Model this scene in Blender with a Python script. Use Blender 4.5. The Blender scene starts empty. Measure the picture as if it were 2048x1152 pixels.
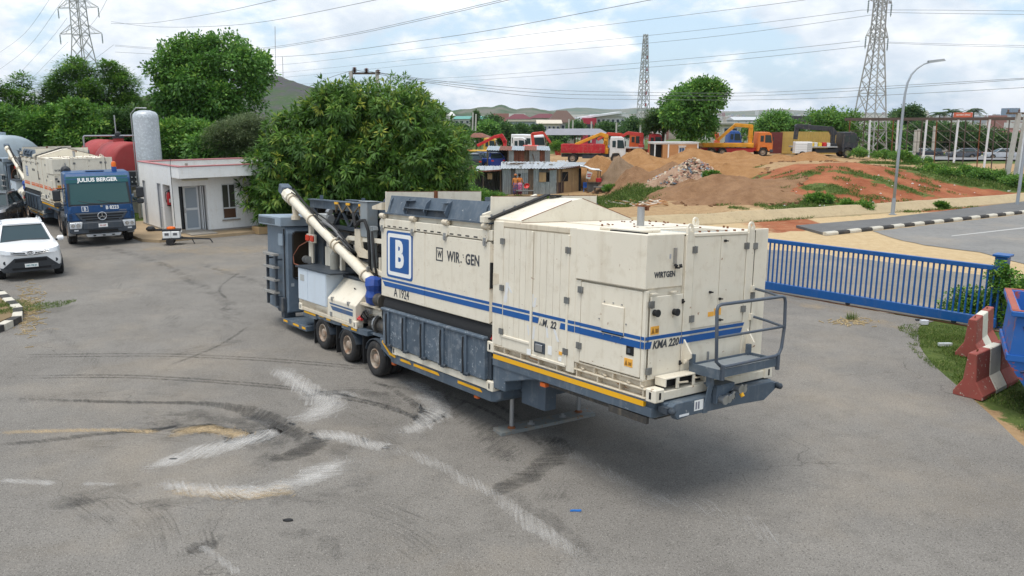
import bpy, bmesh, math, random
import numpy as np
from mathutils import Matrix, Vector, noise as mnoise
from mathutils.geometry import tessellate_polygon
R = math.radians; PI = math.pi
random.seed(7); rng = np.random.default_rng(11)
scene = bpy.context.scene
col = scene.collection
# ------------------------------------------------------------------ camera
CAM_H = 5.2; PITCH = R(12.0); FPX = 1593.0        # 28 mm lens, photo 2048 px wide
cam_d = bpy.data.cameras.new('camera'); cam_d.lens = 28; cam_d.sensor_width = 36
cam_d.clip_start = 0.1; cam_d.clip_end = 30000
cam = bpy.data.objects.new('camera', cam_d); col.objects.link(cam)
cam.location = (0, 0, CAM_H); cam.rotation_euler = (PI/2-PITCH, 0, 0); scene.camera = cam
# ------------------------------------------------------------------ light
SUN_EL, SUN_AZ = R(74), R(-140)          # azimuth clockwise from +Y (behind-left of the camera)
SUN_STRENGTH = 2.05; SKY_STRENGTH = 0.115
scene.view_settings.view_transform = 'Standard'; scene.view_settings.look = 'None'
scene.view_settings.exposure = 0.44; scene.view_settings.gamma = 1.0
scene.cycles.use_denoising = True
scene.cycles.max_bounces = 4; scene.cycles.transparent_max_bounces = 8
scene.cycles.volume_bounces = 0; scene.cycles.volume_step_rate = 1.0
sd = bpy.data.lights.new('sun', 'SUN'); sd.energy = SUN_STRENGTH; sd.angle = R(34); sd.color = (1.0, .95, .87)
so = bpy.data.objects.new('sun', sd); col.objects.link(so)
so.rotation_euler = Vector((math.sin(SUN_AZ)*math.cos(SUN_EL), math.cos(SUN_AZ)*math.cos(SUN_EL), math.sin(SUN_EL))).to_track_quat('Z', 'Y').to_euler()
world = bpy.data.worlds.new('World'); scene.world = world; world.use_nodes = True
def make_world():
    nt = world.node_tree; N = nt.nodes; L = nt.links
    for n in list(N): N.remove(n)
    out = N.new('ShaderNodeOutputWorld'); bg = N.new('ShaderNodeBackground'); bg.inputs[1].default_value = SKY_STRENGTH
    sky = N.new('ShaderNodeTexSky'); sky.sky_type = 'NISHITA'; sky.sun_disc = False
    sky.sun_elevation = SUN_EL; sky.sun_rotation = SUN_AZ; sky.altitude = 300; sky.air_density = 1.2; sky.dust_density = 2.2
    tc = N.new('ShaderNodeTexCoord')
    nrm = N.new('ShaderNodeVectorMath'); nrm.operation = 'NORMALIZE'; L.new(tc.outputs['Generated'], nrm.inputs[0])
    def cloud(shift, zs, sc, det, rough):
        m = N.new('ShaderNodeMapping'); m.inputs['Scale'].default_value = (1, 1, zs); m.inputs['Location'].default_value = shift
        L.new(nrm.outputs[0], m.inputs[0])
        n = N.new('ShaderNodeTexNoise'); n.inputs['Scale'].default_value = sc; n.inputs['Detail'].default_value = det
        n.inputs['Roughness'].default_value = rough; L.new(m.outputs[0], n.inputs['Vector']); return n.outputs['Fac']
    def math_(op, a, b):
        n = N.new('ShaderNodeMath'); n.operation = op
        for i, v in enumerate((a, b)):
            if isinstance(v, (int, float)): n.inputs[i].default_value = v
            else: L.new(v, n.inputs[i])
        return n.outputs[0]
    def ramp(f, p0, p1, c0, c1):
        r = N.new('ShaderNodeValToRGB'); e = r.color_ramp.elements
        e[0].position = p0; e[1].position = p1; e[0].color = (*c0, 1); e[1].color = (*c1, 1)
        r.color_ramp.interpolation = 'EASE'; L.new(f, r.inputs[0]); return r.outputs[0]
    S = (3.1, 1.7, .4)
    big = cloud(S, 2.1, 6.0, 10, .56)
    up = cloud((S[0], S[1], S[2]+.05), 2.1, 6.0, 10, .56)       # the same cloud field a little higher: thickness above
    fine = cloud((7, 2, 1), 2.6, 13, 6, .6)
    dens = math_('ADD', big, math_('MULTIPLY', math_('SUBTRACT', fine, .5), .12))
    mask = ramp(dens, .42, .55, (0, 0, 0), (1, 1, 1))
    shade = math_('ADD', math_('MULTIPLY', math_('SUBTRACT', up, big), 2.2), math_('MULTIPLY', math_('SUBTRACT', big, .5), 1.5))
    ccol = ramp(math_('ADD', shade, .5), .28, .85, (7.7, 7.8, 7.9), (4.8, 5.4, 6.1))
    veil = N.new('ShaderNodeMix'); veil.data_type = 'RGBA'; veil.inputs[0].default_value = .62   # thin high cloud over the blue
    L.new(sky.outputs[0], veil.inputs[6]); veil.inputs[7].default_value = (4.6, 6.1, 7.7, 1)
    mx = N.new('ShaderNodeMix'); mx.data_type = 'RGBA'
    L.new(mask, mx.inputs[0]); L.new(veil.outputs[2], mx.inputs[6]); L.new(ccol, mx.inputs[7])
    L.new(mx.outputs[2], bg.inputs[0]); L.new(bg.outputs[0], out.inputs[0])
make_world()
# ------------------------------------------------------------------ pixels (2048 x 1152 photo) to places
_s, _c = math.sin(PITCH), math.cos(PITCH)
def ray(px, py):
    x, y = (px-1024)/FPX, (py-576)/FPX
    return Vector((x, _c-y*_s, -_s-y*_c))
def W(px, py, z=0.0):                     # on a level plane
    r = ray(px, py); return Vector((0, 0, CAM_H))+r*((z-CAM_H)/r.z)
def D(px, py, Y):                         # at a known distance ahead
    r = ray(px, py); return Vector((0, 0, CAM_H))+r*(Y/r.y)
# ------------------------------------------------------------------ materials
MATS = {}
def _mix(nt, fac, a, b, blend='MIX'):
    m = nt.nodes.new('ShaderNodeMix'); m.data_type = 'RGBA'; m.blend_type = blend
    for i, v in ((0, fac), (6, a), (7, b)):
        if hasattr(v, 'links'): nt.links.new(v, m.inputs[i])
        elif i == 0: m.inputs[0].default_value = v
        else: m.inputs[i].default_value = (*v[:3], 1)
    return m.outputs[2]
def _noise(nt, scale, detail=4, rough=.55, vscale=None, coord='Object'):
    tc = nt.nodes.new('ShaderNodeTexCoord'); src = tc.outputs[coord]
    if vscale:
        mp = nt.nodes.new('ShaderNodeMapping'); mp.inputs['Scale'].default_value = vscale
        nt.links.new(src, mp.inputs[0]); src = mp.outputs[0]
    n = nt.nodes.new('ShaderNodeTexNoise'); n.inputs['Scale'].default_value = scale; n.inputs['Detail'].default_value = detail
    n.inputs['Roughness'].default_value = rough; nt.links.new(src, n.inputs['Vector']); return n.outputs['Fac']
def _step(nt, f, a, b):
    m = nt.nodes.new('ShaderNodeMapRange'); m.inputs[1].default_value = a; m.inputs[2].default_value = b; m.clamp = True
    nt.links.new(f, m.inputs[0]); return m.outputs[0]
def _mul(nt, a, b, op='MULTIPLY'):
    m = nt.nodes.new('ShaderNodeMath'); m.operation = op; m.use_clamp = True
    for i, v in enumerate((a, b)):
        if hasattr(v, 'links'): nt.links.new(v, m.inputs[i])
        else: m.inputs[i].default_value = v
    return m.outputs[0]
def new_mat(name):
    m = bpy.data.materials.new(name); m.use_nodes = True; nt = m.node_tree
    b = nt.nodes['Principled BSDF']; return m, nt, b
def bump(nt, b, f, strength=.3, dist=.02):
    n = nt.nodes.new('ShaderNodeBump'); n.inputs['Strength'].default_value = strength; n.inputs['Distance'].default_value = dist
    nt.links.new(f, n.inputs['Height']); nt.links.new(n.outputs[0], b.inputs['Normal'])
def paint(name, c, rough=.5, metal=0, var=.12, dirt=(.25, .19, .12), damt=.35, streak=True, chip=None, chipamt=0, spec=.4, scale=1.0, dthr=.52, relief=0):
    """painted or bare sheet: colour drift, vertical run-off streaks, grime blotches, optional chips of another colour"""
    if name in MATS: return MATS[name]
    m, nt, b = new_mat(name)
    v = _step(nt, _noise(nt, 1.3*scale, 5), .3, .7)
    base = _mix(nt, v, [x*(1-var) for x in c], [min(1, x*(1+var*.4)) for x in c])
    if damt > 0:
        g = _step(nt, _noise(nt, 5*scale, 7, .65), dthr, dthr+.26)
        base = _mix(nt, _mul(nt, g, damt), base, dirt)
        if streak:
            s = _step(nt, _noise(nt, 7*scale, 4, .6, (1, 1, .07)), .55, .8)
            base = _mix(nt, _mul(nt, s, damt*.85), base, dirt)
    if chip is not None and chipamt > 0:
        k = _step(nt, _noise(nt, 9*scale, 6, .7), .66-.22*chipamt, .68-.22*chipamt+.02)
        base = _mix(nt, k, base, chip)
    nt.links.new(base, b.inputs['Base Color'])
    b.inputs['Roughness'].default_value = rough; b.inputs['Metallic'].default_value = metal
    b.inputs['Specular IOR Level'].default_value = spec
    if relief: bump(nt, b, _noise(nt, 1.7, 3, .5), relief, .03)
    MATS[name] = m; return m
def flat(name, c, rough=.6, metal=0, spec=.4, em=0):
    if name in MATS: return MATS[name]
    m, nt, b = new_mat(name)
    v = _noise(nt, 6, 3); nt.links.new(_mix(nt, v, [x*.88 for x in c], [min(1, x*1.08) for x in c]), b.inputs['Base Color'])
    b.inputs['Roughness'].default_value = rough; b.inputs['Metallic'].default_value = metal; b.inputs['Specular IOR Level'].default_value = spec
    MATS[name] = m; return m
def glass(name, c=(.02, .03, .035), rough=.06):
    if name in MATS: return MATS[name]
    m, nt, b = new_mat(name); b.inputs['Base Color'].default_value = (*c, 1); b.inputs['Roughness'].default_value = rough
    b.inputs['Specular IOR Level'].default_value = .42; MATS[name] = m; return m
# ------------------------------------------------------------------ mesh builder
class MB:
    def __init__(s): s.v = []; s.f = []
    def add(s, vs, fs):
        o = len(s.v); s.v += [tuple(p) for p in vs]; s.f += [tuple(i+o for i in f) for f in fs]; return s
    def box(s, x0, x1, y0, y1, z0, z1):
        return s.add([(x0, y0, z0), (x1, y0, z0), (x1, y1, z0), (x0, y1, z0), (x0, y0, z1), (x1, y0, z1), (x1, y1, z1), (x0, y1, z1)],
                     [(0, 3, 2, 1), (4, 5, 6, 7), (0, 1, 5, 4), (1, 2, 6, 5), (2, 3, 7, 6), (3, 0, 4, 7)])
    def hexa(s, lo, hi):                    # four bottom corners, four top corners (counter-clockwise from above)
        return s.add(list(lo)+list(hi), [(0, 3, 2, 1), (4, 5, 6, 7), (0, 1, 5, 4), (1, 2, 6, 5), (2, 3, 7, 6), (3, 0, 4, 7)])
    def prism(s, pts, d):                   # closed polygon extruded by vector d
        n = len(pts); d = Vector(d); a = [Vector(p) for p in pts]
        s.add(a+[p+d for p in a], [tuple(range(n))[::-1], tuple(range(n, 2*n))]+[(i, (i+1) % n, (i+1) % n+n, i+n) for i in range(n)]); return s
    def bar(s, p, q, w, h=None, up=(0, 0, 1)):
        p, q = Vector(p), Vector(q); h = h or w; d = (q-p)
        if d.length < 1e-6: return s
        d.normalize(); u = Vector(up)
        if abs(d.dot(u)) > .98: u = Vector((1, 0, 0))
        a = d.cross(u).normalized()*(w/2); b = a.cross(d).normalized()*(h/2)
        return s.hexa([p-a-b, p+a-b, q+a-b, q-a-b], [p-a+b, p+a+b, q+a+b, q-a+b])
    def cyl(s, p, q, r, r2=None, n=12, cap=True):
        p, q = Vector(p), Vector(q); r2 = r if r2 is None else r2; d = (q-p).normalized()
        u = Vector((0, 0, 1)) if abs(d.z) < .95 else Vector((1, 0, 0))
        a = d.cross(u).normalized(); b = d.cross(a)
        vs = [p+(a*math.cos(t)+b*math.sin(t))*r for t in [2*PI*i/n for i in range(n)]]
        vs += [q+(a*math.cos(t)+b*math.sin(t))*r2 for t in [2*PI*i/n for i in range(n)]]
        fs = [((i+1) % n, i, i+n, (i+1) % n+n) for i in range(n)]
        if cap: fs += [tuple(range(n)), tuple(range(2*n-1, n-1, -1))]
        return s.add(vs, fs)
    def tube(s, pts, r, n=6, r2=None):
        pts = [Vector(p) for p in pts]; m = len(pts); vs = []; prev = None
        for i, p in enumerate(pts):
            d = (pts[min(i+1, m-1)]-pts[max(i-1, 0)]).normalized()
            u = prev if prev is not None else (Vector((0, 0, 1)) if abs(d.z) < .9 else Vector((1, 0, 0)))
            a = (u-d*u.dot(d)); a = a.normalized() if a.length > 1e-5 else d.orthogonal().normalized(); prev = a; b = d.cross(a)
            rr = r if r2 is None else r+(r2-r)*i/(m-1)
            vs += [p+(a*math.cos(2*PI*k/n)+b*math.sin(2*PI*k/n))*rr for k in range(n)]
        fs = [(i*n+k, i*n+(k+1) % n, (i+1)*n+(k+1) % n, (i+1)*n+k) for i in range(m-1) for k in range(n)]
        fs += [tuple(range(n))[::-1], tuple(range((m-1)*n, m*n))]
        return s.add(vs, fs)
    def lathe(s, prof, c=(0, 0, 0), axis='Z', n=20, cap=True):   # prof: (radius, height along axis)
        c = Vector(c); vs = []
        ax = {'X': (Vector((0, 1, 0)), Vector((0, 0, 1)), Vector((1, 0, 0))), 'Y': (Vector((0, 0, 1)), Vector((1, 0, 0)), Vector((0, 1, 0))),
              'Z': (Vector((1, 0, 0)), Vector((0, 1, 0)), Vector((0, 0, 1)))}[axis]
        for r, h in prof:
            vs += [c+(ax[0]*math.cos(2*PI*k/n)+ax[1]*math.sin(2*PI*k/n))*r+ax[2]*h for k in range(n)]
        m = len(prof)
        fs = [(i*n+k, i*n+(k+1) % n, (i+1)*n+(k+1) % n, (i+1)*n+k) for i in range(m-1) for k in range(n)]
        if cap: fs += [tuple(range(n))[::-1], tuple(range((m-1)*n, m*n))]
        return s.add(vs, fs)
    def grid(s, fn, nu, nv):
        vs = [fn(i/nu, j/nv) for j in range(nv+1) for i in range(nu+1)]
        return s.add(vs, [(j*(nu+1)+i, j*(nu+1)+i+1, (j+1)*(nu+1)+i+1, (j+1)*(nu+1)+i) for j in range(nv) for i in range(nu)])
    def mesh(s, name):
        me = bpy.data.meshes.new(name); me.from_pydata(s.v, [], s.f); me.update(); return me
    def build(s, name, m, parent=None, loc=None, rot=None, bevel=0, smooth=False, label=None, fix=False):
        me = s.mesh(name)
        if fix:
            bm = bmesh.new(); bm.from_mesh(me); bmesh.ops.recalc_face_normals(bm, faces=bm.faces); bm.to_mesh(me); bm.free()
        return put(name, me, m, parent, loc, rot, bevel, smooth, label)
def put(name, me, m, parent=None, loc=None, rot=None, bevel=0, smooth=False, label=None):
    o = bpy.data.objects.new(name, me); col.objects.link(o)
    if m is not None and not me.materials: me.materials.append(m)
    if parent is not None: o.parent = parent
    if loc is not None: o.location = loc
    if rot is not None: o.rotation_euler = rot
    if bevel:
        b = o.modifiers.new('bevel', 'BEVEL'); b.width = bevel; b.segments = 1; b.limit_method = 'ANGLE'; b.angle_limit = R(40)
    if smooth:
        me.shade_smooth()
        if smooth != 'all' and hasattr(me, 'set_sharp_from_angle'): me.set_sharp_from_angle(angle=R(38))
    if label: o['label'] = label
    return o
def tag(o, label=None, cat=None, group=None, kind=None):
    if label: o['label'] = label
    if cat: o['category'] = cat
    if group: o['group'] = group
    if kind: o['kind'] = kind
    return o
def thing(name, label, cat, loc=(0, 0, 0), rz=0, group=None):
    o = bpy.data.objects.new(name, None); col.objects.link(o); o.empty_display_size = .2
    o.location = loc; o.rotation_euler = (0, 0, rz); return tag(o, label, cat, group)
def kids(o): return [c for c in bpy.data.objects if c.parent == o]
_children = {}
def copy_tree(o, parent=None):
    c = o.copy(); col.objects.link(c); c.parent = parent
    for ch in kids(o): copy_tree(ch, c)
    return c
def text(name, s, size, m, parent, loc, rot, bold=0, shear=0, spacing=1.0, xs=1.0, align='CENTER'):
    cu = bpy.data.curves.new(name, 'FONT'); cu.body = s; cu.size = size; cu.align_x = align; cu.align_y = 'CENTER'
    cu.extrude = .002; cu.offset = bold; cu.shear = shear; cu.space_character = spacing; cu.resolution_u = 3
    t = bpy.data.objects.new(name+'_curve', cu); col.objects.link(t)
    bpy.context.view_layer.update()
    me = bpy.data.meshes.new_from_object(t.evaluated_get(bpy.context.evaluated_depsgraph_get()))
    bpy.data.objects.remove(t); bpy.data.curves.remove(cu)
    me.name = name; me.materials.clear()
    o = put(name, me, m, parent, loc, rot); o.scale = (xs, 1, 1); return o
def fbm(x, y, z=0, o=4):
    return mnoise.fractal(Vector((x, y, z)), 1.0, 2.0, o)
# ================================================================== THE SETTING
def sst(x, a, b):
    t = np.clip((np.asarray(x, float)-a)/(b-a), 0, 1); return t*t*(3-2*t)
DRAIN = [(-12, 31.5), (2, 36.6), (10.5, 40), (18.66, 43.6), (24.5, 46.5), (32.2, 50.55), (45, 57.5), (70, 70)]
def drain_d(x, y):                        # metres behind the drain line
    dx = np.array([p[0] for p in DRAIN]); dy = np.array([p[1] for p in DRAIN])
    return (y-np.interp(x, dx, dy))*.87
def gz(x, y):
    x = np.asarray(x, float); y = np.asarray(y, float)
    d = drain_d(x, y)
    e = np.interp(x, [5, 12, 17, 21, 25, 30, 36, 46, 60], [0, .05, .75, 1.9, 2.0, 1.4, .75, .3, 0])
    emb = e*sst(d, .7, 9.5)
    plat = np.interp(x, [-40, -8, 0, 12, 30, 42, 52], [0, 0, .45, .8, 1.2, .9, -1.4])
    plat = np.where(x > 60, -1.6, plat)
    w = sst(y, 60, 78)
    z = emb*(1-w)+plat*w
    z = z*(d > -1)
    z = z-1.25*sst(y, 45, 60)*(1-sst(y, 71, 80))*sst(x, -20, -11)*(1-sst(x, 7.2, 10.2))      # the hollow where the shacks stand
    far = np.interp(y, [0, 100, 160, 300, 700, 1500, 4000, 9000], [0, 0, -2.2, -5.2, -11, -9, -2, 8])
    wf = sst(y, 95, 150)
    z = z*(1-wf)+far*wf
    left = sst(-x, 22, 45)*sst(y, 40, 60)
    return z*(1-left)+np.where(y > 100, far, 0)*left
def G(x, y): return float(gz(x, y))
def hit(px, py, dz=0.0):                  # first ground point on the pixel's ray
    r = ray(px, py); o = Vector((0, 0, CAM_H)); t = 6.0
    while t < 6000:
        p = o+r*t
        if p.z <= G(p.x, p.y)+dz: break
        t += max(.15, t*.004)
    return Vector((p.x, p.y, G(p.x, p.y)))
def axis_pts(lo, hi, step, far, ratio=1.16):
    a = list(np.arange(lo, hi+1e-6, step)); s = step; v = hi
    while v < far: s *= ratio; v += s; a.append(v)
    s = step; v = lo
    while v > -far: s *= ratio; v -= s; a.insert(0, v)
    return np.array(a)
def ground_material():
    m, nt, b = new_mat('soil_and_grass')
    at = nt.nodes.new('ShaderNodeAttribute'); at.attribute_name = 'mask'
    sp = nt.nodes.new('ShaderNodeSeparateColor'); nt.links.new(at.outputs['Color'], sp.inputs[0])
    n1 = _noise(nt, .55, 8, .65); n2 = _noise(nt, 2.6, 7, .7); n3 = _noise(nt, 14, 5, .7)
    brown = _mix(nt, _step(nt, n2, .3, .7), (.30, .19, .10), (.45, .31, .17))
    brown = _mix(nt, _mul(nt, _step(nt, n3, .55, .8), .35), brown, (.20, .12, .07))
    sand = _mix(nt, _step(nt, n2, .25, .75), (.44, .31, .17), (.58, .45, .27))
    red = _mix(nt, _step(nt, n1, .35, .65), (.24, .074, .036), (.38, .150, .075))
    red = _mix(nt, _mul(nt, _step(nt, n3, .5, .8), .45), red, (.16, .06, .035))
    green = _mix(nt, _step(nt, n2, .3, .7), (.050, .080, .022), (.11, .145, .040))
    green = _mix(nt, _mul(nt, _step(nt, n3, .45, .75), .5), green, (.17, .20, .06))
    def soft(ch, k=.55):
        s = _mul(nt, ch, 1.25); a = nt.nodes.new('ShaderNodeMath'); a.operation = 'ADD'
        nt.links.new(s, a.inputs[0]); sub = nt.nodes.new('ShaderNodeMath'); sub.operation = 'MULTIPLY_ADD'
        nt.links.new(n2, sub.inputs[0]); sub.inputs[1].default_value = k; sub.inputs[2].default_value = -k*.5-.25
        nt.links.new(sub.outputs[0], a.inputs[1]); return _step(nt, a.outputs[0], .22, .42)
    c = _mix(nt, soft(sp.outputs[2]), brown, sand)
    c = _mix(nt, soft(sp.outputs[1]), c, red)
    c = _mix(nt, soft(sp.outputs[0], 1.9), c, green)
    nt.links.new(c, b.inputs['Base Color']); b.inputs['Roughness'].default_value = .95; b.inputs['Specular IOR Level'].default_value = .1
    bump(nt, b, n2, .8, .16); return m
def make_ground():
    X = axis_pts(-45, 62, .6, 7000); Y = axis_pts(-14, 112, .6, 7000)
    xx, yy = np.meshgrid(X, Y); zz = gz(xx, yy)
    rough = np.array([[fbm(a*.35, b*.35) for a in X] for b in Y])
    amp = np.where((drain_d(xx, yy) > .5) & ((xx > 3) | (yy > 47)), .10, 0)*(yy < 130)
    fine = np.array([[fbm(a*1.3+5, b*1.3, 8) for a in X] for b in Y]); zz = zz+(rough+.9*fine)*amp-.012
    far = (yy > 150); zz = zz+far*rough*np.clip((yy-150)/400, 0, 1)*2.0
    nx, ny = len(X), len(Y); v = np.stack([xx, yy, zz], -1).reshape(-1, 3)
    i = np.arange(nx*(ny-1)).reshape(ny-1, nx)[:, :-1]; f = np.stack([i, i+1, i+nx+1, i+nx], -1).reshape(-1, 4)
    me = bpy.data.meshes.new('ground'); me.vertices.add(len(v)); me.vertices.foreach_set('co', v.ravel())
    me.loops.add(f.size); me.polygons.add(len(f)); me.loops.foreach_set('vertex_index', f.ravel())
    me.polygons.foreach_set('loop_start', np.arange(0, f.size, 4)); me.update()
    mask = np.zeros((ny, nx, 4), np.float32); mask[..., 3] = 1
    def blob(ch, px, py, rx, ry, amt=1.0, rot=0, fall=.5):
        p = hit(px, py); dx, dy = xx-p.x, yy-p.y; ca, sa = math.cos(rot), math.sin(rot)
        u, w = (dx*ca+dy*sa)/rx, (-dx*sa+dy*ca)/ry
        mask[..., ch] = np.maximum(mask[..., ch], amt*(1-sst(np.hypot(u, w), 1-fall, 1+fall)))
    d = drain_d(xx, yy)
    # sandy forecourt between the gate and the road
    mask[..., 2] = np.where((d < .5) & (xx > 2) & (yy > 20.5), 1, mask[..., 2])
    # red cut slope on the right
    mask[..., 1] = np.maximum(mask[..., 1], sst(xx, 13.5, 19)*sst(d, .5, 1.5)*(1-sst(yy, 56, 64))*.95)
    mask[..., 1] = np.maximum(mask[..., 1], .55*sst(xx, 9, 13)*(d < 1.2)*(d > -3.5)*(xx < 16))
    # green: the whole left and far country, grass round the shack, patches on the slope
    mask[..., 0] = np.maximum(sst(-xx, 14, 22)*sst(yy, 38, 46), sst(yy, 112, 125))
    mask[..., 0] = np.maximum(mask[..., 0], .8*sst(yy-.55*xx, 30, 33)*(xx < -2)*(yy > 34))
    for a in [(0, 1290, 388, 7.5, 3.2, 1.0, 0), (0, 1230, 400, 6, 2.5, .9, 0), (0, 1060, 400, 9, 3, .7, 0), (0, 1480, 432, 5.5, 1.3, .85, .35), (0, 1600, 408, 2.4, 1.5, .95, .2),
              (0, 1655, 428, 4, 1.2, .8, .35), (0, 1560, 362, 3.0, 1.1, .8, 0), (0, 1485, 362, 2.4, .9, .7, 0), (0, 1650, 378, 1.6, 1.0, .8, -.5), (0, 1720, 350, 2.4, .7, .65, -.2),
              (0, 1790, 372, 3, .9, .6, -.5), (0, 1900, 350, 6, 1.8, 1, -.1), (0, 1995, 370, 7, 2.6, 1, .1), (0, 1790, 316, 9, 1.6, .9, 0), (0, 1870, 330, 8, 2, .9, 0), (0, 1840, 420, 3, .5, .6, .4), (0, 1960, 402, 4, .8, .7, .4)]:
        blob(*a)
    for a in [(2, 1560, 425, 4, 2.5, .5), (1, 1800, 400, 8, 4, .95)]: blob(*a)
    # verge on the right by the barriers
    mask[..., 0] = np.maximum(mask[..., 0], sst(xx, 8.2, 9.4)*(yy < 21)*(1-sst(xx-(yy-10)*.1, 14, 16)))
    mask[..., 2] *= (1-mask[..., 0]*(yy < 21))
    ca = me.color_attributes.new('mask', 'FLOAT_COLOR', 'POINT'); ca.data.foreach_set('color', mask.reshape(-1))
    me.shade_smooth(); o = put('ground', me, ground_material()); tag(o, kind='structure', label='open ground of soil, sand and rough grass round the yard')
make_ground()
def asphalt(name, lo, hi, speck=1.0, dust=.25, dustc=(.42, .33, .22)):
    if name in MATS: return MATS[name]
    m, nt, b = new_mat(name)
    blot = _noise(nt, .35, 7, .6); mid = _noise(nt, 2.2, 6, .65); sp = _noise(nt, 34, 3, .75); gr = _noise(nt, 95, 2, .8)
    c = _mix(nt, _step(nt, blot, .3, .7), lo, hi)
    c = _mix(nt, _mul(nt, _step(nt, mid, .48, .72), .45), c, [x*.66 for x in lo])
    c = _mix(nt, _mul(nt, _step(nt, sp, .52, .66), .55*speck), c, [x*.45 for x in lo])
    c = _mix(nt, _mul(nt, _step(nt, gr, .58, .7), .75*speck), c, [min(1, x*1.95) for x in hi])
    d = _step(nt, _noise(nt, .22, 6, .62), .5, .75)
    c = _mix(nt, _mul(nt, d, dust), c, dustc)
    vo = nt.nodes.new('ShaderNodeTexVoronoi'); vo.feature = 'DISTANCE_TO_EDGE'; vo.inputs['Scale'].default_value = .23
    tc = nt.nodes.new('ShaderNodeTexCoord'); wob = nt.nodes.new('ShaderNodeVectorMath'); wob.operation = 'ADD'
    nz = nt.nodes.new('ShaderNodeTexNoise'); nz.inputs['Scale'].default_value = 1.1; nz.inputs['Detail'].default_value = 6
    nt.links.new(tc.outputs['Object'], nz.inputs['Vector']); nt.links.new(tc.outputs['Object'], wob.inputs[0]); nt.links.new(nz.outputs['Color'], wob.inputs[1])
    nt.links.new(wob.outputs[0], vo.inputs['Vector'])
    cr = _step(nt, vo.outputs['Distance'], .0028, .0010); gate = _step(nt, _noise(nt, .3, 3), .5, .56)
    c = _mix(nt, _mul(nt, _mul(nt, cr, gate), .38), c, (.045, .042, .04))
    nt.links.new(c, b.inputs['Base Color']); b.inputs['Roughness'].default_value = .9; b.inputs['Specular IOR Level'].default_value = .22
    bump(nt, b, sp, .55, .012); MATS[name] = m; return m
def catmull(P, n=8, closed=False):
    P = [Vector((p[0], p[1])) for p in P]; out = []; k = len(P)
    for i in range(k if closed else k-1):
        p = [P[(i+j) % k] if closed else P[min(max(i+j, 0), k-1)] for j in (-1, 0, 1, 2)]
        for t in [a/n for a in range(n)]:
            out.append(.5*((2*p[1])+(p[2]-p[0])*t+(2*p[0]-5*p[1]+4*p[2]-p[3])*t*t+(3*p[1]-p[0]-3*p[2]+p[3])*t**3))
    if not closed: out.append(P[-1])
    return out
def sheet(name, pts, z, m, label, jag=0.0, thick=0, kind='structure'):
    P = []
    for i, p in enumerate(pts):
        q = pts[(i+1) % len(pts)]; d = math.dist(p, q); n = max(1, int(d/.5)) if jag else 1
        for k in range(n):
            x, y = p[0]+(q[0]-p[0])*k/n, p[1]+(q[1]-p[1])*k/n
            if jag: x += jag*fbm(x*1.3, y*1.3, 3); y += jag*fbm(x*1.3, y*1.3, 9)
            P.append((x, y))
    tri = tessellate_polygon([[Vector((*p, 0)) for p in P]])
    b = MB()
    if thick:
        b.v = [(*p, z-thick) for p in P]+[(*p, z) for p in P]; n = len(P)
        b.f = [(t[0]+n, t[1]+n, t[2]+n) for t in tri]+[(i, (i+1) % n, (i+1) % n+n, i+n) for i in range(n)]
    else:
        b.v = [(*p, z) for p in P]; b.f = [tuple(t) for t in tri]
    me = b.mesh(name); bm = bmesh.new(); bm.from_mesh(me); bmesh.ops.recalc_face_normals(bm, faces=bm.faces)
    for f in bm.faces:
        if abs(f.normal.z) > .5 and f.normal.z < 0 and not thick: f.normal_flip()
    bm.to_mesh(me); bm.free()
    return tag(put(name, me, m), label, kind=kind)
YARD = [(9.4, -13), (8.6, 2), (8.2, 8), (8.15, 10.6), (8.35, 12.3), (8.75, 14.2), (9.0, 16.1), (9.5, 17.9), (10.25, 19.5), (11.0, 20.3), (7.6, 24.1), (2.6, 29.6), (-1, 33.2), (-3, 41), (-6, 42),
        (-10, 41), (-14.9, 33.9), (-18.6, 38.6), (-23.5, 45), (-29.5, 54), (-44, 76), (-60, 74), (-60, -13)]
M_ASPH = asphalt('worn_asphalt', (.155, .143, .128), (.216, .201, .181), 1.5)
M_ROAD = asphalt('road_asphalt', (.19, .185, .178), (.235, .228, .215), .7, .35)
M_PATH = asphalt('path_asphalt', (.125, .124, .122), (.155, .153, .15), .6, .15)
sheet('yard_asphalt', YARD, .004, M_ASPH, 'worn grey asphalt of the yard', .10)
sheet('gate_apron', [(7.7, 24.2), (11.4, 20.1), (13.5, 17.8), (18.5, 21), (17.2, 25), (14.5, 28.4), (11.2, 31.6), (6.5, 34.5), (2.7, 29.7)], .003, asphalt('apron_asphalt', (.19, .175, .15), (.25, .225, .19), .8, .6), 'dusty asphalt apron outside the blue gate', .35)
kA, kB = W(1650, 471), W(2048, 426.5); kd = (kB-kA).normalized()
kn = Vector((-kd.y, kd.x, 0)); kC = kA+kd*34
pA = W(1592, 455)
sheet('footpath', [kA.xy[:], kC.xy[:], (kC+kn*3.6).xy[:], (W(1760, 441)).xy[:], pA.xy[:]], .11, M_PATH, 'dark asphalt footpath above the striped kerb', 0, .11)
sheet('road', [(kA+kd*3.2-kn*.25).xy[:], (kC-kn*.25).xy[:], (kC-kn*14).xy[:], (25, 26), W(2048, 528).xy[:], W(1960, 505).xy[:], W(1850, 490).xy[:], W(1790, 478).xy[:]], .006, M_ROAD, 'grey asphalt road curving past the gate', .12)
wm = flat('road_paint', (.42, .41, .39), .8)
sheet('lane_line', [W(1903, 473).xy[:], W(2048, 457).xy[:], W(2048, 455).xy[:], W(1903, 471.6).xy[:]], .010, wm, 'thin white edge line on the road')
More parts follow.
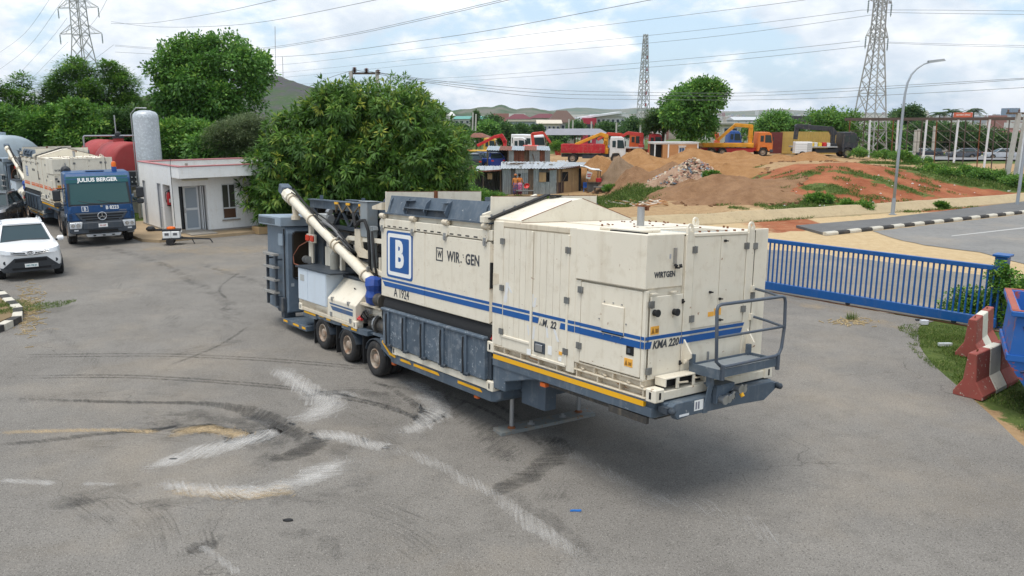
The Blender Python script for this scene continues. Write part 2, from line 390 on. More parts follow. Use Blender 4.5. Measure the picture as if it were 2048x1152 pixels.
# striped kerb: every stone a piece
kerb_w = paint('kerb_white', (.60, .56, .47), .85, damt=.5); kerb_b = paint('kerb_black', (.045, .043, .042), .85, damt=.3, dirt=(.3, .24, .16))
def kerb_run(name, label, pts, seg, w=.22, h=.15, first=0):
    root = tag(thing(name, label, None), kind='structure')
    L = 0; k = first; P = [Vector((p[0], p[1], 0)) for p in pts]
    for a, b in zip(P, P[1:]):
        n = max(1, round((b-a).length/seg)); d = (b-a)/n; ang = math.atan2(d.y, d.x)
        me = {}
        for c in (0, 1):
            e = d.length/2-.006
            bx = MB().prism([(-e, -w/2, 0), (-e, w/2, 0), (-e, w/2, h), (-e, -w/2+.05, h), (-e, -w/2, h-.06)], (2*e, 0, 0)); me[c] = bx.mesh('kerbstone'); me[c].materials.append((kerb_w, kerb_b)[c])
        for i in range(n):
            c = a+d*(i+.5); put('kerbstone', me[k % 2], None, root, (c.x, c.y, 0), (0, 0, ang)); k += 1
    return root
kerb_run('kerb', 'black and white striped kerb along the footpath', [(kA+kn*.02).xy[:], kC.xy[:]], .82)
# sloped concrete drain edge at the foot of the bank
dm = paint('drain_concrete', (.42, .33, .20), .9, damt=.6, dirt=(.25, .17, .09))
b = MB(); dp = catmull(DRAIN[1:], 6)
def drow(p, q):
    d = (q-p).normalized(); return Vector((-d.y, d.x))
rows = []
for i, p in enumerate(dp):
    n = drow(dp[max(i-1, 0)], dp[min(i+1, len(dp)-1)]); wv = .05*fbm(p.x, p.y)
    rows.append([(p.x-n.x*.05, p.y-n.y*.05, -.05), (p.x, p.y, .05+wv*.3), (p.x+n.x*.75, p.y+n.y*.75, .44+wv), (p.x+n.x*1.05, p.y+n.y*1.05, .44+wv), (p.x+n.x*1.1, p.y+n.y*1.1, -.05)])
b.v = [v for r in rows for v in r]
b.f = [(i*5+j, (i+1)*5+j, (i+1)*5+j+1, i*5+j+1) for i in range(len(rows)-1) for j in range(4)]
tag(b.build('drain_edge', dm, fix=True), 'tan concrete drain edge at the foot of the bank', kind='structure')
# traffic island at the left edge of the frame
isl = [W(-160, 560), W(0, 594), W(36, 627), W(34, 645), W(0, 662), W(-160, 720)]
kerb_run('island_kerb', 'black and white kerb of the grass island at the left edge', [p.xy[:] for p in isl], .55, .26, .17, 1)
sheet('island_soil', [p.xy[:] for p in [W(-160, 563), W(-4, 597), W(30, 628), W(28, 641), W(-4, 656), W(-160, 712)]], .14, paint('island_earth', (.20, .14, .07), .95), 'earth bed of the grass island', 0, .13)
# ------------------------------------------------------------------ tyre marks, scrapes and dust lying on the asphalt
def mark_mat(name, c, c2, dens, along=9.0, across=1.3, rough=.85, grain=.5, cap=.6):
    """dust or rubber rubbed into the asphalt: streaks run across the band, broken up by the stone grain"""
    m, nt, b = new_mat(name)
    pa = nt.nodes.new('ShaderNodeAttribute'); pa.attribute_name = 'band'
    mp = nt.nodes.new('ShaderNodeMapping'); mp.inputs['Scale'].default_value = (along, across, 1); nt.links.new(pa.outputs['Vector'], mp.inputs[0])
    n = nt.nodes.new('ShaderNodeTexNoise'); n.inputs['Scale'].default_value = 1.0; n.inputs['Detail'].default_value = 5; n.inputs['Roughness'].default_value = .68; nt.links.new(mp.outputs[0], n.inputs['Vector'])
    blot = _noise(nt, 2.3, 5, .65); n2 = _noise(nt, 38, 3, .8)
    nt.links.new(_mix(nt, n2, c, c2), b.inputs['Base Color']); b.inputs['Roughness'].default_value = rough; b.inputs['Specular IOR Level'].default_value = .15
    at = nt.nodes.new('ShaderNodeAttribute'); at.attribute_name = 'edge'
    s = nt.nodes.new('ShaderNodeMath'); s.operation = 'MULTIPLY_ADD'; nt.links.new(blot, s.inputs[0]); s.inputs[1].default_value = .45; s.inputs[2].default_value = -.225+dens*.30
    t = nt.nodes.new('ShaderNodeMath'); t.operation = 'ADD'; nt.links.new(n.outputs['Fac'], t.inputs[0]); nt.links.new(s.outputs[0], t.inputs[1])
    e = nt.nodes.new('ShaderNodeMath'); e.operation = 'MULTIPLY_ADD'; nt.links.new(at.outputs['Fac'], e.inputs[0]); e.inputs[1].default_value = .42; e.inputs[2].default_value = -.42
    u = nt.nodes.new('ShaderNodeMath'); u.operation = 'ADD'; nt.links.new(t.outputs[0], u.inputs[0]); nt.links.new(e.outputs[0], u.inputs[1])
    a = _step(nt, u.outputs[0], .38, .80); g = _step(nt, n2, .30, .62); a = _mul(nt, a, _mul(nt, _mul(nt, g, grain), 1-grain, 'ADD')); a = _mul(nt, _mul(nt, a, _step(nt, at.outputs['Fac'], 0, .25)), cap)
    nt.links.new(a, b.inputs['Alpha']); return m
class Marks:
    def __init__(s): s.v = []; s.f = []; s.e = []; s.p = []
    def ribbon(s, pts, w, z, taper=True, amt=1.0, jag=.25, nsub=10, slant=.7):
        P = [W(*p) for p in pts]; P = catmull([(p.x, p.y) for p in P], nsub); n = len(P); o = len(s.v); L = random.random()*40
        for i, p in enumerate(P):
            d = (P[min(i+1, n-1)]-P[max(i-1, 0)]).normalized(); q = Vector((-d.y, d.x)); t = i/(n-1); L += (P[i]-P[i-1]).length if i else 0
            ww = (w if isinstance(w, (int, float)) else np.interp(t, np.linspace(0, 1, len(w)), w))*(1+jag*fbm(p.x*3, p.y*3, 5))
            e = amt*(min(1, t*8, (1-t)*8) if taper else 1)
            for k, u in enumerate((-1, -.6, 0, .6, 1)):
                s.v.append((p.x+q.x*u*ww/2, p.y+q.y*u*ww/2, z)); s.e.append(e*(0, .75, 1, .75, 0)[k]); s.p.append((L+slant*u*ww/2, u*ww/2, 0))
        s.f += [(o+i*5+j, o+i*5+j+1, o+i*5+j+6, o+i*5+j+5) for i in range(n-1) for j in range(4)]
    def strokes(s, pts, w, z, n, L, ang, thick=.02, amt=1.0):
        """a comb of scuffs: one soft band whose streaks lean by the angle, plus a few loose scratches beside it"""
        ww = [x*1.25 for x in w] if not isinstance(w, (int, float)) else w*1.25
        s.ribbon(pts, ww, z, True, min(1, amt*1.05), .35, 12, 1/math.tan(ang) if abs(ang) > .35 else 2.5*(1 if ang >= 0 else -1))
        P = [W(*p) for p in pts]; P = catmull([(p.x, p.y) for p in P], 16); m = len(P)
        for _ in range(int(n*.22)):
            t = random.random(); i = min(int(t*(m-1)), m-2); p = P[i].lerp(P[i+1], random.random())
            d = (P[i+1]-P[i]).normalized(); q = Vector((-d.y, d.x)); wid = w if isinstance(w, (int, float)) else np.interp(t, np.linspace(0, 1, len(w)), w)
            c = p+q*random.gauss(0, .36)*wid; a = math.atan2(d.y, d.x)+ang+random.gauss(0, .05); h = L*random.uniform(.2, .6)/2; e = Vector((math.cos(a), math.sin(a))); k = Vector((-e.y, e.x))*thick*random.uniform(.3, .8)/2
            o = len(s.v)
            for u, sd in ((-1, 0), (0, -1), (1, 0), (0, 1)):
                pt = c+e*h*u+k*sd; s.v.append((pt.x, pt.y, z+.0004)); s.p.append((pt.x*3, pt.y*3, 0))
            s.e += [amt*random.uniform(.5, .9)]*4; s.f.append((o, o+1, o+2, o+3))
    def build(s, name, m, label):
        me = bpy.data.meshes.new(name); me.from_pydata(s.v, [], s.f); at = me.attributes.new('edge', 'FLOAT', 'POINT'); at.data.foreach_set('value', s.e)
        av = me.attributes.new('band', 'FLOAT_VECTOR', 'POINT'); av.data.foreach_set('vector', [c for p in s.p for c in p]); me.update()
        return tag(put(name, me, m), label, kind='stuff')
def cr(L): return [(x*.4883, 680+y*.4883) for x, y in L]
m_rub = mark_mat('tyre_rubber_film', (.035, .033, .032), (.075, .072, .068), .66, 9.0, 1.5, cap=.62)
m_soft = mark_mat('tyre_dust_film', (.055, .052, .05), (.10, .095, .09), .75, 1.6, 1.6, cap=.6)
m_white = mark_mat('scraped_stone_dust', (.58, .56, .53), (.66, .64, .61), .60, 15.0, 1.1, cap=.70)
m_tan = mark_mat('tan_clay_dust', (.50, .36, .20), (.58, .46, .30), .70, 13.0, 1.1, cap=.75)
k = Marks()
for dy in (-5, 5):
    k.ribbon(cr([(-20, 68+dy), (600, 62+dy), (1000, 76+dy), (1300, 98+dy), (1500, 118+dy)]), .11, .0062, True, .75)
    k.ribbon(cr([(-20, 156+dy), (500, 150+dy), (1000, 180+dy), (1300, 215+dy), (1600, 280+dy), (1750, 345+dy)]), .12, .0062, True, .8)
k.ribbon(cr([(-20, 240), (500, 255), (800, 260), (950, 275), (1060, 305), (1180, 360), (1290, 430)]), [.2, .2, .3, .55, .5, .35], .0064, True, 1.0)
k.ribbon(cr([(-20, 432), (200, 412), (420, 385), (650, 368), (740, 345)]), [.25, .25, .18, .12], .0064, True, .9)
k.ribbon(cr([(1500, 160), (1620, 210), (1720, 285), (1800, 340)]), [.15, .22, .12], .0066, True, .7)
k.ribbon(cr([(1090, 490), (1180, 478), (1270, 440), (1320, 400)]), [.25, .5, .6, .3], .0066, True, 1.0)
k.ribbon([(975, 1000), (1010, 975), (1060, 950), (1100, 920), (1120, 890), (1075, 868)], [.15, .5, .55, .55, .25], .0062, True, .95)
k.ribbon(cr([(760, 870), (800, 855), (850, 845), (900, 838)]), [.28, .36, .36, .25], .0066, True, .8, .5)
for pts in ([(700, 760), (880, 790), (960, 815), (1040, 860), (1100, 905)], [(860, 740), (960, 790), (1060, 850)], [(480, 545), (440, 575), (455, 600)], [(500, 650), (440, 690), (330, 735)]):
    k.ribbon(pts, .14, .0062, True, .7)
k.strokes(cr([(1650, 170), (1800, 230), (1900, 300), (2030, 420), (2100, 520)]), .55, .0062, 300, .5, .9, .035, .55)
k.strokes(cr([(600, 90), (900, 20), (1000, 0)]), .5, .0062, 120, .6, .2, .05, .4)
for (a, b_, c_, w_, n_) in (((20, 800), (200, 790), (420, 800), .5, 240), ((100, 900), (260, 880), (420, 870), .7, 260), ((300, 830), (420, 850), (560, 870), .8, 260), ((700, 800), (760, 860), (800, 930), .6, 200), ((120, 1000), (300, 1040), (420, 1110), .8, 200), ((760, 1000), (820, 1060), (850, 1130), .6, 140), ((430, 610), (455, 640), (440, 680), .5, 150), ((200, 560), (300, 600), (360, 660), .6, 150), ((650, 770), (780, 800), (880, 850), .5, 220), ((60, 640), (160, 700), (240, 780), .3, 90), ((1000, 900), (1090, 950), (1110, 1010), .5, 200)):
    k.strokes([a, b_, c_], w_, .0060, n_, .5, random.uniform(-.5, .5), .03, .30)
for dx in (0, 26, 55): k.ribbon([(860+dx, 770), (800+dx, 745+dx*.2), (700+dx, 738+dx*.3), (610+dx, 752+dx*.4)], .05, .0061, True, .45)
k.ribbon([(80, 680), (150, 790), (215, 905), (255, 955), (330, 1040), (420, 1150)], .05, .0061, True, .2)
k.build('tyre_marks', m_rub, 'black tyre marks curving across the asphalt')
k = Marks()
for pts, w in ((cr([(500, 330), (900, 330), (1200, 420), (1500, 430)]), 1.3), (cr([(500, 700), (900, 650), (1300, 640), (1560, 560)]), .55), (cr([(100, 690), (400, 640), (600, 600)]), .6), (cr([(1150, 250), (1500, 230), (1800, 330)]), 1.0),
               ([(1000, 980), (1100, 1040), (1200, 1130)], .35), ([(150, 480), (300, 520), (430, 590), (480, 640)], .6), ([(700, 700), (620, 610), (500, 560), (380, 520)], .5), ([(560, 1060), (640, 1080), (700, 1120)], .4), ([(250, 840), (520, 850), (560, 900), (500, 950)], .7)):
    k.ribbon(pts, w, .0056, True, .42, .4)
k.build('dark_stains', m_soft, 'soft dark stains and smears on the asphalt')
k = Marks()
A = cr([(1130, 105), (1210, 170), (1300, 230), (1350, 268), (1290, 305), (1180, 345)])
k.strokes(A, [.5, .55, .75, .6, .5], .0072, 420, .55, .5, .026, .9)
k.ribbon(cr([(1140, 115), (1220, 175), (1310, 235), (1345, 265), (1290, 300), (1200, 335)]), [.2, .3, .45, .4, .25], .0068, True, .85, .5)
A = cr([(1150, 370), (1060, 398), (880, 445), (740, 485), (600, 528)])
k.strokes(A, [.35, .5, .6, .45, .3], .0072, 460, .6, -.55, .026, .9); k.ribbon(A, [.15, .32, .4, .25, .1], .0068, True, .85, .5)
A = cr([(1640, 150), (1740, 215), (1795, 285), (1740, 340), (1650, 392)])
k.strokes(A, [.4, .5, .55, .5, .4], .0072, 380, .6, -.9, .022, .85); k.ribbon(A, [.1, .22, .3, .3, .2], .0068, True, .7, .5)
A = cr([(640, 585), (760, 605), (900, 622), (1060, 620), (1200, 588), (1320, 540), (1450, 480)])
k.strokes(A, [.25, .35, .4, .42, .5, .55, .5], .0072, 620, .5, .75, .024, .9); k.ribbon(A, [.1, .2, .25, .28, .28, .2, .1], .0068, True, .8, .5)
A = cr([(1275, 378), (1400, 398), (1500, 425), (1595, 445)])
k.strokes(A, .38, .0072, 240, .42, .7, .024, .9); k.ribbon(A, [.2, .32, .3, .1], .0068, True, .55, .5)
k.strokes(cr([(0, 575), (230, 590)]), .16, .0072, 110, .35, .2, .02, .8); k.strokes(cr([(330, 590), (480, 592)]), .12, .0072, 30, .2, .5, .02, .6)
k.strokes(cr([(1590, 430), (1740, 490), (1900, 570), (2048, 650)])+[(1045, 1035), (1110, 1080), (1190, 1140)], .28, .0072, 330, .26, .55, .016, .62)
k.strokes([(1100, 880), (1180, 930), (1300, 985), (1450, 1035)], .30, .0072, 70, .22, .5, .012, .42); k.strokes([(1250, 1000), (1400, 1010), (1600, 1100)], .5, .0072, 40, .22, .6, .010, .3)
k.strokes([(400, 1090), (440, 1120), (480, 1150)], .12, .0072, 40, .2, .3, .02, .6)
k.strokes(cr([(1250, 230), (1400, 215), (1470, 235)]), .2, .0072, 60, .5, .1, .014, .6)
k.build('scrape_marks', m_white, 'white scrape marks of fine strokes in sweeping arcs on the asphalt')
k = Marks()
k.strokes(cr([(-20, 380), (430, 370), (650, 380)]), .17, .0070, 330, .34, .8, .03, .85)
A = cr([(690, 388), (830, 365), (950, 382), (985, 400)]); k.strokes(A, .35, .0070, 320, .5, -.6, .03, .9); k.ribbon(A, [.1, .3, .3, .1], .0066, True, .7, .5)
k.ribbon(cr([(760, 618), (900, 632), (1050, 634), (1150, 618)]), [.1, .22, .24, .1], .0070, True, .8, .5); k.strokes(cr([(700, 610), (900, 630), (1060, 632), (1220, 600)]), .35, .0071, 260, .4, .8, .03, .8)
k.build('clay_dust_marks', m_tan, 'tan clay dust rubbed into the asphalt among the white scrapes')
m_drift = mark_mat('drifted_sand', (.46, .35, .22), (.55, .43, .28), .35, 1.0, 1.2)
k = Marks()
k.ribbon([(270, 500), (330, 500), (440, 500), (560, 500)], [1.2, 2.6, 3.2, 3.0], .0052, True, .85); k.ribbon([(300, 520), (420, 540), (540, 545)], [1, 2.5, 2], .0053, True, .4)
k.ribbon([(1770, 780), (1830, 796), (1890, 802), (1930, 802)], [.1, .3, .25, .1], .0052, True, .55); k.ribbon([(1530, 590), (1620, 610), (1740, 640), (1850, 668)], [.9, 1.0, 1.0, .8], .0053, True, .75)
k.ribbon([(40, 590), (62, 620), (50, 650), (60, 668)], [.2, .6, .5, .2], .0052, True, .9); k.ribbon([(60, 670), (95, 658), (120, 660)], [.1, .25, .1], .0053, True, .6)
k.ribbon([(1120, 850), (1160, 875), (1210, 905), (1225, 920)], [.12, .2, .16, .05], .0054, True, .55)
k.build('sand_drifts', m_drift, 'thin drifts of tan sand on the asphalt')
# ================================================================== MOBILE MIXING PLANTS
CREAM = paint('cream_enamel', (.745, .685, .565), .42, var=.05, dirt=(.43, .34, .22), damt=.40, chip=(.30, .15, .07), chipamt=.03, relief=.35)
CREAM2 = paint('cream_enamel_grimy', (.66, .58, .45), .5, var=.10, dirt=(.30, .21, .12), damt=.55, chip=(.26, .12, .05), chipamt=.12)
SLATE = paint('slate_blue_enamel', (.085, .115, .150), .5, var=.2, dirt=(.30, .31, .32), damt=.38, chip=(.33, .34, .35), chipamt=.10)
SLATEW = paint('slate_scuffed', (.085, .115, .150), .55, var=.25, dirt=(.33, .35, .37), damt=.62, chip=(.28, .31, .34), chipamt=.30, scale=1.3)
SLATED = paint('slate_dark', (.045, .058, .075), .55, var=.2, dirt=(.20, .18, .15), damt=.45)
PALE = paint('pale_blue_white', (.60, .67, .74), .4, var=.05, damt=.22, dirt=(.45, .44, .42))
CABC = paint('cabin_blue_grey', (.125, .165, .21), .45, var=.12, dirt=(.30, .31, .32), damt=.3)
YEL = paint('yellow_reflector', (.82, .42, .012), .45, var=.06, damt=.12)
BLUE = paint('logo_blue', (.008, .090, .31), .4, var=.08, damt=.08)
ORNG = paint('stripe_orange', (.80, .16, .03), .4, damt=.1)
BLACK = flat('black_rubber', (.018, .018, .019), .75)
TYRE = paint('tyre_rubber', (.025, .024, .024), .85, damt=.5, dirt=(.17, .14, .11), streak=False)
RIM = paint('rim_cream_rust', (.40, .345, .28), .5, var=.3, damt=.9, dirt=(.22, .10, .045), streak=False, scale=1.6, dthr=.40)
STEEL = paint('bare_steel', (.40, .41, .42), .35, .7, damt=.3)
HINGE = paint('hinge_grey', (.20, .205, .20), .5, .3, var=.4, damt=.6, scale=5)
GALV = paint('galvanised_grating', (.50, .53, .54), .5, .35, damt=.2)
GREYT = paint('grey_tube_paint', (.075, .095, .125), .45, damt=.2)
INK = flat('lettering_charcoal', (.05, .055, .065), .5)
WHITE = paint('white_vinyl', (.82, .82, .80), .45, var=.03, damt=.06)
DARK = flat('dark_void', (.012, .012, .013), .9)
GRIME = paint('oily_machinery', (.055, .052, .048), .55, var=.4, damt=.6, dirt=(.24, .19, .13))
RUST = paint('rust', (.19, .07, .03), .9, damt=.4)
STICK = flat('warning_orange', (.85, .42, .06), .5)
REDP = paint('red_enamel', (.50, .025, .03), .4, damt=.15)
TARP = paint('blue_tarp', (.02, .07, .32), .55, damt=.15)
def wheel_meshes(r, w, rr=None, depth=.07, hub=True):
    rr = rr or r*.56; k = r/.38
    t = MB().lathe([(rr, -w/2+.02), (rr+.03*k, -w/2), (r-.05*k, -w/2-.004), (r-.012, -w/2+.025), (r, -w/2+.06), (r, -w/6-.01), (r-.012, -w/6), (r, -w/6+.01), (r, w/6-.01), (r-.012, w/6), (r, w/6+.01), (r, w/2-.06), (r-.012, w/2-.025), (r-.05*k, w/2+.004), (rr+.03*k, w/2), (rr, w/2-.02)], axis='Y', n=32, cap=False).mesh('tyre')
    t.materials.append(TYRE); t.shade_smooth()
    rim = MB().lathe([(rr+.002, w/2-.02), (rr-.005, -w/2+.012), (rr-.02, -w/2+.006), (rr-.03, -w/2+.03), (rr*.86, -w/2+depth), (rr*.5, -w/2+depth+.02), (rr*.45, -w/2+.03), (rr*.25, -w/2+.02), (.001, -w/2+.02)], axis='Y', n=28, cap=False)
    for i in range(8):
        a = 2*PI*i/8; c = (math.cos(a)*rr*.63, 0, math.sin(a)*rr*.63); rim.cyl((c[0], -w/2+depth+.03, c[2]), (c[0], -w/2+depth-.015, c[2]), .018*k, n=6)
    rm = rim.mesh('rim'); rm.materials.append(RIM); rm.shade_smooth()
    return t, rm
def add_wheel(root, ms, loc, rz=0, name='wheel'):
    w = bpy.data.objects.new(name, None); col.objects.link(w); w.parent = root; w.location = loc; w.rotation_euler = (0, random.uniform(0, 6), rz); w.empty_display_size = .1
    put('tyre', ms[0], None, w); put('rim', ms[1], None, w); return w
M_TW = wheel_meshes(.378, .235, None, .12)
SIDE = (PI/2, 0, 0); FRONT = (PI/2, 0, PI/2)
def hinge(root, x, z, face='L', y=0):
    b = MB()
    for s in (-1, 1):
        if face == 'L': b.box(x+s*.028-.022, x+s*.028+.022, -.032, -.012, z-.045, z+.045)
        else: b.box(.012, .032, y+s*.028-.022, y+s*.028+.022, z-.045, z+.045)
    if face == 'L': b.cyl((x, -.03, z-.05), (x, -.03, z+.05), .009, n=6)
    else: b.cyl((.03, y, z-.05), (.03, y, z+.05), .009, n=6)
    return b.build('hinge', HINGE, root)
def make_plant(label, stripe, second=False):
    root = thing('mobile_mixing_plant', label, 'mixing plant', group=None)
    def P(name, mb, m, par=root, **kw): return mb.build(name, m, par, **kw)
    # ---- chassis -------------------------------------------------------------------------------
    c = MB().box(-3.3, .16, .05, 2.45, 1.02, 1.235)
    c.box(-6.75, -3.36, .03, 2.47, .40, .585)                                   # low bed
    c.prism([(-3.36, .03, .40), (-3.36, .03, .60), (-3.22, .12, .60), (-3.22, .12, .47), (-3.30, .09, .40)], (0, 2.3, 0))
    c.prism([(-7.15, .03, .60), (-6.6, .03, .40), (-6.6, .03, .585), (-6.95, .03, .80), (-7.2, .03, .82)], (0, 2.44, 0))
    c.box(-11.0, -7.1, .6, 1.9, .50, .78)
    ch = P('chassis', c, SLATE, bevel=.012)
    n = MB().prism([(-3.31, .02, .66), (-3.31, .02, 1.06), (-2.05, .02, 1.06), (-2.35, .02, 1.0), (-2.98, .02, .83), (-2.98, .02, .66)], (0, .35, 0))
    n.prism([(-3.31, 2.13, .66), (-3.31, 2.13, 1.06), (-2.05, 2.13, 1.06), (-2.98, 2.13, .83), (-2.98, 2.13, .66)], (0, .35, 0))
    n.box(-3.0, -2.4, .38, .62, .42, 1.02).box(-3.0, -2.4, 1.9, 2.12, .42, 1.02).box(-3.2, -2.7, .5, 2.0, .55, .9)
    P('gooseneck', n, SLATE, ch, fix=True, bevel=.01)
    u = MB().box(-2.3, -.2, .5, 2.0, .84, 1.02).box(-1.6, -.9, .9, 1.6, .74, .84).bar((-2.0, .12, 1.0), (-.3, .12, .985), .06, .06).bar((-.6, .02, .99), (.1, .02, .985), .05, .09)
    P('underframe', u, GRIME, ch)
    P('reflector_strip', MB().box(-3.28, .03, -.004, .05, 1.165, 1.235), YEL, ch)
    P('side_rail', MB().box(-3.3, .17, .001, .05, 1.05, 1.163).box(-3.3, .17, .001, .05, 1.238, 1.255), SLATE, ch)
    for a, e in ((-6.35, -5.95), (-5.85, -4.95), (-4.35, -3.62)):
        P('reflector_strip', MB().prism([(a, .022, .505), (a, .022, .555), (e-.06, .022, .555), (e, .022, .515), (e, .022, .505)], (0, .008, 0)), YEL, ch, fix=True)
    P('reflector_strip', MB().bar((-7.08, .022, .77), (-6.78, .022, .58), .012, .05).bar((-6.8, .022, .575), (-6.55, .022, .55), .012, .05), YEL, ch)
    for x in (-6.72, -3.85): P('marker_lamp', MB().box(x-.06, x+.06, .06, .12, .34, .40), flat('lamp_amber', (.6, .12, .02), .3), ch, bevel=.01)
    P('marker_lamp', MB().box(-2.1, -1.98, .02, .1, .96, 1.02), flat('lamp_amber', (.6, .12, .02), .3), ch)
    # over-wheel frame and tail deck
    w = MB()
    for y0, y1 in ((.02, .16), (2.34, 2.48)):
        for a, e, z in ((-11.0, -10.25, .70), (-10.2, -8.98, .76), (-8.93, -7.72, .74)):
            w.prism([(a, y0, z), (a, y0, z+.12), (e, y0, z+.12), (e, y0, z+.02), (e-.3, y0, z)], (0, y1-y0, 0))
    w.box(-11.0, -7.1, .1, 2.4, .80, .835)
    P('wheel_frame', w, SLATE, ch, fix=True)
    y_ = MB()
    for a, e, z in ((-10.95, -10.3, .79), (-10.1, -9.85, .82), (-9.7, -9.5, .80), (-8.9, -8.6, .81), (-8.45, -8.2, .78)):
        y_.box(a, e, .012, .02, z, z+.045)
    P('reflector_strip', y_, YEL, ch)
    t = MB().box(-12.25, -10.8, .0, 2.5, .34, .46).box(-12.1, -11.0, .1, 2.4, .46, .475)
    tl = P('tail_deck', t, SLATE, ch, bevel=.012)
    P('reflector_strip', MB().box(-12.2, -11.95, -.005, .01, .38, .43).box(-11.6, -11.25, -.005, .01, .38, .43).box(-11.05, -10.85, -.005, .01, .38, .43), YEL, ch)
    P('hitch_bracket', MB().box(-12.42, -12.12, -.05, .05, .62, .98).box(-12.35, -12.15, .0, .3, .46, .66).cyl((-12.38, -.07, .68), (-12.38, .0, .68), .03).cyl((-12.38, -.07, .92), (-12.38, .0, .92), .03), SLATED, ch, bevel=.01)
    for x in (-10.45, -9.25, -7.98): P('mud_flap', MB().box(x-.012, x+.012, .05, .60, .12, .72), BLACK, ch)
    for x in (-9.95, -8.68, -7.42):
        for y0, y1 in ((.03, .6), (1.9, 2.47)):
            f = MB()
            for k in range(7):
                a0, a1 = PI*(.08+.12*k), PI*(.08+.12*(k+1)); p0 = (x+math.cos(a0)*.43, y0, .38+math.sin(a0)*.36); p1 = (x+math.cos(a1)*.43, y0, .38+math.sin(a1)*.36)
                f.prism([p0, p1, (p1[0], y0, p1[2]+.02), (p0[0], y0, p0[2]+.02)], (0, y1-y0, 0))
            P('fender', f, SLATED, ch, fix=True)
        P('axle', MB().cyl((x, .2, .36), (x, 2.3, .30), .06), GRIME, ch)
        for yy, flip in ((.14, 0), (.42, PI), (2.08, 0), (2.36, PI)):
            z = (.378-.36338-.04366*x+.05788*yy)/.99737-.006 if not second else .374
            add_wheel(root, M_TW, (x, yy, z), flip if yy > 2.2 else 0)
    # ---- low bed module rail and skip hopper -----------------------------------------------------
    r = MB().box(-6.5, -3.45, .0, .14, .60, .735)
    lr = P('bed_rail', r, CREAM, bevel=.012)
    for x in (-6.62, -3.44): P('corner_casting', MB().box(x, x+.16, -.012, .16, .592, .762), CREAM, lr, bevel=.012); P('casting_slot', MB().box(x+.055, x+.085, -.016, 0, .635, .72), DARK, lr)
    P('casting_slot', MB().box(-3.283, -3.277, .05, .085, .635, .72), DARK, lr)
    P('bed_floor', MB().box(-6.9, -3.3, .16, 2.44, .585, .70), GRIME)
    sk = MB().box(-6.93, -3.46, -.05, .35, .76, 1.44).box(-6.96, -3.44, -.085, .36, 1.44, 1.49)
    hop = P('skip_hopper', sk, SLATEW, bevel=.012)
    for x in (-6.66, -6.02, -5.36, -4.69, -3.98):
        P('rib', MB().box(x-.035, x+.035, -.085, -.05, .78, 1.44), SLATE, hop)
        P('rubber_strip', MB().tube([(x-.05, -.095, 1.40), (x-.055, -.10, 1.15), (x-.045, -.10, .98), (x-.03, -.105, .78)], .016, 5), BLACK, hop)
        P('hinge_foot', MB().cyl((x-.11, -.07, .775), (x+.11, -.07, .775), .03, n=8).box(x-.05, x+.05, -.09, -.03, .735, .78), SLATED, hop)
    P('side_edge', MB().box(-3.455, -3.36, .02, .35, .78, 1.42), SLATED, hop)
    def rub(u, v):
        return (-7.0+u*3.64, .075-.07*math.sin(v*2.6)*(1 if v < .7 else 1), 1.72-v*.34)
    P('rubber_skirt', MB().grid(rub, 8, 6), BLACK, smooth='all')
    # ---- aggregate hopper module (the panel with the big sign) -----------------------------------
    core = P('hopper_body', MB().box(-6.98, -3.40, .06, 2.44, 1.45, 3.36), CREAM)
    b1 = P('side_panel', MB().box(-7.05, -5.415, -.012, .05, 1.71, 3.055).box(-5.405, -3.40, -.012, .05, 1.71, 3.055), CREAM, bevel=.012)
    P('panel_edge', MB().prism([(-3.40, -.01, 1.72), (-3.40, -.01, 3.05), (-3.345, .05, 2.98), (-3.345, .05, 1.78)], (0, .02, 0)), CREAM2, b1, fix=True)
    P('rubber_seal', MB().box(-3.385, -3.355, -.02, .04, 2.30, 2.72), BLACK, b1)
    ub = P('latch_beam', MB().box(-7.06, -3.35, -.018, .05, 3.07, 3.245).box(-7.0, -3.42, .05, .2, 3.2, 3.34), CREAM, bevel=.012)
    xs = [-6.72, -6.5, -6.28, -6.06, -5.62, -5.38, -5.15, -4.92, -4.52, -4.28, -4.04, -3.8] if not second else [-6.6, -6.1, -5.6, -5.1, -4.6, -4.1]
    for x in xs: P('slot', MB().box(x-.055, x+.055, -.022, -.015, 3.095, 3.115), DARK, ub)
    for x in (-6.98, -5.83, -4.72, -3.53):
        P('latch_disc', MB().cyl((x, -.03, 3.14), (x, -.017, 3.14), .10, n=12), CREAM, ub)
        P('roller', MB().cyl((x-.06, -.02, 3.295), (x+.10, -.02, 3.295), .05, n=12).cyl((x-.08, -.02, 3.295), (x+.12, -.02, 3.295), .018, n=6), CREAM2, ub, smooth=True)
        P('latch', MB().box(x-.035, x+.035, -.04, -.012, 2.98, 3.11).box(x-.022, x+.022, -.055, -.04, 3.0, 3.06), STEEL, ub)
    # hopper walls above the roof line
    fl = P('hopper_flap', MB().hexa([(-6.87, .02, 3.36), (-3.42, .02, 3.36), (-3.42, .05, 3.36), (-6.87, .05, 3.36)], [(-6.87, .12, 3.69), (-3.42, .12, 3.69), (-3.42, .15, 3.69), (-6.87, .15, 3.69)]).box(-6.95, -3.40, -.03, .1, 3.335, 3.365), SLATE)
    for x in (-6.15, -5.42, -4.72): P('flap_fin', MB().prism([(x, -.0, 3.365), (x, .115, 3.67), (x, .02, 3.60), (x, -.05, 3.45)], (.025, 0, 0)), SLATE, fl, fix=True)
    fr = MB().box(-6.15, -4.70, -.04, .07, 3.48, 3.495)
    for x in (-6.15, -4.95): P('flap_tab', MB().box(x, x+.25, -.0, .1, 3.615, 3.625), SLATE, fl)
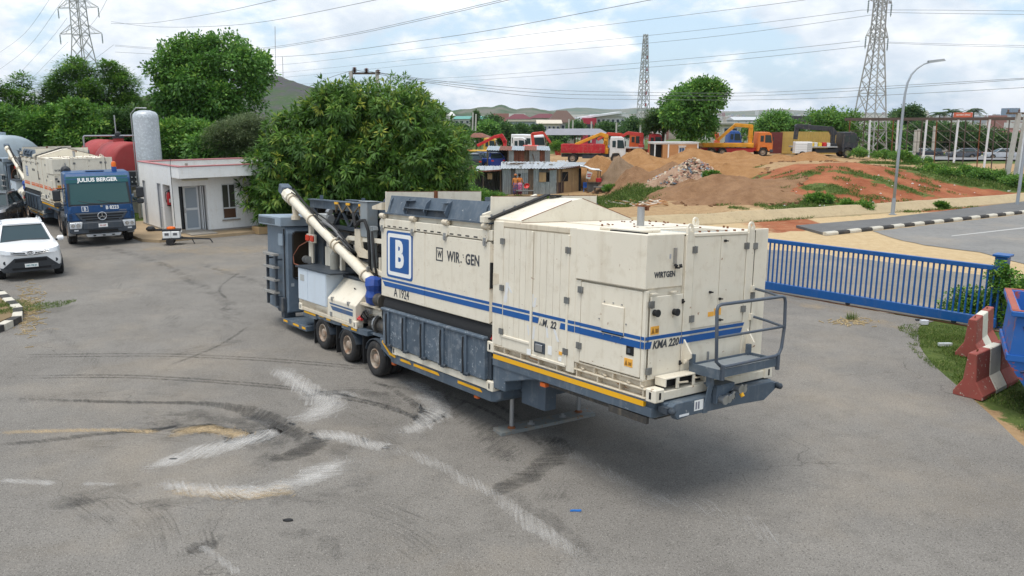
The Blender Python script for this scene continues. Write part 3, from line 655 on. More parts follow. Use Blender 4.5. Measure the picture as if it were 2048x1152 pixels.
    for x in (-6.78, -3.62): P('flap_fin', MB().prism([(x, .0, 3.365), (x, .11, 3.66), (x, .06, 3.60)], (.02, 0, 0)), SLATE, fl, fix=True)
    P('flap_shelf', fr, SLATE, fl)
    P('bracket_pocket', MB().hexa([(-6.12, .018, 3.37), (-4.73, .018, 3.37), (-4.73, .03, 3.37), (-6.12, .03, 3.37)], [(-6.12, .048, 3.475), (-4.73, .048, 3.475), (-4.73, .06, 3.475), (-6.12, .06, 3.475)]), SLATED, fl)
    for x, e, z in ((-7.0, 2.35, 3.765), (-3.43, 2.33, 3.785)):
        P('hopper_wall', MB().box(x-.012, x+.012, .06 if x < -5 else .01, 1.17, 3.36, z-.004), CREAM, bevel=.005)
        P('hopper_wall', MB().box(x-.012, x+.012, 1.24, e, 3.36, z+.008), CREAM, bevel=.005)
    P('wall_gap_post', MB().box(-7.03, -6.95, 1.18, 1.235, 3.4, 3.78), RUST)
    P('hopper_void', MB().box(-6.9, -3.5, .2, 2.3, 3.34, 3.38), GRIME)
    P('hopper_flap', MB().box(-6.87, -3.46, 2.36, 2.40, 3.36, 3.66), SLATE)
    P('roof_bracket', MB().hexa([(-7.45, .0, 3.40), (-7.05, .0, 3.40), (-7.05, .14, 3.40), (-7.45, .14, 3.40)], [(-7.45, .0, 3.46), (-7.05, .0, 3.55), (-7.05, .14, 3.55), (-7.45, .14, 3.46)]), CREAM2)
    # ---- generator / control container ------------------------------------------------------------
    g = MB().box(-3.30, -1.34, .03, 2.47, 1.40, 3.375).box(-1.34, -.03, .06, 2.47, 1.50, 3.365)
    gh = P('generator_housing', g, CREAM, bevel=.01)
    P('corner_post', MB().box(-3.33, -3.06, .0, .06, 1.40, 3.40), CREAM, gh, bevel=.01); P('corner_post', MB().box(-1.50, -1.33, -.012, .06, 1.32, 3.41), CREAM, gh, bevel=.01)
    P('lift_pocket', MB().hexa([(-3.32, -.004, 2.36), (-3.17, -.004, 2.40), (-3.17, .0, 2.40), (-3.32, .0, 2.36)], [(-3.32, -.004, 2.56), (-3.17, -.004, 2.56), (-3.17, .0, 2.56), (-3.32, .0, 2.56)]), CREAM2, gh)
    P('door_header', MB().box(-3.06, -1.50, -.006, .04, 3.315, 3.40), CREAM2, gh, bevel=.01)
    for (a, e, zb) in ((-3.04, -2.34, 1.60), (-2.29, -1.52, 1.42)):
        d = P('side_door', MB().box(a, e, .012, .04, 1.40, 3.31), CREAM2)
        n = 5; s = (e-a)/n
        for i in range(n): P('board', MB().box(a+i*s+.003, a+(i+1)*s-.003, -.006, .012, zb, 3.30), CREAM, d)
        P('bottom_rail', MB().box(a-.02, e+.02, -.022, .012, zb-.045, zb), CREAM, d, bevel=.008)
        if zb > 1.5: P('board', MB().box(a, e, -.006, .012, 1.40, 1.553), CREAM, d)
        P('door_stile', MB().box(e-.0, e+.045, -.028, .03, 1.40, 3.30), CREAM, d, bevel=.008)
    for z in (1.62, 2.32, 3.06): hinge(root, -3.06, z+.03)
    for z in (1.55, 2.30, 3.02): hinge(root, -1.505, z+.06)
    hd = P('door_handle', MB().box(-2.23, -1.97, -.02, 0, 1.47, 1.64), SLATED, bevel=.01); P('handle_plate', MB().box(-2.18, -2.02, -.035, -.02, 1.50, 1.61), STEEL, hd, bevel=.01)
    for x, z, ww, hh, mm in ((-2.33, 1.45, .10, .09, WHITE), (-1.86, 1.56, .09, .13, WHITE), (-1.62, 1.56, .07, .05, STICK), (-1.63, 1.47, .07, .06, WHITE)):
        P('sticker', MB().box(x-ww/2, x+ww/2, -.012 if x > -2.25 else -.03, -.007 if x > -2.25 else -.028, z-hh/2, z+hh/2), mm)
    for (x0, z0, x1, z1, ww) in ((-2.93, 2.45, -2.98, 2.12, .09), (-2.90, 2.40, -2.82, 2.3, .05), (-2.30, 2.35, -2.33, 2.05, .07), (-2.22, 2.30, -2.26, 2.15, .06), (-2.24, 1.86, -2.26, 1.66, .06), (-1.95, 1.9, -1.92, 1.74, .05), (-1.78, 1.9, -1.68, 1.72, .06), (-2.40, 1.86, -2.36, 1.7, .05)):
        if not second:
            k = MB(); n = 6
            for i in range(n):
                t0, t1 = i/n, (i+1)/n; xa, xb = x0+(x1-x0)*t0, x0+(x1-x0)*t1; za, zb2 = z0+(z1-z0)*t0, z0+(z1-z0)*t1; wa, wb = ww*(.6+.5*random.random()), ww*(.6+.5*random.random())
                k.hexa([(xb-wb/2, -.0085, zb2), (xb+wb/2, -.0085, zb2), (xb+wb/2, -.006, zb2), (xb-wb/2, -.006, zb2)], [(xa-wa/2, -.0085, za), (xa+wa/2, -.0085, za), (xa+wa/2, -.006, za), (xa-wa/2, -.006, za)])
            P('filler_patch', k, flat('body_filler', (.70, .70, .69), .7))
    # lower service door and engine air box
    ld = P('service_door', MB().box(-1.22, -.06, -.012, .05, 1.525, 2.665), CREAM, bevel=.012)
    P('post', MB().box(-1.33, -1.225, -.006, .06, 1.50, 2.68), CREAM, ld); P('post', MB().box(-.055, .0, -.004, .06, 1.50, 2.68), CREAM, ld, bevel=.01)
    P('hatch', MB().box(-.78, -.36, -.035, -.012, 2.04, 2.42), CREAM, ld, bevel=.01)
    P('hatch_gap', MB().box(-.78, -.36, -.016, -.0125, 2.022, 2.04), DARK, ld)
    for x, z in ((-.74, 2.45), (-.57, 2.45), (-.41, 2.45), (-.83, 2.2), (-.32, 2.2), (-.74, 2.0), (-.57, 2.0), (-.41, 2.0)): P('bolt', MB().cyl((x, -.012, z), (x, -.022, z), .011, n=6), STEEL, ld)
    P('vent', MB().box(-.30, -.165, -.018, -.012, 1.80, 1.92), DARK, ld); P('vent_frame', MB().box(-.27, -.22, -.024, -.018, 1.83, 1.89), SLATED, ld)
    P('warning_sticker', MB().box(-.33, -.18, -.016, -.012, 1.64, 1.75), STICK, ld)
    P('warning_symbol', MB().prism([(-.32, -.018, 1.655), (-.265, -.018, 1.655), (-.2925, -.018, 1.73)], (0, .002, 0)).prism([(-.25, -.018, 1.66), (-.195, -.018, 1.66), (-.195, -.018, 1.71), (-.2225, -.018, 1.70), (-.25, -.018, 1.71)], (0, .002, 0)), flat('symbol_ink', (.30, .14, .02), .6), ld, fix=True)
    for z in (1.75, 2.55): hinge(root, -1.22, z)
    ab = P('air_box', MB().box(-1.325, .0, -.035, .70, 2.695, 3.41), CREAM, bevel=.015)
    P('rain_lip', MB().box(-.95, -.2, .04, .45, 3.41, 3.45), CREAM, ab, bevel=.01); P('air_gap', MB().box(-.7, -.05, .0, .04, 3.411, 3.425), DARK, ab)
    # front wall
    fd = P('front_door', MB().box(.0, .016, .075, .705, 1.50, 2.60), CREAM, bevel=.006)
    for y, z in ((.15, 2.39), (.53, 2.37)): P('knob', MB().cyl((.016, y, z), (.07, y, z), .042, n=14).cyl((.07, y, z), (.085, y, z), .05, n=14), BLACK, fd, smooth=True)
    for z in (2.50, 1.66): P('latch', MB().box(.016, .035, .675, .70, z-.03, z+.03).cyl((.03, .68, z), (.06, .68, z), .014, n=6), BLACK, fd)
    P('warning_sticker', MB().box(.017, .02, .09, .25, 2.10, 2.21), STICK, fd)
    P('warning_symbol', MB().prism([(.021, .10, 2.115), (.021, .165, 2.115), (.021, .1325, 2.195)], (.001, 0, 0)).prism([(.021, .18, 2.12), (.021, .24, 2.12), (.021, .24, 2.18), (.021, .21, 2.17), (.021, .18, 2.18)], (.001, 0, 0)), flat('symbol_ink', (.30, .14, .02), .6), fd, fix=True)
    for z in (1.62, 2.50): hinge(root, 0, z, 'F', .085)
    for y in (.12, .50): P('door_stay', MB().box(.0, .05, y-.05, y+.05, 2.635, 2.65), CREAM, fd)
    P('gauge', MB().box(0, .03, .485, .525, 3.02, 3.22), STEEL, ab); P('gauge_tap', MB().cyl((.02, .505, 3.0), (.05, .505, 2.98), .022, n=8).bar((.03, .50, 2.96), (.05, .56, 2.955), .02).cyl((.03, .575, 2.975), (.06, .60, 2.985), .025, n=8), BLACK, ab)
    P('sticker', MB().box(0, .004, .41, .44, 3.08, 3.14), flat('sticker_grey', (.4, .4, .42), .6), ab)
    P('front_panel', MB().box(-.03, .0, .705, 2.235, 1.50, 3.36), CREAM)
    P('front_column', MB().box(.0, .022, .715, .875, 1.50, 3.39).box(.0, .022, 2.03, 2.20, 1.50, 3.38).box(.0, .02, .875, 2.03, 3.355, 3.40), CREAM, bevel=.006)
    P('front_panel_lower', MB().box(.0, .008, .875, 2.03, 1.50, 2.075), CREAM)
    for a, e in ((.885, 1.445), (1.455, 2.02)): P('front_leaf', MB().box(.0, .012, a, e, 2.10, 3.345), CREAM, bevel=.005)
    for y, z in ((1.52, 3.28), (1.25, 2.58), (1.47, 2.47), (1.50, 2.17)): P('latch', MB().cyl((.012, y, z), (.04, y, z), .018, n=8).bar((.035, y, z), (.035, y+.05, z-.004), .018), BLACK)
    for y, z in ((.885, 3.18), (.885, 2.24), (2.02, 3.19), (2.02, 2.28)): hinge(root, 0, z, 'F', y)
    P('warning_sticker', MB().box(.013, .016, 1.37, 1.52, 2.24, 2.34).box(.013, .016, 1.24, 1.36, 2.235, 2.30), STICK)
    P('door_slot', MB().box(.0, .006, 2.205, 2.228, 1.66, 3.405), DARK)
    P('end_panel', MB().box(-.03, .02, 2.228, 2.52, 1.52, 3.425), CREAM, bevel=.006)
    for z in (3.18, 2.46): hinge(root, 0, z, 'F', 2.217)
    P('level_glass', MB().box(.008, .025, 1.27, 1.30, 1.57, 1.74), STEEL)
    # roof
    rf = P('roof', MB().box(-3.28, -.02, .05, 2.46, 3.378, 3.40), CREAM, bevel=.01)
    P('roof_hatch', MB().box(-2.5, -1.0, .8, 2.2, 3.40, 3.415), CREAM, rf, bevel=.01)
    P('roof_grille', MB().box(-.62, -.08, .86, 1.75, 3.40, 3.408), GALV, rf)
    for i in range(10): P('grille_bar', MB().box(-.60+.052*i, -.585+.052*i, .88, 1.73, 3.408, 3.416), CREAM2, rf)
    bl = MB()
    for i in range(26):
        x, y = random.uniform(-2.4, -.5), random.choice((.78, .9, 1.35, 1.7, 2.1, 2.3))+random.uniform(-.05, .05); bl.cyl((x, y, 3.40), (x, y, 3.43), .016, n=6)
    for i in range(8): bl.cyl((-.08-.0*i, .9+.19*i, 3.40), (-.08, .9+.19*i, 3.422), .02, n=6)
    tag(P('roof_bolts', bl, RUST, rf), kind='stuff')
    for y, x in ((.79, .0), (2.12, .0), (1.6, -3.1), (2.35, -1.2)):
        e = MB(); n = 12
        for k in range(n):
            a0, a1 = 2*PI*k/n, 2*PI*(k+1)/n
            e.prism([(x-.01, y+math.cos(a0)*.035, 3.47+math.sin(a0)*.035), (x-.01, y+math.cos(a0)*.062, 3.47+math.sin(a0)*.062), (x-.01, y+math.cos(a1)*.062, 3.47+math.sin(a1)*.062), (x-.01, y+math.cos(a1)*.035, 3.47+math.sin(a1)*.035)], (.025, 0, 0))
        e.box(x-.01, x+.025, y-.062, y-.035, 3.30, 3.47).box(x-.01, x+.025, y+.035, y+.062, 3.30, 3.47).box(x-.01, x+.025, y-.04, y+.04, 3.30, 3.42)
        P('lifting_eye', e, CREAM, rf, fix=True)
    st = P('exhaust_stack', MB().cyl((-1.28, 1.2, 3.40), (-1.28, 1.2, 3.70), .055, n=16).cyl((-1.28, 1.2, 3.40), (-1.28, 1.2, 3.41), .16, n=16), STEEL, smooth=True)
    P('rain_flap', MB().hexa([(-1.34, 1.14, 3.70), (-1.20, 1.14, 3.70), (-1.20, 1.30, 3.69), (-1.34, 1.30, 3.69)], [(-1.34, 1.14, 3.725), (-1.20, 1.14, 3.725), (-1.20, 1.32, 3.71), (-1.34, 1.32, 3.71)]).box(-1.30, -1.24, 1.29, 1.33, 3.64, 3.71), RUST, st)
    gc = P('roof_cover', MB().prism([(-2.65, .03, 3.40), (-2.65, .03, 3.43), (-2.65, 1.05, 3.735), (-2.65, 1.28, 3.77), (-2.65, 2.42, 3.43), (-2.65, 2.42, 3.40)], (-.68, 0, 0)), CREAM, fix=True)
    P('rubber_edge', MB().bar((-3.37, -.06, 3.425), (-3.37, 1.15, 3.815), .12, .022).bar((-3.35, 1.12, 3.80), (-3.30, 1.32, 3.80), .26, .02).bar((-3.35, 1.30, 3.80), (-3.32, 2.42, 3.46), .08, .02), BLACK, gc)
    P('cover_beam', MB().bar((-3.45, -.12, 3.44), (-3.45, .98, 3.76), .05, .13).box(-3.52, -3.40, -.14, .0, 3.36, 3.47), CREAM, gc, bevel=.008)
    for t in (.12, .35, .55, .75, .92): P('bolt', MB().cyl((-3.42, -.12+1.1*t, 3.44+.32*t), (-3.405, -.12+1.1*t, 3.44+.32*t), .022, n=8), STEEL, gc)
    for q0, q1 in (((-2.652, .03, 3.432), (-2.652, 1.05, 3.737)), ((-2.652, 1.28, 3.772), (-2.652, 2.42, 3.432)), ((-2.652, .05, 3.402), (-2.652, 2.4, 3.402))): P('rusty_seam', MB().bar(q0, q1, .008, .010), RUST, gc)
    for x, y0, y1, z in ((-7.0, .08, 1.16, 3.763), (-7.0, 1.26, 2.33, 3.775), (-3.43, .03, 1.15, 3.783), (-3.43, 1.26, 2.31, 3.795)): P('rusty_seam', MB().box(x-.013, x+.013, y0, y1, z-.004, z+.004), RUST)
    for x, z, ln in ((-2.55, 1.33, .42), (-1.25, 1.36, .2), (-.62, 1.33, .3), (-.2, 1.44, .12)): P('rust_stain', MB().prism([(x, .099, z+.035), (x+.05, .099, z+.04), (x+ln, .099, z-.03), (x+.1, .099, z-.02)], (0, .002, 0)), paint('rust_wash', (.40, .20, .09), .9, damt=.5, dirt=(.55, .42, .28)), fix=True)
    # container base frame with ribs
    bf = MB().box(-3.32, .06, .10, 2.4, 1.26, 1.40).box(-3.32, .05, .0, .10, 1.26, 1.285).box(-3.32, .05, .0, .10, 1.375, 1.40).box(-1.32, .0, .0, .10, 1.485, 1.51).box(-1.32, -.02, .06, 2.4, 1.40, 1.50)
    base = P('base_frame', bf, CREAM2, bevel=.006)
    for i in range(8): x = -3.0+.43*i; P('frame_rib', MB().box(x-.008, x+.008, .005, .10, 1.285, 1.375), CREAM2, base)
    for x in (-1.3, -.92, -.55, -.04): P('frame_rib', MB().box(x-.008, x+.008, .005, .06, 1.40, 1.485), CREAM2, base)
    for x in (-1.2, -.75, -.3, -.06): P('frame_rib', MB().bar((x, .03, 1.43), (x+.07, .0, 1.42), .03, .012), CREAM2, base)
    P('front_rail', MB().box(.04, .215, .15, 2.35, 1.255, 1.375).box(.0, .21, .8, 2.35, 1.375, 1.40), CREAM, base, bevel=.01)
    for x0, y0 in ((.06, -.008), (.06, 2.34), (-3.46, -.008), (-3.46, 2.34)):
        P('corner_casting', MB().box(x0, x0+.178, y0, y0+.178, 1.245, 1.425), CREAM, base, bevel=.014)
        if y0 < 1: P('casting_slot', MB().box(x0+.07, x0+.105, y0-.004, y0, 1.29, 1.38), DARK, base)
        if x0 > 0: P('casting_slot', MB().box(x0+.178, x0+.182, y0+.07, y0+.105, 1.29, 1.38), DARK, base)
    sp = P('checker_step', MB().box(.03, .215, .20, 1.02, 1.525, 1.545).box(.03, .215, .20, .225, 1.43, 1.525).box(.03, .215, .995, 1.02, 1.38, 1.525).box(.19, .213, .42, .48, 1.38, 1.525).box(.19, .213, .75, .80, 1.38, 1.525), CREAM, base, bevel=.005)
    P('step_void', MB().box(.02, .14, .225, .995, 1.405, 1.52), DARK, base)
    P('lock_pin', MB().bar((.215, .45, 1.46), (.235, .62, 1.455), .02), CREAM2, base); P('lock_pin', MB().box(.21, .24, .78, .92, 1.475, 1.49), CREAM2, base)
    P('twist_lock', MB().lathe([(.03, 0), (.06, .03), (.05, .09), (.02, .11)], (-3.38, .08, 1.43), n=10).cyl((-3.38, .03, 1.47), (-3.25, .03, 1.49), .025, n=8), REDP)
    P('twist_lock', MB().lathe([(.03, 0), (.05, .03), (.04, .08), (.02, .1)], (-8.15, .08, 1.02), n=10).cyl((-8.2, .05, 1.05), (-8.02, .05, 1.06), .03, n=8), REDP)
    P('locking_screw', MB().cyl((-3.40, .08, 1.12), (-3.40, .08, 1.24), .035, n=8).box(-3.46, -3.34, .03, .13, 1.14, 1.18), STEEL)
    # front bumper, coupling box
    bp = P('bumper', MB().prism([(.26, .10, 1.16), (.26, .25, 1.24), (.26, 2.35, 1.24), (.26, 2.50, 1.17), (.26, 2.42, 1.10), (.26, 2.18, .98), (.26, 1.6, 1.01), (.26, .55, 1.03), (.26, .30, 1.01), (.26, .22, 1.10)], (.10, 0, 0)).box(.10, .27, .15, 2.45, 1.10, 1.235), SLATE, fix=True, bevel=.01)
    for y in (.14, 2.46): P('end_lamp', MB().lathe([(.035, 0), (.046, .02), (.044, .07), (.02, .09)], (.36, y, 1.16), 'X', 12).box(.2, .36, y-.05, y+.05, 1.12, 1.2), SLATED, bp, smooth=True)
    P('number_plate', MB().box(.361, .366, .62, .80, 1.08, 1.22), WHITE, bp); P('plate_text', MB().box(.367, .368, .64, .67, 1.10, 1.20).box(.367, .368, .69, .72, 1.10, 1.20), flat('plate_ink', (.2, .2, .25), .6), bp)
    P('reflector', MB().box(.361, .364, .33, .52, 1.045, 1.075), flat('reflector_white', (.7, .72, .74), .3), bp)
    P('spec_label', MB().box(.361, .365, 1.30, 1.46, 1.10, 1.24), flat('label_paper', (.55, .58, .6), .6), bp)
    cb = P('coupling_box', MB().box(.36, .44, .98, 1.36, 1.13, 1.36).box(.2, .44, .98, 1.36, 1.36, 1.385), SLATE, bevel=.008)
    for y, z, rr in ((1.05, 1.20, .05), (1.13, 1.20, .04), (1.20, 1.23, .03), (1.37, 1.30, .045), (1.45, 1.29, .04)): P('air_coupling', MB().cyl((.44, y, z), (.52, y, z), rr, n=12).cyl((.52, y, z), (.54, y, z), rr*1.25, n=12).bar((.50, y, z), (.52, y+.05, z+.06), .03), STEEL, cb, smooth=True)
    P('socket', MB().box(.44, .50, 1.23, 1.31, 1.17, 1.28), BLACK, cb, bevel=.01); P('yellow_tap', MB().cyl((.52, 1.40, 1.24), (.55, 1.40, 1.20), .03, n=8), YEL, cb)
    P('box_strut', MB().bar((.42, .86, 1.40), (.36, .84, 1.02), .09, .02), SLATE, cb)
    # service platform and rail
    pf = P('platform', MB().box(.10, .12, .8, 2.07, 1.55, 1.65).box(.585, .605, .8, 2.07, 1.55, 1.66).box(.10, .605, .79, .81, 1.53, 1.66).box(.10, .605, 2.06, 2.08, 1.53, 1.66).box(.10, .16, .79, .85, 1.62, 1.78).box(.10, .16, 2.02, 2.08, 1.62, 1.78).box(.35, .42, .85, .93, 1.38, 1.55), SLATE)
    gr = MB()
    for i in range(17): gr.box(.125+.028*i, .135+.028*i, .815, 2.055, 1.595, 1.625)
    for i in range(26): gr.box(.122, .583, .82+.0485*i, .826+.0485*i, 1.60, 1.62)
    P('grating', gr, GALV, pf); P('added_grating_sheet', MB().box(.122, .583, .812, 2.058, 1.585, 1.594), GALV, pf)  # added pale sheet under the bars, lightens the shaded gaps between them
    for y in (.74, 2.13): P('fold_bracket', MB().prism([(.02, y, 1.66), (.02, y, 1.98), (.16, y, 1.80), (.16, y, 1.74), (.06, y, 1.66)], (0, .03, 0)).cyl((.07, y-.02, 1.68), (.07, y+.06, 1.68), .03, n=8), CREAM, pf, fix=True)
    def rr_(pts, rad): return MB().tube(pts, rad, 8)
    loop = [(.6, .80, 1.72), (.6, .72, 1.78), (.6, .70, 2.10), (.6, .675, 2.46), (.6, .70, 2.515), (.6, .76, 2.53), (.6, 2.09, 2.53), (.6, 2.15, 2.51), (.6, 2.17, 2.45), (.6, 2.19, 2.10), (.6, 2.15, 1.80), (.6, 2.10, 1.72), (.6, 2.02, 1.70), (.6, .88, 1.69), (.6, .80, 1.72)]
    rl = P('guard_rail', rr_(loop, .023), GREYT, smooth='all')
    P('mid_rail', rr_([(.6, .70, 2.10), (.6, 2.19, 2.10)], .019), GREYT, rl, smooth='all')
    P('stay', rr_([(.02, 2.25, 2.56), (.28, 2.2, 2.545), (.58, 2.06, 2.53)], .019), GREYT, rl); P('stay', rr_([(.02, 2.25, 2.15), (.28, 2.22, 2.13), (.58, 2.17, 2.10)], .019), GREYT, rl)
    for z in (2.56, 2.15): P('stay_lug', MB().box(.0, .05, 2.17, 2.25, z-.045, z+.045), CREAM, rl)
    P('rail_foot', MB().box(.59, .63, .82, .87, 1.52, 1.72), GREYT, rl); P('rail_foot', MB().box(.59, .63, 2.04, 2.09, 1.50, 1.72), GREYT, rl)
    # ---- stripes and lettering --------------------------------------------------------------------
    def stripe_l(a, e, y=-.0135, slant=0):
        MBs = MB().box(a, e, y-.002, y+.004, 2.035, 2.08)
        MBs.prism([(a+slant*.8, y-.002, 1.92), (a+slant*.25, y-.002, 2.01), (e, y-.002, 2.01), (e, y-.002, 1.92)], (0, .006, 0)); P('stripe', MBs, stripe, fix=True)
    if not second:
        stripe_l(-7.02, -5.415, -.0145, .15); stripe_l(-5.405, -3.40, -.0145)
        stripe_l(-3.33, -3.065, -.002); stripe_l(-3.03, -2.345, -.008)
        P('stripe', MB().box(-2.285, -1.535, -.010, -.006, 2.035, 2.08).prism([(-2.285, -.010, 1.92), (-2.285, -.010, 2.01), (-2.135, -.010, 2.01), (-2.155, -.010, 1.92)], (0, .004, 0)).prism([(-1.655, -.010, 1.92), (-1.635, -.010, 2.01), (-1.535, -.010, 2.01), (-1.535, -.010, 1.92)], (0, .004, 0)), stripe, fix=True)
        stripe_l(-1.50, -1.335, -.0145); stripe_l(-1.325, -1.225, -.008); stripe_l(-1.215, -.79, -.0145); stripe_l(-.35, -.06, -.0145); stripe_l(-.054, .0, -.006)
        P('stripe', MB().box(-.79, -.35, -.038, -.035, 2.042, 2.08).box(-.79, -.35, -.0165, -.0125, 1.92, 2.01), stripe)
        P('stripe', MB().box(.016, .0195, .0, .70, 2.035, 2.08).prism([(.0165, .0, 1.92), (.0165, .10, 1.92), (.0165, .125, 2.01), (.0165, .0, 2.01)], (.003, 0, 0)).prism([(.0165, .655, 1.92), (.0165, .70, 1.92), (.0165, .70, 2.01), (.0165, .68, 2.01)], (.003, 0, 0)), stripe, fix=True)
        P('stripe', MB().prism([(.0225, .705, 1.92), (.0225, 1.975, 1.92), (.0225, 2.02, 2.01), (.0225, .705, 2.01)], (.003, 0, 0)).prism([(.0225, .705, 2.035), (.0225, 2.035, 2.035), (.0225, 2.06, 2.08), (.0225, .705, 2.08)], (.003, 0, 0)), stripe, fix=True)
        text('lettering', 'KMA 220', .145, INK, root, (.0185, .39, 1.955), FRONT, .004, .25, 1.0, .90)
        text('lettering', 'M', .15, INK, root, (-2.005, -.009, 1.945), SIDE, .004, .25, 1.0, .85); text('lettering', '22', .15, INK, root, (-1.80, -.009, 1.945), SIDE, .004, .2, 1.0, .85)
        P('lettering_scrap', MB().prism([(-2.12, -.011, 1.90), (-2.105, -.011, 1.90), (-2.09, -.011, 1.97)], (0, .002, 0)).prism([(-2.085, -.011, 1.90), (-2.06, -.011, 1.90), (-2.08, -.011, 1.945)], (0, .002, 0)).prism([(-2.075, -.011, 1.985), (-2.06, -.011, 1.985), (-2.06, -.011, 2.0)], (0, .002, 0)).prism([(-1.945, -.011, 1.89), (-1.925, -.011, 1.89), (-1.925, -.011, 1.93)], (0, .002, 0)), INK, fix=True)
        text('lettering', 'WIRTGEN', .105, INK, root, (.003, .335, 2.875), FRONT, .0035, 0, 1.05, .82)
        # big sign: blue rounded square, white ring, white B
        def rrect(x0, x1, z0, z1, r, y, d, n=5):
            pts = []
            for cx, cz, a0 in ((x1-r, z1-r, 0), (x0+r, z1-r, 90), (x0+r, z0+r, 180), (x1-r, z0+r, 270)):
                for i in range(n+1): a = R(a0+90*i/n); pts.append((cx+r*math.cos(a), y, cz+r*math.sin(a)))
            return MB().prism(pts, (0, d, 0))
        sg = P('sign_plate', rrect(-6.82, -5.83, 2.12, 3.02, .07, -.0165, .004), BLUE, fix=True)
        P('sign_ring', rrect(-6.77, -5.88, 2.165, 2.975, .055, -.0185, .002), WHITE, sg, fix=True); P('sign_field', rrect(-6.69, -5.96, 2.24, 2.90, .03, -.0205, .002), BLUE, sg, fix=True)
        text('lettering', 'B', .70, WHITE, sg, (-6.32, -.022, 2.565), SIDE, .03, 0, 1, .82)
        P('logo_mark', MB().box(-5.02, -4.995, -.0150, -.0125, 2.60, 2.84).box(-4.825, -4.80, -.0150, -.0125, 2.60, 2.84).box(-5.02, -4.80, -.0150, -.0125, 2.60, 2.622).box(-5.02, -4.80, -.0150, -.0125, 2.818, 2.84), INK)
        text('lettering', 'W', .17, INK, root, (-4.91, -.0145, 2.715), SIDE, .004, .1, 1, .75)
        text('lettering', 'WIR', .25, INK, root, (-4.47, -.0145, 2.705), SIDE, .006, 0, 1.05, .80); text('lettering', 'GEN', .25, INK, root, (-3.89, -.0145, 2.705), SIDE, .006, 0, 1.05, .80)
        P('lettering_scrap', MB().box(-4.245, -4.21, -.0145, -.0125, 2.635, 2.66).box(-4.18, -4.16, -.0145, -.0125, 2.76, 2.785).box(-4.165, -4.15, -.0145, -.0125, 2.725, 2.745), INK)
        text('stencil_lettering', 'A 1924', .25, INK, root, (-6.25, -.0145, 1.835), SIDE, .002, 0, 1.0, .78)
    else:
        for a, e in ((-6.9, -5.6), (-5.2, -4.3), (-4.2, -3.4)): P('stripe', MB().box(a, e, -.016, -.012, 2.035, 2.08).box(a, e, -.016, -.012, 1.92, 2.01), stripe)
        for a, e, y in ((-3.33, -3.065, -.004), (-3.02, -2.6, -.009), (-2.27, -1.54, -.009), (-1.50, -1.34, -.014), (-1.21, -.06, -.016)): P('stripe', MB().box(a, e, y-.002, y+.003, 2.035, 2.08).box(a, e, y-.002, y+.003, 1.92, 2.01), stripe)
        P('stripe', MB().box(.016, .0195, .0, .70, 2.06, 2.10).box(.016, .0195, .0, .12, 1.92, 2.01), stripe)
        text('lettering', 'KMA 220', .17, INK, root, (.0185, .42, 1.955), FRONT, .004, .25, 1.0, .9)
        text('lettering', 'WIRTGEN', .135, INK, root, (.003, .35, 2.875), FRONT, .003, 0, 1.15, .9)
        sg = P('sign_plate', MB().box(-6.25, -5.75, -.016, -.012, 2.35, 2.85), BLUE); P('sign_ring', MB().box(-6.2, -5.8, -.018, -.016, 2.40, 2.80), WHITE, sg); P('sign_field', MB().box(-6.16, -5.84, -.020, -.018, 2.44, 2.76), BLUE, sg)
        text('lettering', 'B', .30, WHITE, sg, (-6.0, -.021, 2.6), SIDE, .012, 0, 1, .85)
        text('lettering', 'WIRTGEN', .16, INK, root, (-4.35, -.0145, 2.72), SIDE, .003, 0, 1.05, .85)
    # ---- rear machinery ----------------------------------------------------------------------------
    rm = P('rear_frame', MB().box(-11.15, -8.15, -.005, .12, .845, .93).box(-11.15, -7.1, .5, 2.45, .84, .95), CREAM2, bevel=.01)
    for x in (-11.18, -8.32): P('corner_casting', MB().box(x, x+.17, -.02, .15, .835, 1.0), CREAM, rm, bevel=.012); P('casting_slot', MB().box(x+.07, x+.1, -.024, -.02, .88, .96), DARK, rm)
    P('lower_panel', MB().box(-11.15, -9.62, .0, .55, .93, 1.09), CREAM, bevel=.01); P('panel_leg', MB().prism([(-11.15, .0, .93), (-11.2, .0, 1.09), (-9.6, .0, 1.09), (-9.6, .0, .93)], (0, .02, 0)), CREAM2, fix=True)
    cab = P('control_cabinet', MB().box(-11.22, -9.66, .0, .58, 1.09, 1.85), PALE, bevel=.008)
    P('cabinet_door', MB().box(-11.2, -10.67, -.012, 0, 1.10, 1.84), PALE, cab, bevel=.005); P('cabinet_door', MB().box(-10.65, -9.68, -.012, 0, 1.10, 1.84), PALE, cab, bevel=.005)
    P('cabinet_label', MB().box(-11.08, -10.85, -.016, -.012, 1.55, 1.70), flat('label_grey', (.42, .43, .42), .6), cab)
    P('cabinet_top', MB().box(-11.3, -9.35, -.04, .95, 1.855, 1.89), SLATED)
    hd = P('engine_hood', MB().prism([(-9.6, .0, .93), (-9.6, .0, 1.32), (-9.6, .42, 1.76), (-9.6, 1.0, 1.76), (-9.6, 1.0, .93)], (1.38, 0, 0)), CREAM, fix=True, bevel=.012)
    P('stripe', MB().prism([(-9.5, -.004, 1.235), (-9.45, -.004, 1.20), (-8.34, -.004, 1.20), (-8.34, -.004, 1.235)], (0, .004, 0)).prism([(-9.44, -.004, 1.17), (-9.33, -.004, 1.08), (-8.34, -.004, 1.08), (-8.34, -.004, 1.17)], (0, .004, 0)), paint('faded_blue', (.06, .12, .24), .5, damt=.4), hd, fix=True)
    for x in (-9.35, -8.55): P('hood_latch', MB().box(x-.035, x+.035, -.02, .03, 1.29, 1.37), STEEL, hd)
    for x, z in ((-9.4, .98), (-8.45, .97)): P('hood_lock', MB().box(x-.05, x+.05, -.012, 0, z-.05, z+.05), STEEL, hd)
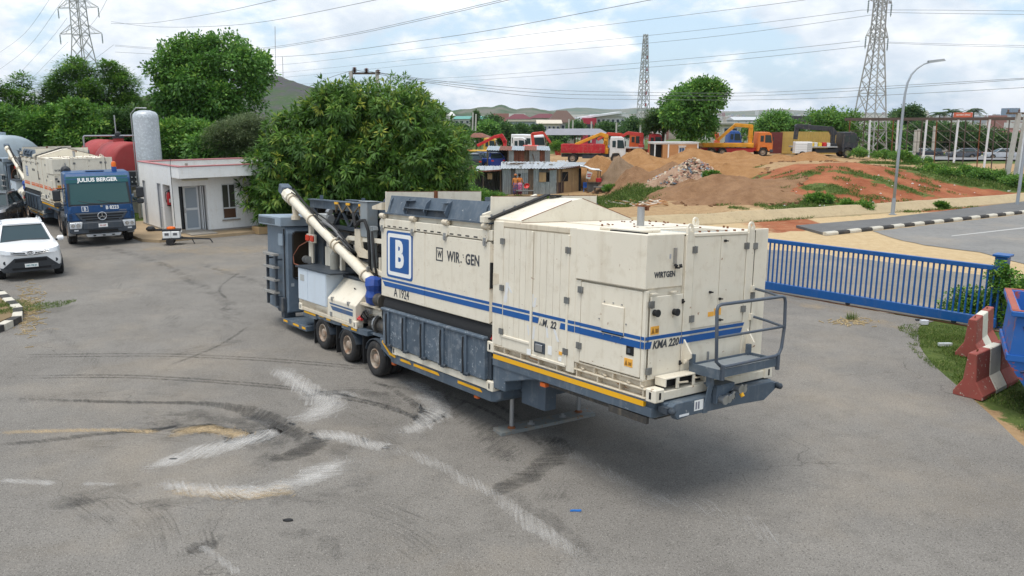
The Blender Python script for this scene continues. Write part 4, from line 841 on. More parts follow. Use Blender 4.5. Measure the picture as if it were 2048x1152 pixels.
    P('hood_mark', MB().cyl((-8.75, .26, 1.598), (-8.75, .27, 1.607), .04, n=8), BLACK, hd)
    P('hood_rim', MB().box(-9.62, -8.3, .40, .48, 1.765, 1.83).box(-9.62, -9.5, .48, 1.0, 1.765, 1.83).box(-8.42, -8.3, .48, 1.0, 1.765, 1.83), SLATED)
    mass = MB().box(-11.0, -7.2, 1.05, 2.3, .95, 2.0).box(-11.9, -10.9, .95, 2.3, .6, 2.2).box(-9.4, -7.2, .75, 1.1, 1.8, 2.1)
    P('machine_core', mass, GRIME)
    # weigh conveyor across the top: beams, belt, idlers, cladding
    cv = P('conveyor', MB().box(-12.0, -7.15, .66, .72, 3.24, 3.44).box(-12.0, -7.15, .60, .78, 3.43, 3.455).box(-12.0, -7.15, 1.70, 1.76, 3.20, 3.42).box(-12.0, -7.15, 1.62, 1.82, 3.41, 3.43), SLATE)
    P('belt', MB().box(-11.9, -7.2, .72, 1.70, 3.26, 3.30), BLACK, cv); P('lower_belt', MB().box(-11.9, -7.2, .74, 1.68, 3.02, 3.05), GRIME, cv)
    for i in range(9): x = -11.7+.55*i; P('idler', MB().cyl((x, .72, 3.2), (x, 1.7, 3.2), .05, n=8), GRIME, cv)
    for x in (-11.4, -9.2): P('lifting_eye', MB().box(x, x+.02, .66, .74, 3.45, 3.56), SLATE, cv)
    tr = MB()
    for i in range(6):
        x = -11.8+.78*i; tr.bar((x, .69, 3.24), (x+.39, .69, 2.86), .05).bar((x+.39, .69, 2.86), (x+.78, .69, 3.24), .05)
    tr.bar((-11.8, .69, 2.84), (-7.2, .69, 2.84), .07, .09).bar((-11.8, 1.73, 2.84), (-7.2, 1.73, 2.84), .07, .09)
    P('truss', tr, SLATED, cv)
    P('drum', MB().cyl((-11.95, .72, 3.22), (-11.95, 1.7, 3.22), .13, n=14), GRIME, cv, smooth=True)
    for x in (-11.6, -10.6, -9.9, -9.0, -8.0, -7.4): P('post', MB().bar((x, 1.2+.5*(int(x*3) % 2), 1.9), (x, 1.2+.5*(int(x*3) % 2), 3.2), .10), SLATED, cv)
    P('dark_cover', MB().hexa([(-10.8, .85, 2.5), (-7.3, .85, 2.3), (-7.3, 2.2, 2.3), (-10.8, 2.2, 2.5)], [(-10.8, .9, 2.75), (-7.3, .9, 2.6), (-7.3, 2.2, 2.7), (-10.8, 2.2, 2.8)]), GRIME)
    P('drive_motor', MB().cyl((-7.75, .5, 3.52), (-7.35, .5, 3.52), .09, n=12).cyl((-7.35, .5, 3.52), (-7.25, .5, 3.52), .11, n=12).box(-7.6, -7.4, .42, .58, 3.4, 3.45), SLATED, smooth=True)
    # screw conveyor tube
    a, e = Vector((-12.19, .25, 3.46)), Vector((-8.01, .25, 1.89)); dv = (e-a).normalized()
    sc = P('screw_conveyor', MB().cyl(a, e+dv*.15, .112, n=20).cyl(a-dv*.28, a, .15, .155, n=8), CREAM, smooth=True)
    for t in (.03, .30, .60, .635, .95): P('collar', MB().cyl(a.lerp(e, t)-dv*.02, a.lerp(e, t)+dv*.02, .15, n=20), CREAM2, sc)
    P('end_motor', MB().box(-.13, .13, -.13, .13, -.1, .13), SLATE, sc, loc=a-dv*.4+Vector((0, 0, .05)), rot=(0, .36, 0), bevel=.02)
    P('spout', MB().cyl(a+Vector((.25, 0, -.1)), a+Vector((.27, 0, -.45)), .09, .07, n=12).cyl(a+Vector((.27, 0, -.42)), a+Vector((.27, 0, -.52)), .11, n=12), CREAM2, sc)
    for t in (.62, .96): P('tube_clamp', MB().box(-.02, .02, -.03, .03, .12, .22), STEEL, sc, loc=a.lerp(e, t), rot=(0, .36, 0))
    hz_ = MB()
    for k in range(4):
        pts = [a.lerp(e, t)+Vector((0, -.02+.03*k, .17+.07*math.sin(t*9+k)+.02*k)) for t in np.linspace(.02, .8, 22)]
        hz_.tube(pts, .013+.004*(k % 2), 5)
    P('hose_bundle', hz_, BLACK, sc)
    P('hose_bundle', MB().tube([a.lerp(e, t)+Vector((0, .04, .20+.06*math.sin(t*14))) for t in np.linspace(.42, .74, 14)], .035, 6), flat('hose_sleeve', (.16, .16, .16), .5), sc)
    # blue tarp bundle round the lower end
    tp = MB().lathe([(.06, .30), (.16, .24), (.19, .12), (.17, -.02), (.19, -.14), (.15, -.28), (.05, -.34)], (-7.72, .18, 1.72), n=12)
    tp.v = [(x+.03*fbm(x*6, z*6, y*5), y+.04*fbm(x*7, z*7, 3+y), z+.03*fbm(y*8, z*5, x)) for x, y, z in tp.v]
    P('tarp_wrap', tp, TARP)
    # cream bracket frame, mast with hoses
    P('bracket_frame', MB().bar((-9.75, .45, 1.9), (-9.75, .45, 2.45), .09).bar((-9.75, .45, 2.42), (-9.35, .45, 2.68), .09).bar((-9.38, .45, 2.67), (-7.3, .45, 2.72), .09).bar((-9.75, .45, 2.3), (-7.6, .45, 1.98), .08).bar((-8.0, .5, 1.9), (-8.0, .5, 2.35), .08), CREAM)
    ms = P('mast', MB().box(-8.35, -8.22, .40, .53, 1.75, 3.0).box(-8.72, -8.4, .38, .64, 2.75, 3.50).box(-8.76, -8.36, .36, .66, 3.50, 3.52).bar((-8.6, .5, 2.8), (-8.2, .48, 2.95), .12, .08), paint('mast_grey', (.26, .29, .31), .45, damt=.35), bevel=.008)
    P('hose', MB().tube([(-9.0, .35, 3.25), (-8.85, .33, 2.95), (-8.6, .32, 3.1), (-8.4, .32, 3.12), (-8.25, .33, 2.9), (-8.22, .34, 2.4), (-8.2, .35, 1.8)], .035, 8).tube([(-8.15, .36, 2.9), (-8.05, .36, 2.3), (-7.9, .4, 1.6)], .028, 8).tube([(-7.5, .3, 2.2), (-7.35, .25, 1.95), (-7.45, .3, 1.6)], .025, 8), BLACK, ms, smooth='all')
    P('mast_shield', MB().prism([(-8.95, .36, 2.9), (-8.95, .36, 2.45), (-8.75, .36, 2.3), (-8.3, .36, 2.3), (-8.3, .36, 2.42), (-8.62, .36, 2.5), (-8.72, .36, 2.9)], (0, .05, 0)), CREAM2, ms, fix=True)
    for k, x in enumerate((-10.35, -9.75, -9.12)): P('yellow_clip', MB().box(x-.09, x+.09, .585, .61, 3.38, 3.43), YEL)
    P('cable_festoon', MB().tube([(-10.4, .6, 3.38), (-10.38, .6, 3.2), (-10.25, .6, 3.38), (-10.05, .6, 3.20), (-9.8, .6, 3.38), (-9.5, .6, 3.18), (-9.2, .6, 3.38), (-9.15, .6, 3.2), (-9.0, .6, 3.1)], .02, 6), flat('cable_tan', (.16, .12, .07), .7))
    P('junction_box', MB().box(-11.0, -10.55, .42, .62, 2.92, 3.14), paint('box_grey', (.50, .52, .52), .4, damt=.3), bevel=.01)
    P('work_lamp', MB().lathe([(.03, 0), (.08, .04), (.09, .1)], (-10.42, .45, 3.05), 'X', 12).cyl((-10.6, .5, 3.2), (-10.45, .5, 3.2), .06, n=10), STEEL)
    P('silencer', MB().cyl((-10.1, .42, 1.89), (-10.1, .42, 2.22), .10, n=16).cyl((-10.1, .42, 2.22), (-10.1, .42, 2.30), .10, .06, n=16).cyl((-10.1, .42, 2.30), (-10.05, .42, 2.40), .055, n=12).cyl((-10.05, .42, 2.40), (-9.85, .42, 2.43), .05, n=10), paint('silencer_cream', (.36, .35, .30), .5, damt=.4), smooth=True)
    # light post
    lp = P('light_post', MB().box(-11.56, -11.44, .42, .52, 1.9, 2.95).box(-11.40, -11.36, .42, .46, 1.9, 2.6).prism([(-11.9, .42, 3.1), (-11.45, .42, 2.75), (-11.45, .42, 3.0), (-11.6, .42, 3.1)], (0, .1, 0)).box(-11.55, -11.08, .36, .42, 2.42, 2.62), CREAM, bevel=.008)
    for x in (-11.43, -11.17): P('red_lamp', MB().box(x-.09, x+.09, .31, .36, 2.45, 2.60), paint('lamp_red', (.62, .05, .02), .25, damt=0), lp, bevel=.02)
    for x in (-11.75, -11.55): P('work_lamp', MB().lathe([(.03, 0), (.085, .05), (.095, .11)], (x, .38, 1.98), 'X', 12), STEEL, lp)
    P('air_hose', MB().tube([(-11.4, .33, 2.45), (-11.75, .25, 2.3), (-12.0, .2, 2.05), (-11.95, .2, 1.85), (-11.6, .3, 1.8)], .012, 5), flat('hose_red', (.28, .10, .06), .6), lp)
    # pump group between hood and hopper
    P('pump_tube', MB().cyl((-8.2, .38, 1.20), (-6.95, .38, 1.20), .12, n=18), CREAM, smooth=True); P('pump_label', MB().cyl((-7.35, .38, 1.20), (-7.1, .38, 1.20), .122, n=18), YEL)
    pg = MB().cyl((-7.95, .3, .98), (-7.45, .3, .98), .15, n=14).cyl((-7.62, .3, .98), (-7.58, .3, .98), .2, n=14).box(-8.1, -7.2, .2, .6, .82, .9).cyl((-7.42, .25, 1.0), (-7.12, .25, 1.0), .14, n=12).cyl((-8.3, .25, 1.02), (-8.0, .25, 1.0), .07, n=10)
    P('pump', pg, GRIME, smooth=True); P('pump_flange', MB().cyl((-7.72, .3, 1.0), (-7.66, .3, 1.0), .19, n=16), STEEL)
    for hp_ in ([(-8.05, .2, 1.05), (-8.1, .12, 1.2), (-7.95, .1, 1.26), (-7.85, .15, 1.1)], [(-8.0, .15, 1.0), (-8.12, .08, 1.12), (-8.0, .06, 1.2), (-7.9, .1, 1.08)], [(-7.3, .2, 1.05), (-7.2, .1, 1.3), (-7.25, .15, 1.5)]): P('hydraulic_hose', MB().tube(hp_, .024, 6), BLACK)
    P('valve_box', MB().box(-8.2, -7.95, .2, .3, 1.17, 1.29), STEEL, bevel=.01)
    P('winch', MB().cyl((-7.5, .15, 1.55), (-7.2, .15, 1.55), .13, n=14).cyl((-7.22, .15, 1.55), (-7.18, .15, 1.55), .17, n=14), GRIME, smooth=True)
    P('support_column', MB().box(-7.85, -7.65, .3, .5, 1.35, 1.75), CREAM2); P('support_plate', MB().box(-8.2, -7.3, .1, .7, 1.36, 1.40), CREAM2)
    # operator's cabin
    cb_ = P('cabin', MB().prism([(-13.35, .06, .66), (-13.35, .06, 2.76), (-12.12, .06, 2.76), (-12.02, .06, 2.6), (-12.02, .06, .62), (-12.2, .06, .56)], (0, .92, 0)), CABC, fix=True, bevel=.02)
    P('roof_unit', MB().box(-13.52, -12.05, -.10, 1.02, 2.77, 3.0), paint('unit_grey_blue', (.26, .32, .38), .5, damt=.2), cb_, bevel=.012)
    for i in range(14): x = -13.46+.078*i; P('grille_slat', MB().box(x, x+.03, -.106, -.1, 2.80, 2.95), DARK, cb_)
    P('cabin_window', MB().box(-12.025, -12.008, .20, .80, 1.50, 2.62), glass('cabin_glass', (.03, .022, .015), .1), cb_)
    wf = MB().tube([(-12.01, .20, 1.52), (-12.01, .20, 2.56), (-12.01, .26, 2.63), (-12.01, .76, 2.63), (-12.01, .82, 2.56), (-12.01, .82, 1.52), (-12.01, .76, 1.46), (-12.01, .26, 1.46), (-12.01, .20, 1.52)], .022, 6)
    P('window_seal', wf, BLACK, cb_)
    P('cabin_box', MB().box(-12.42, -12.16, -.02, .06, 2.28, 2.58), paint('unit_grey_blue', (.26, .32, .38), .5, damt=.2), cb_, bevel=.01)
    P('cable_conduit', MB().tube([(-12.16, .03, 2.7), (-12.15, .03, 2.0), (-12.14, .03, .95)], .016, 5), BLACK, cb_); P('logo_mark', MB().box(-12.015, -12.012, .14, .22, 1.27, 1.35), flat('logo_pale', (.4, .43, .46), .5), cb_)
    ldr = P('ladder', MB().box(-13.0, -12.94, -.12, -.06, .75, 2.02).box(-12.42, -12.36, -.12, -.06, .75, 2.02).box(-13.0, -12.96, -.1, .06, 1.9, 1.94).box(-12.4, -12.36, -.1, .06, 1.9, 1.94).box(-13.0, -12.96, -.1, .06, .95, .99).box(-12.4, -12.36, -.1, .06, .95, .99), SLATED)
    for z in (2.02, 1.70, 1.38, 1.06): P('rung', MB().box(-13.04, -12.32, -.19, -.04, z, z+.05), paint('rung_steel', (.36, .35, .33), .5, .3, damt=.3), ldr)
    # second cabin wall and rear clutter behind the tube
    P('rear_bulkhead', MB().box(-12.0, -11.1, .6, .68, 1.0, 2.85).box(-11.1, -10.2, .85, .92, 1.9, 2.7), SLATED)
    P('side_guard', MB().hexa([(-10.9, .55, 1.9), (-10.2, .55, 1.9), (-10.2, .6, 1.9), (-10.9, .6, 1.9)], [(-10.9, .55, 2.35), (-10.45, .55, 2.3), (-10.45, .6, 2.3), (-10.9, .6, 2.35)]), CREAM)
    cl = MB(); random.seed(5)
    for i in range(34):
        x, y, z = random.uniform(-11, -7.3), random.uniform(.75, 1.3), random.uniform(1.95, 2.9)
        if i % 2: cl.cyl((x, y, z), (x+random.uniform(-.5, .5), y+random.uniform(-.2, .2), z+random.uniform(-.3, .3)), random.uniform(.02, .05), n=6)
        else: cl.box(x, x+random.uniform(.08, .3), y, y+.15, z, z+random.uniform(.06, .25))
    tag(P('machine_fittings', cl, GRIME), kind='stuff')
    cl = MB()
    for i in range(12):
        x, y, z = random.uniform(-10.8, -7.5), random.uniform(.62, .9), random.uniform(1.95, 2.7); cl.bar((x, y, z), (x+random.uniform(-.1, .6), y, z+random.uniform(-.3, .4)), random.uniform(.04, .07))
    tag(P('machine_struts', cl, CREAM2), kind='stuff')
    return root
# the plant in the foreground, nose propped on its legs
TM = Matrix(((.60947, .79257, .01931, 1.67171), (-.79161, .60702, .06988, 9.78923), (.04366, -.05788, .99737, .36338), (0, 0, 0, 1)))
plant = make_plant('cream mixing plant with blue stripes and a big blue B sign in the foreground', BLUE)
plant.matrix_world = TM
TI = TM.inverted()
for px, py in ((1023, 855), (1157, 823)):
    g0 = W(px, py, .065); l0 = TI @ g0
    lg = MB().cyl((l0.x, l0.y, l0.z), (l0.x, l0.y, .62), .038, n=16).build('landing_leg', STEEL, plant, smooth=True)
    MB().cyl((l0.x, l0.y, .50), (l0.x, l0.y, 1.05), .06, n=14).cyl((l0.x, l0.y, .48), (l0.x, l0.y, .54), .085, n=14).build('leg_housing', SLATED, lg)
    MB().cyl((l0.x, l0.y, l0.z-.005), (l0.x, l0.y, l0.z+.03), .075, .05, n=14).build('leg_foot', RUST, lg)
# steel plank under the landing legs
pk = [W(986, 862, .0), W(1003, 874, .0), W(1191, 833, .0), W(1175, 822, .0)]
plank = MB().hexa([(p.x, p.y, .006) for p in pk], [(p.x, p.y, .062) for p in pk])
th = thing('support_plank', 'long steel plank on the asphalt under the landing legs of the foreground plant', 'plank')
plank.build('plank_board', paint('plank_slate', (.20, .215, .21), .7, damt=.7, dirt=(.30, .22, .14), chip=(.24, .12, .05), chipamt=.3), th, fix=True)
for px, py in ((1062, 848), (1125, 834)):
    q = W(px, py, .062); MB().cyl((q.x, q.y, .06), (q.x, q.y, .12), .035, n=10).box(q.x-.06, q.x+.06, q.y-.03, q.y+.03, .06, .085).build('plank_bolt', STEEL, th)
random.seed(21)
# its sister behind, coupled to the tractor
plant2 = make_plant('cream mixing plant with orange stripes behind the blue tractor truck', ORNG, True)
plant2.location = (-20.9, 36.6, 0); plant2.rotation_euler = (0, 0, R(-49.2))
# ================================================================== VEHICLES
CARGLASS = glass('car_glass', (.035, .055, .06), .05)
TEALGLASS = glass('truck_glass', (.03, .085, .085), .06)
CHROME = flat('chrome', (.62, .63, .64), .18, .9)
LAMP = flat('lamp_lens', (.62, .64, .66), .12, .1, .7)
PLASTIC = flat('dark_plastic', (.030, .033, .038), .6)
CARWHITE = paint('car_white', (.80, .80, .80), .22, var=.02, damt=.06, spec=.6)
def loft(secs, cap=True):
    """secs: list of (x, [(y, z) ... half profile from bottom to top centre]); mirrored in y"""
    b = MB(); rows = []
    for x, pr in secs:
        ring = [(x, y, z) for y, z in pr]+[(x, -y, z) for y, z in pr[::-1] if y > 1e-4]
        rows.append(ring)
    n = len(rows[0]); b.v = [p for r in rows for p in r]
    b.f = [(i*n+k, (i+1)*n+k, (i+1)*n+(k+1) % n, i*n+(k+1) % n) for i in range(len(rows)-1) for k in range(n)]
    if cap: b.f += [tuple(range(n)), tuple(range((len(rows)-1)*n, len(rows)*n))[::-1]]
    return b
def car(root, body, length=4.55, stripe=True, detail=True, wheel=None):
    """compact SUV, X forward, origin on the ground at mid length"""
    S = [(2.28, [(.45, .36), (.60, .40), (.68, .60), (.68, .86), (.54, .95), (0, .985)]),
         (2.16, [(.60, .33), (.80, .38), (.85, .62), (.83, .95), (.64, 1.02), (0, 1.045)]),
         (1.92, [(.66, .30), (.88, .36), (.915, .64), (.89, 1.0), (.71, 1.06), (0, 1.085)]),
         (1.45, [(.66, .28), (.90, .34), (.925, .66), (.905, 1.04), (.75, 1.09), (0, 1.12)]),
         (.95, [(.66, .28), (.90, .34), (.925, .66), (.908, 1.06), (.78, 1.12), (0, 1.155)]),
         (-.9, [(.66, .28), (.90, .34), (.925, .66), (.91, 1.06), (.80, 1.12), (0, 1.12)]),
         (-1.9, [(.66, .32), (.88, .40), (.915, .70), (.89, 1.10), (.78, 1.14), (0, 1.14)]),
         (-2.26, [(.55, .42), (.74, .46), (.80, .72), (.78, 1.06), (.66, 1.12), (0, 1.12)])]
    bd = loft(S).build('body', body, root, smooth=True, fix=True)
    gl = MB().hexa([(-2.0, -.80, 1.10), (.90, -.78, 1.10), (.90, .78, 1.10), (-2.0, .80, 1.10)], [(-1.75, -.60, 1.60), (.10, -.60, 1.615), (.10, .60, 1.615), (-1.75, .60, 1.60)]).build('window_glass', CARGLASS, root)
    R_ = [(.16, [(.56, 1.60), (.62, 1.61), (.60, 1.635), (.4, 1.65), (0, 1.655)]), (-.3, [(.56, 1.60), (.645, 1.62), (.62, 1.66), (.4, 1.69), (0, 1.695)]), (-1.3, [(.56, 1.60), (.635, 1.61), (.61, 1.65), (.4, 1.68), (0, 1.685)]), (-1.85, [(.56, 1.56), (.60, 1.57), (.58, 1.60), (.4, 1.62), (0, 1.625)])]
    loft(R_).build('roof', body, root, smooth=True, fix=True)
    for s in (-1, 1):
        MB().bar((.93, s*.785, 1.09), (.13, s*.605, 1.615), .07, .06).build('front_pillar', body, root)
        MB().bar((-.55, s*.80, 1.1), (-.55, s*.61, 1.61), .09, .05).build('middle_pillar', PLASTIC, root)
        MB().bar((-2.0, s*.79, 1.1), (-1.72, s*.60, 1.6), .16, .08).build('rear_pillar', body, root)
        MB().tube([(.0, s*.60, 1.64), (-.1, s*.60, 1.70), (-.8, s*.61, 1.735), (-1.6, s*.59, 1.70), (-1.7, s*.58, 1.65)], .022, 6).build('roof_rail', CHROME if detail else PLASTIC, root, smooth='all')
        mr = MB().lathe([(.02, -.12), (.085, -.08), (.10, 0), (.085, .08), (.02, .12)], (.72, s*1.06, 1.13), 'Y', 10); mr.build('mirror', body, root, smooth=True)
        MB().bar((.74, s*.90, 1.08), (.74, s*1.0, 1.10), .06).build('mirror_arm', PLASTIC, root)
        MB().grid(lambda u, v: (float(np.interp(.44+.45*u, [0, .66, .84, .895, .93], [2.30, 2.295, 2.18, 1.96, 1.6]))+.022-.05*v, s*(.44+.455*u), .865+.05*u+v*(.10+.05*u)), 6, 3).build('headlight', LAMP, root, smooth='all')
        MB().cyl((2.255, s*.72, .62), (2.10, s*.72, .62), .06, n=14).build('fog_lamp', PLASTIC, root)
        for x in (1.38, -1.42):
            f = MB()
            for k in range(10):
                a0, a1 = PI*k/10, PI*(k+1)/10
                f.prism([(x+math.cos(a0)*.40, s*.90, .36+math.sin(a0)*.40), (x+math.cos(a1)*.40, s*.90, .36+math.sin(a1)*.40), (x+math.cos(a1)*.45, s*.935, .36+math.sin(a1)*.45), (x+math.cos(a0)*.45, s*.935, .36+math.sin(a0)*.45)], (0, s*.012, 0))
            f.build('wheel_arch', PLASTIC, root, fix=True)
            MB().cyl((x, s*.72, .36), (x, s*.932, .36), .385, n=20).build('wheel_well', DARK, root)
            add_wheel(root, wheel or M_CAR, (x, s*.86, .345), 0 if s < 0 else PI)
    if detail:
        nose = lambda y: float(np.interp(abs(y), [0, .66, .84, .895, .93], [2.30, 2.29, 2.175, 1.97, 1.6]))
        def patch(z0, z1, w0, w1, off, sl=0): return MB().grid(lambda u, v: (nose((2*u-1)*(w0+(w1-w0)*v))+off-sl*v, (2*u-1)*(w0+(w1-w0)*v), z0+(z1-z0)*v+.05*abs(2*u-1)**2*(sl > 0)), 14, 3)
        patch(.84, .95, .50, .60, .02, .05).build('grille', PLASTIC, root, smooth='all')
        for z, o2 in ((.87, .025), (.92, .005)): MB().tube([(nose(y)+o2, y, z+.05*(abs(y)/.58)**2) for y in np.linspace(-.55, .55, 13)], .010, 5).build('grille_bar', CHROME, root)
        patch(.31, .45, .80, .885, .035).build('lower_bumper', PLASTIC, root, smooth='all'); patch(.45, .76, .80, .46, .035).build('lower_bumper', PLASTIC, root, smooth='all')
        MB().prism([(2.30, -.17, .985), (2.305, .17, .985), (2.325, .13, .88), (2.33, .08, .84), (2.33, -.08, .84), (2.325, -.13, .88)], (-.05, 0, 0)).build('badge_mount', body, root, fix=True)
        em = MB(); n = 18
        for rx, rz, cz in ((.085, .056, .92), (.032, .056, .92), (.055, .022, .935)):
            em.tube([(2.342, rx*math.cos(2*PI*k/n), cz+rz*math.sin(2*PI*k/n)) for k in range(n+1)], .007, 4)
        em.build('badge', flat('badge_dark', (.10, .10, .11), .3, .6), root)
        patch(.63, .72, .46, .44, .042).build('air_intake', DARK, root); patch(.375, .45, .55, .55, .042).build('air_intake', DARK, root)
        pl = MB().box(2.345, 2.36, -.19, .19, .45, .57).build('number_plate', WHITE, root); text('plate_text', 'ABC-700 JN', .075, flat('plate_green', (.05, .22, .24), .5), pl, (2.362, 0, .505), FRONT, .0015, 0, 1, .8)
        MB().tube([(.86, -.6, 1.17), (.9, -.1, 1.175)], .012, 4).tube([(.86, .05, 1.17), (.9, .6, 1.175)], .012, 4).build('wiper', PLASTIC, root)
        if stripe: MB().prism([(.9, -.931, .78), (.9, -.931, .86), (1.85, -.915, .99), (1.9, -.908, .96)], (0, .03, 0)).build('side_stripe', BLUE, root, fix=True); MB().box(-2.0, .9, -.934, -.90, .78, .86).build('side_stripe', BLUE, root)
        MB().tube([(-1.3, 0, 1.68), (-1.5, 0, 2.0)], .006, 4).build('aerial', PLASTIC, root)
M_CAR = wheel_meshes(.345, .22, .23, .03)
suv = thing('suv', 'white SUV with a blue side stripe driving in at the left edge', 'car', (-17.08, 27.6, 0), R(-55)); car(suv, CARWHITE)
# ---- tractor truck
TBLUE = paint('truck_blue', (.008, .062, .185), .3, var=.10, damt=.14, dirt=(.20, .22, .26), spec=.5)
TGREY = paint('truck_slate_plastic', (.055, .068, .085), .5, damt=.2)
M_DW = wheel_meshes(.52, .30, .29, .09); M_FW = wheel_meshes(.52, .32, .29, .03)
def tractor():
    root = thing('tractor_truck', 'blue tractor truck with JULIUS BERGER on its green visor band', 'truck')
    P = lambda n, mb, m, par=root, **k: mb.build(n, m, par, **k)
    cab = P('cab', MB().prism([(0, -1.22, 1.05), (-.02, -1.22, 1.55), (-.10, -1.22, 1.72), (-.32, -1.20, 2.78), (-.55, -1.18, 3.02), (-1.9, -1.18, 3.05), (-2.05, -1.22, 2.8), (-2.05, -1.22, 1.05)], (0, 2.44, 0)), TBLUE, fix=True, bevel=.06)
    ws = P('windscreen', MB().hexa([(-.088, -1.10, 1.76), (-.088, 1.10, 1.76), (-.15, 1.10, 1.76), (-.15, -1.10, 1.76)], [(-.27, -1.07, 2.58), (-.27, 1.07, 2.58), (-.34, 1.07, 2.58), (-.34, -1.07, 2.58)]), TEALGLASS)
    P('window_seal', MB().hexa([(-.080, -1.16, 1.66), (-.080, 1.16, 1.66), (-.15, 1.16, 1.66), (-.15, -1.16, 1.66)], [(-.092, -1.13, 1.755), (-.092, 1.13, 1.755), (-.16, 1.13, 1.755), (-.16, -1.13, 1.755)]).bar((-.09, -1.14, 1.7), (-.275, -1.10, 2.6), .08, .05).bar((-.09, 1.14, 1.7), (-.275, 1.10, 2.6), .08, .05), PLASTIC)
    vb = P('visor_band', MB().hexa([(-.255, -1.17, 2.59), (-.255, 1.17, 2.59), (-.36, 1.17, 2.59), (-.36, -1.17, 2.59)], [(-.36, -1.15, 2.88), (-.36, 1.15, 2.88), (-.46, 1.15, 2.88), (-.46, -1.15, 2.88)]), paint('visor_green', (.012, .085, .095), .3, damt=.08), bevel=.02)
    text('lettering', 'JULIUS BERGER', .225, WHITE, vb, (-.292, 0, 2.725), (PI/2-.34, 0, PI/2), .007, 0, 1.0, .98)
    for s in (-1, 1):
        P('wiper', MB().tube([(-.075, s*.35+.3, 1.75), (-.10, s*.35-.1, 1.80), (-.125, s*.35-.45, 1.90)], .014, 4), PLASTIC)
        m = P('mirror', MB().box(-.25, -.05, s*1.55-.14, s*1.55+.14, 1.93, 2.38), PLASTIC, bevel=.04); P('mirror_lower', MB().box(-.25, -.05, s*1.54-.13, s*1.54+.13, 1.68, 1.88), PLASTIC, m, bevel=.04); P('mirror_arm', MB().bar((-.2, s*1.2, 2.42), (-.15, s*1.5, 2.40), .05), PLASTIC, m); P('mirror_arm', MB().bar((-.2, s*1.2, 1.75), (-.15, s*1.5, 1.78), .05), PLASTIC, m)
        P('side_window', MB().hexa([(-1.25, s*1.235, 1.8), (-.35, s*1.235, 1.8), (-.35, s*1.2, 1.8), (-1.25, s*1.2, 1.8)], [(-1.25, s*1.215, 2.55), (-.5, s*1.215, 2.55), (-.5, s*1.18, 2.55), (-1.25, s*1.18, 2.55)]), CARGLASS, fix=True)
        hl = P('headlight', MB().hexa([(.105, s*.80, .78), (.085, s*1.22, .78), (-.1, s*1.22, .78), (-.05, s*.80, .78)], [(.10, s*.74, 1.04), (.08, s*1.22, 1.04), (-.1, s*1.22, 1.04), (-.05, s*.74, 1.04)]), LAMP, fix=True, bevel=.02); P('lamp_bowl', MB().cyl((.09, s*.91, .91), (.112, s*.91, .91), .085, n=14).cyl((.08, s*1.10, .91), (.102, s*1.10, .91), .075, n=14), CHROME, hl)
        P('corner_panel', MB().hexa([(.03, s*1.02, 1.10), (-.02, s*1.24, 1.10), (-.3, s*1.26, 1.10), (-.3, s*1.0, 1.10)], [(.03, s*1.08, 1.42), (-.02, s*1.235, 1.42), (-.3, s*1.25, 1.42), (-.3, s*1.0, 1.42)]), TBLUE, fix=True)
        for i in range(4): P('air_slat', MB().box(.0, .035, min(s*1.09, s*1.20), max(s*1.09, s*1.20), 1.15+.07*i, 1.17+.07*i), PLASTIC)
        P('fender', MB().prism([(-.75, s*1.0, .55), (-.78, s*1.0, .95), (-1.0, s*1.0, 1.12), (-1.7, s*1.0, 1.12), (-1.98, s*1.0, .9), (-2.0, s*1.0, .6), (-2.08, s*1.0, .6), (-2.06, s*1.0, 1.2), (-.65, s*1.0, 1.2), (-.65, s*1.0, .55)], (0, s*.26, 0)), TGREY, fix=True)
        P('step', MB().box(-.85, -.55, min(s*.98, s*1.25), max(s*.98, s*1.25), .42, .95), paint('grey_metal', (.30, .31, .32), .5, damt=.5), bevel=.02)
        add_wheel(root, M_FW, (-1.38, s*1.08, .515), 0 if s < 0 else PI)
        for x in (-4.35, -5.7):
            add_wheel(root, M_DW, (x, s*1.10, .515), 0 if s < 0 else PI); add_wheel(root, M_DW, (x, s*.77, .515), 0 if s < 0 else PI)
        f = MB()
        for x in (-4.35, -5.7):
            for k in range(6):
                a0, a1 = PI*(.1+.13*k), PI*(.1+.13*(k+1)); f.prism([(x+math.cos(a0)*.58, s*.65, .52+math.sin(a0)*.58), (x+math.cos(a1)*.58, s*.65, .52+math.sin(a1)*.58), (x+math.cos(a1)*.60, s*.65, .52+math.sin(a1)*.60), (x+math.cos(a0)*.60, s*.65, .52+math.sin(a0)*.60)], (0, s*.58, 0))
        P('mudguard', f, PLASTIC, fix=True)
        P('fuel_tank', MB().box(-3.55, -2.35, min(s*.6, s*1.18), max(s*.6, s*1.18), .45, 1.0), PLASTIC, bevel=.06)
    gr = P('grille', MB().prism([(.05, -.98, 1.40), (.05, .98, 1.40), (.06, .80, 1.12), (.06, .55, 1.03), (.06, -.55, 1.03), (.06, -.80, 1.12)], (-.10, 0, 0)), TGREY, fix=True, bevel=.02)
    for z, w in ((1.32, .82), (1.21, .74), (1.11, .62)): P('grille_slot', MB().box(.05, .062, -w, w, z-.03, z+.02), DARK, gr)
    st = MB(); n = 24
    st.tube([(.085, .16*math.cos(2*PI*k/n), 1.26+.16*math.sin(2*PI*k/n)) for k in range(n+1)], .016, 6)
    for k in range(3): a = PI/2+2*PI*k/3; st.bar((.085, 0, 1.26), (.085, .15*math.cos(a), 1.26+.15*math.sin(a)), .028, .02, (1, 0, 0))
    P('badge', st, CHROME, gr)
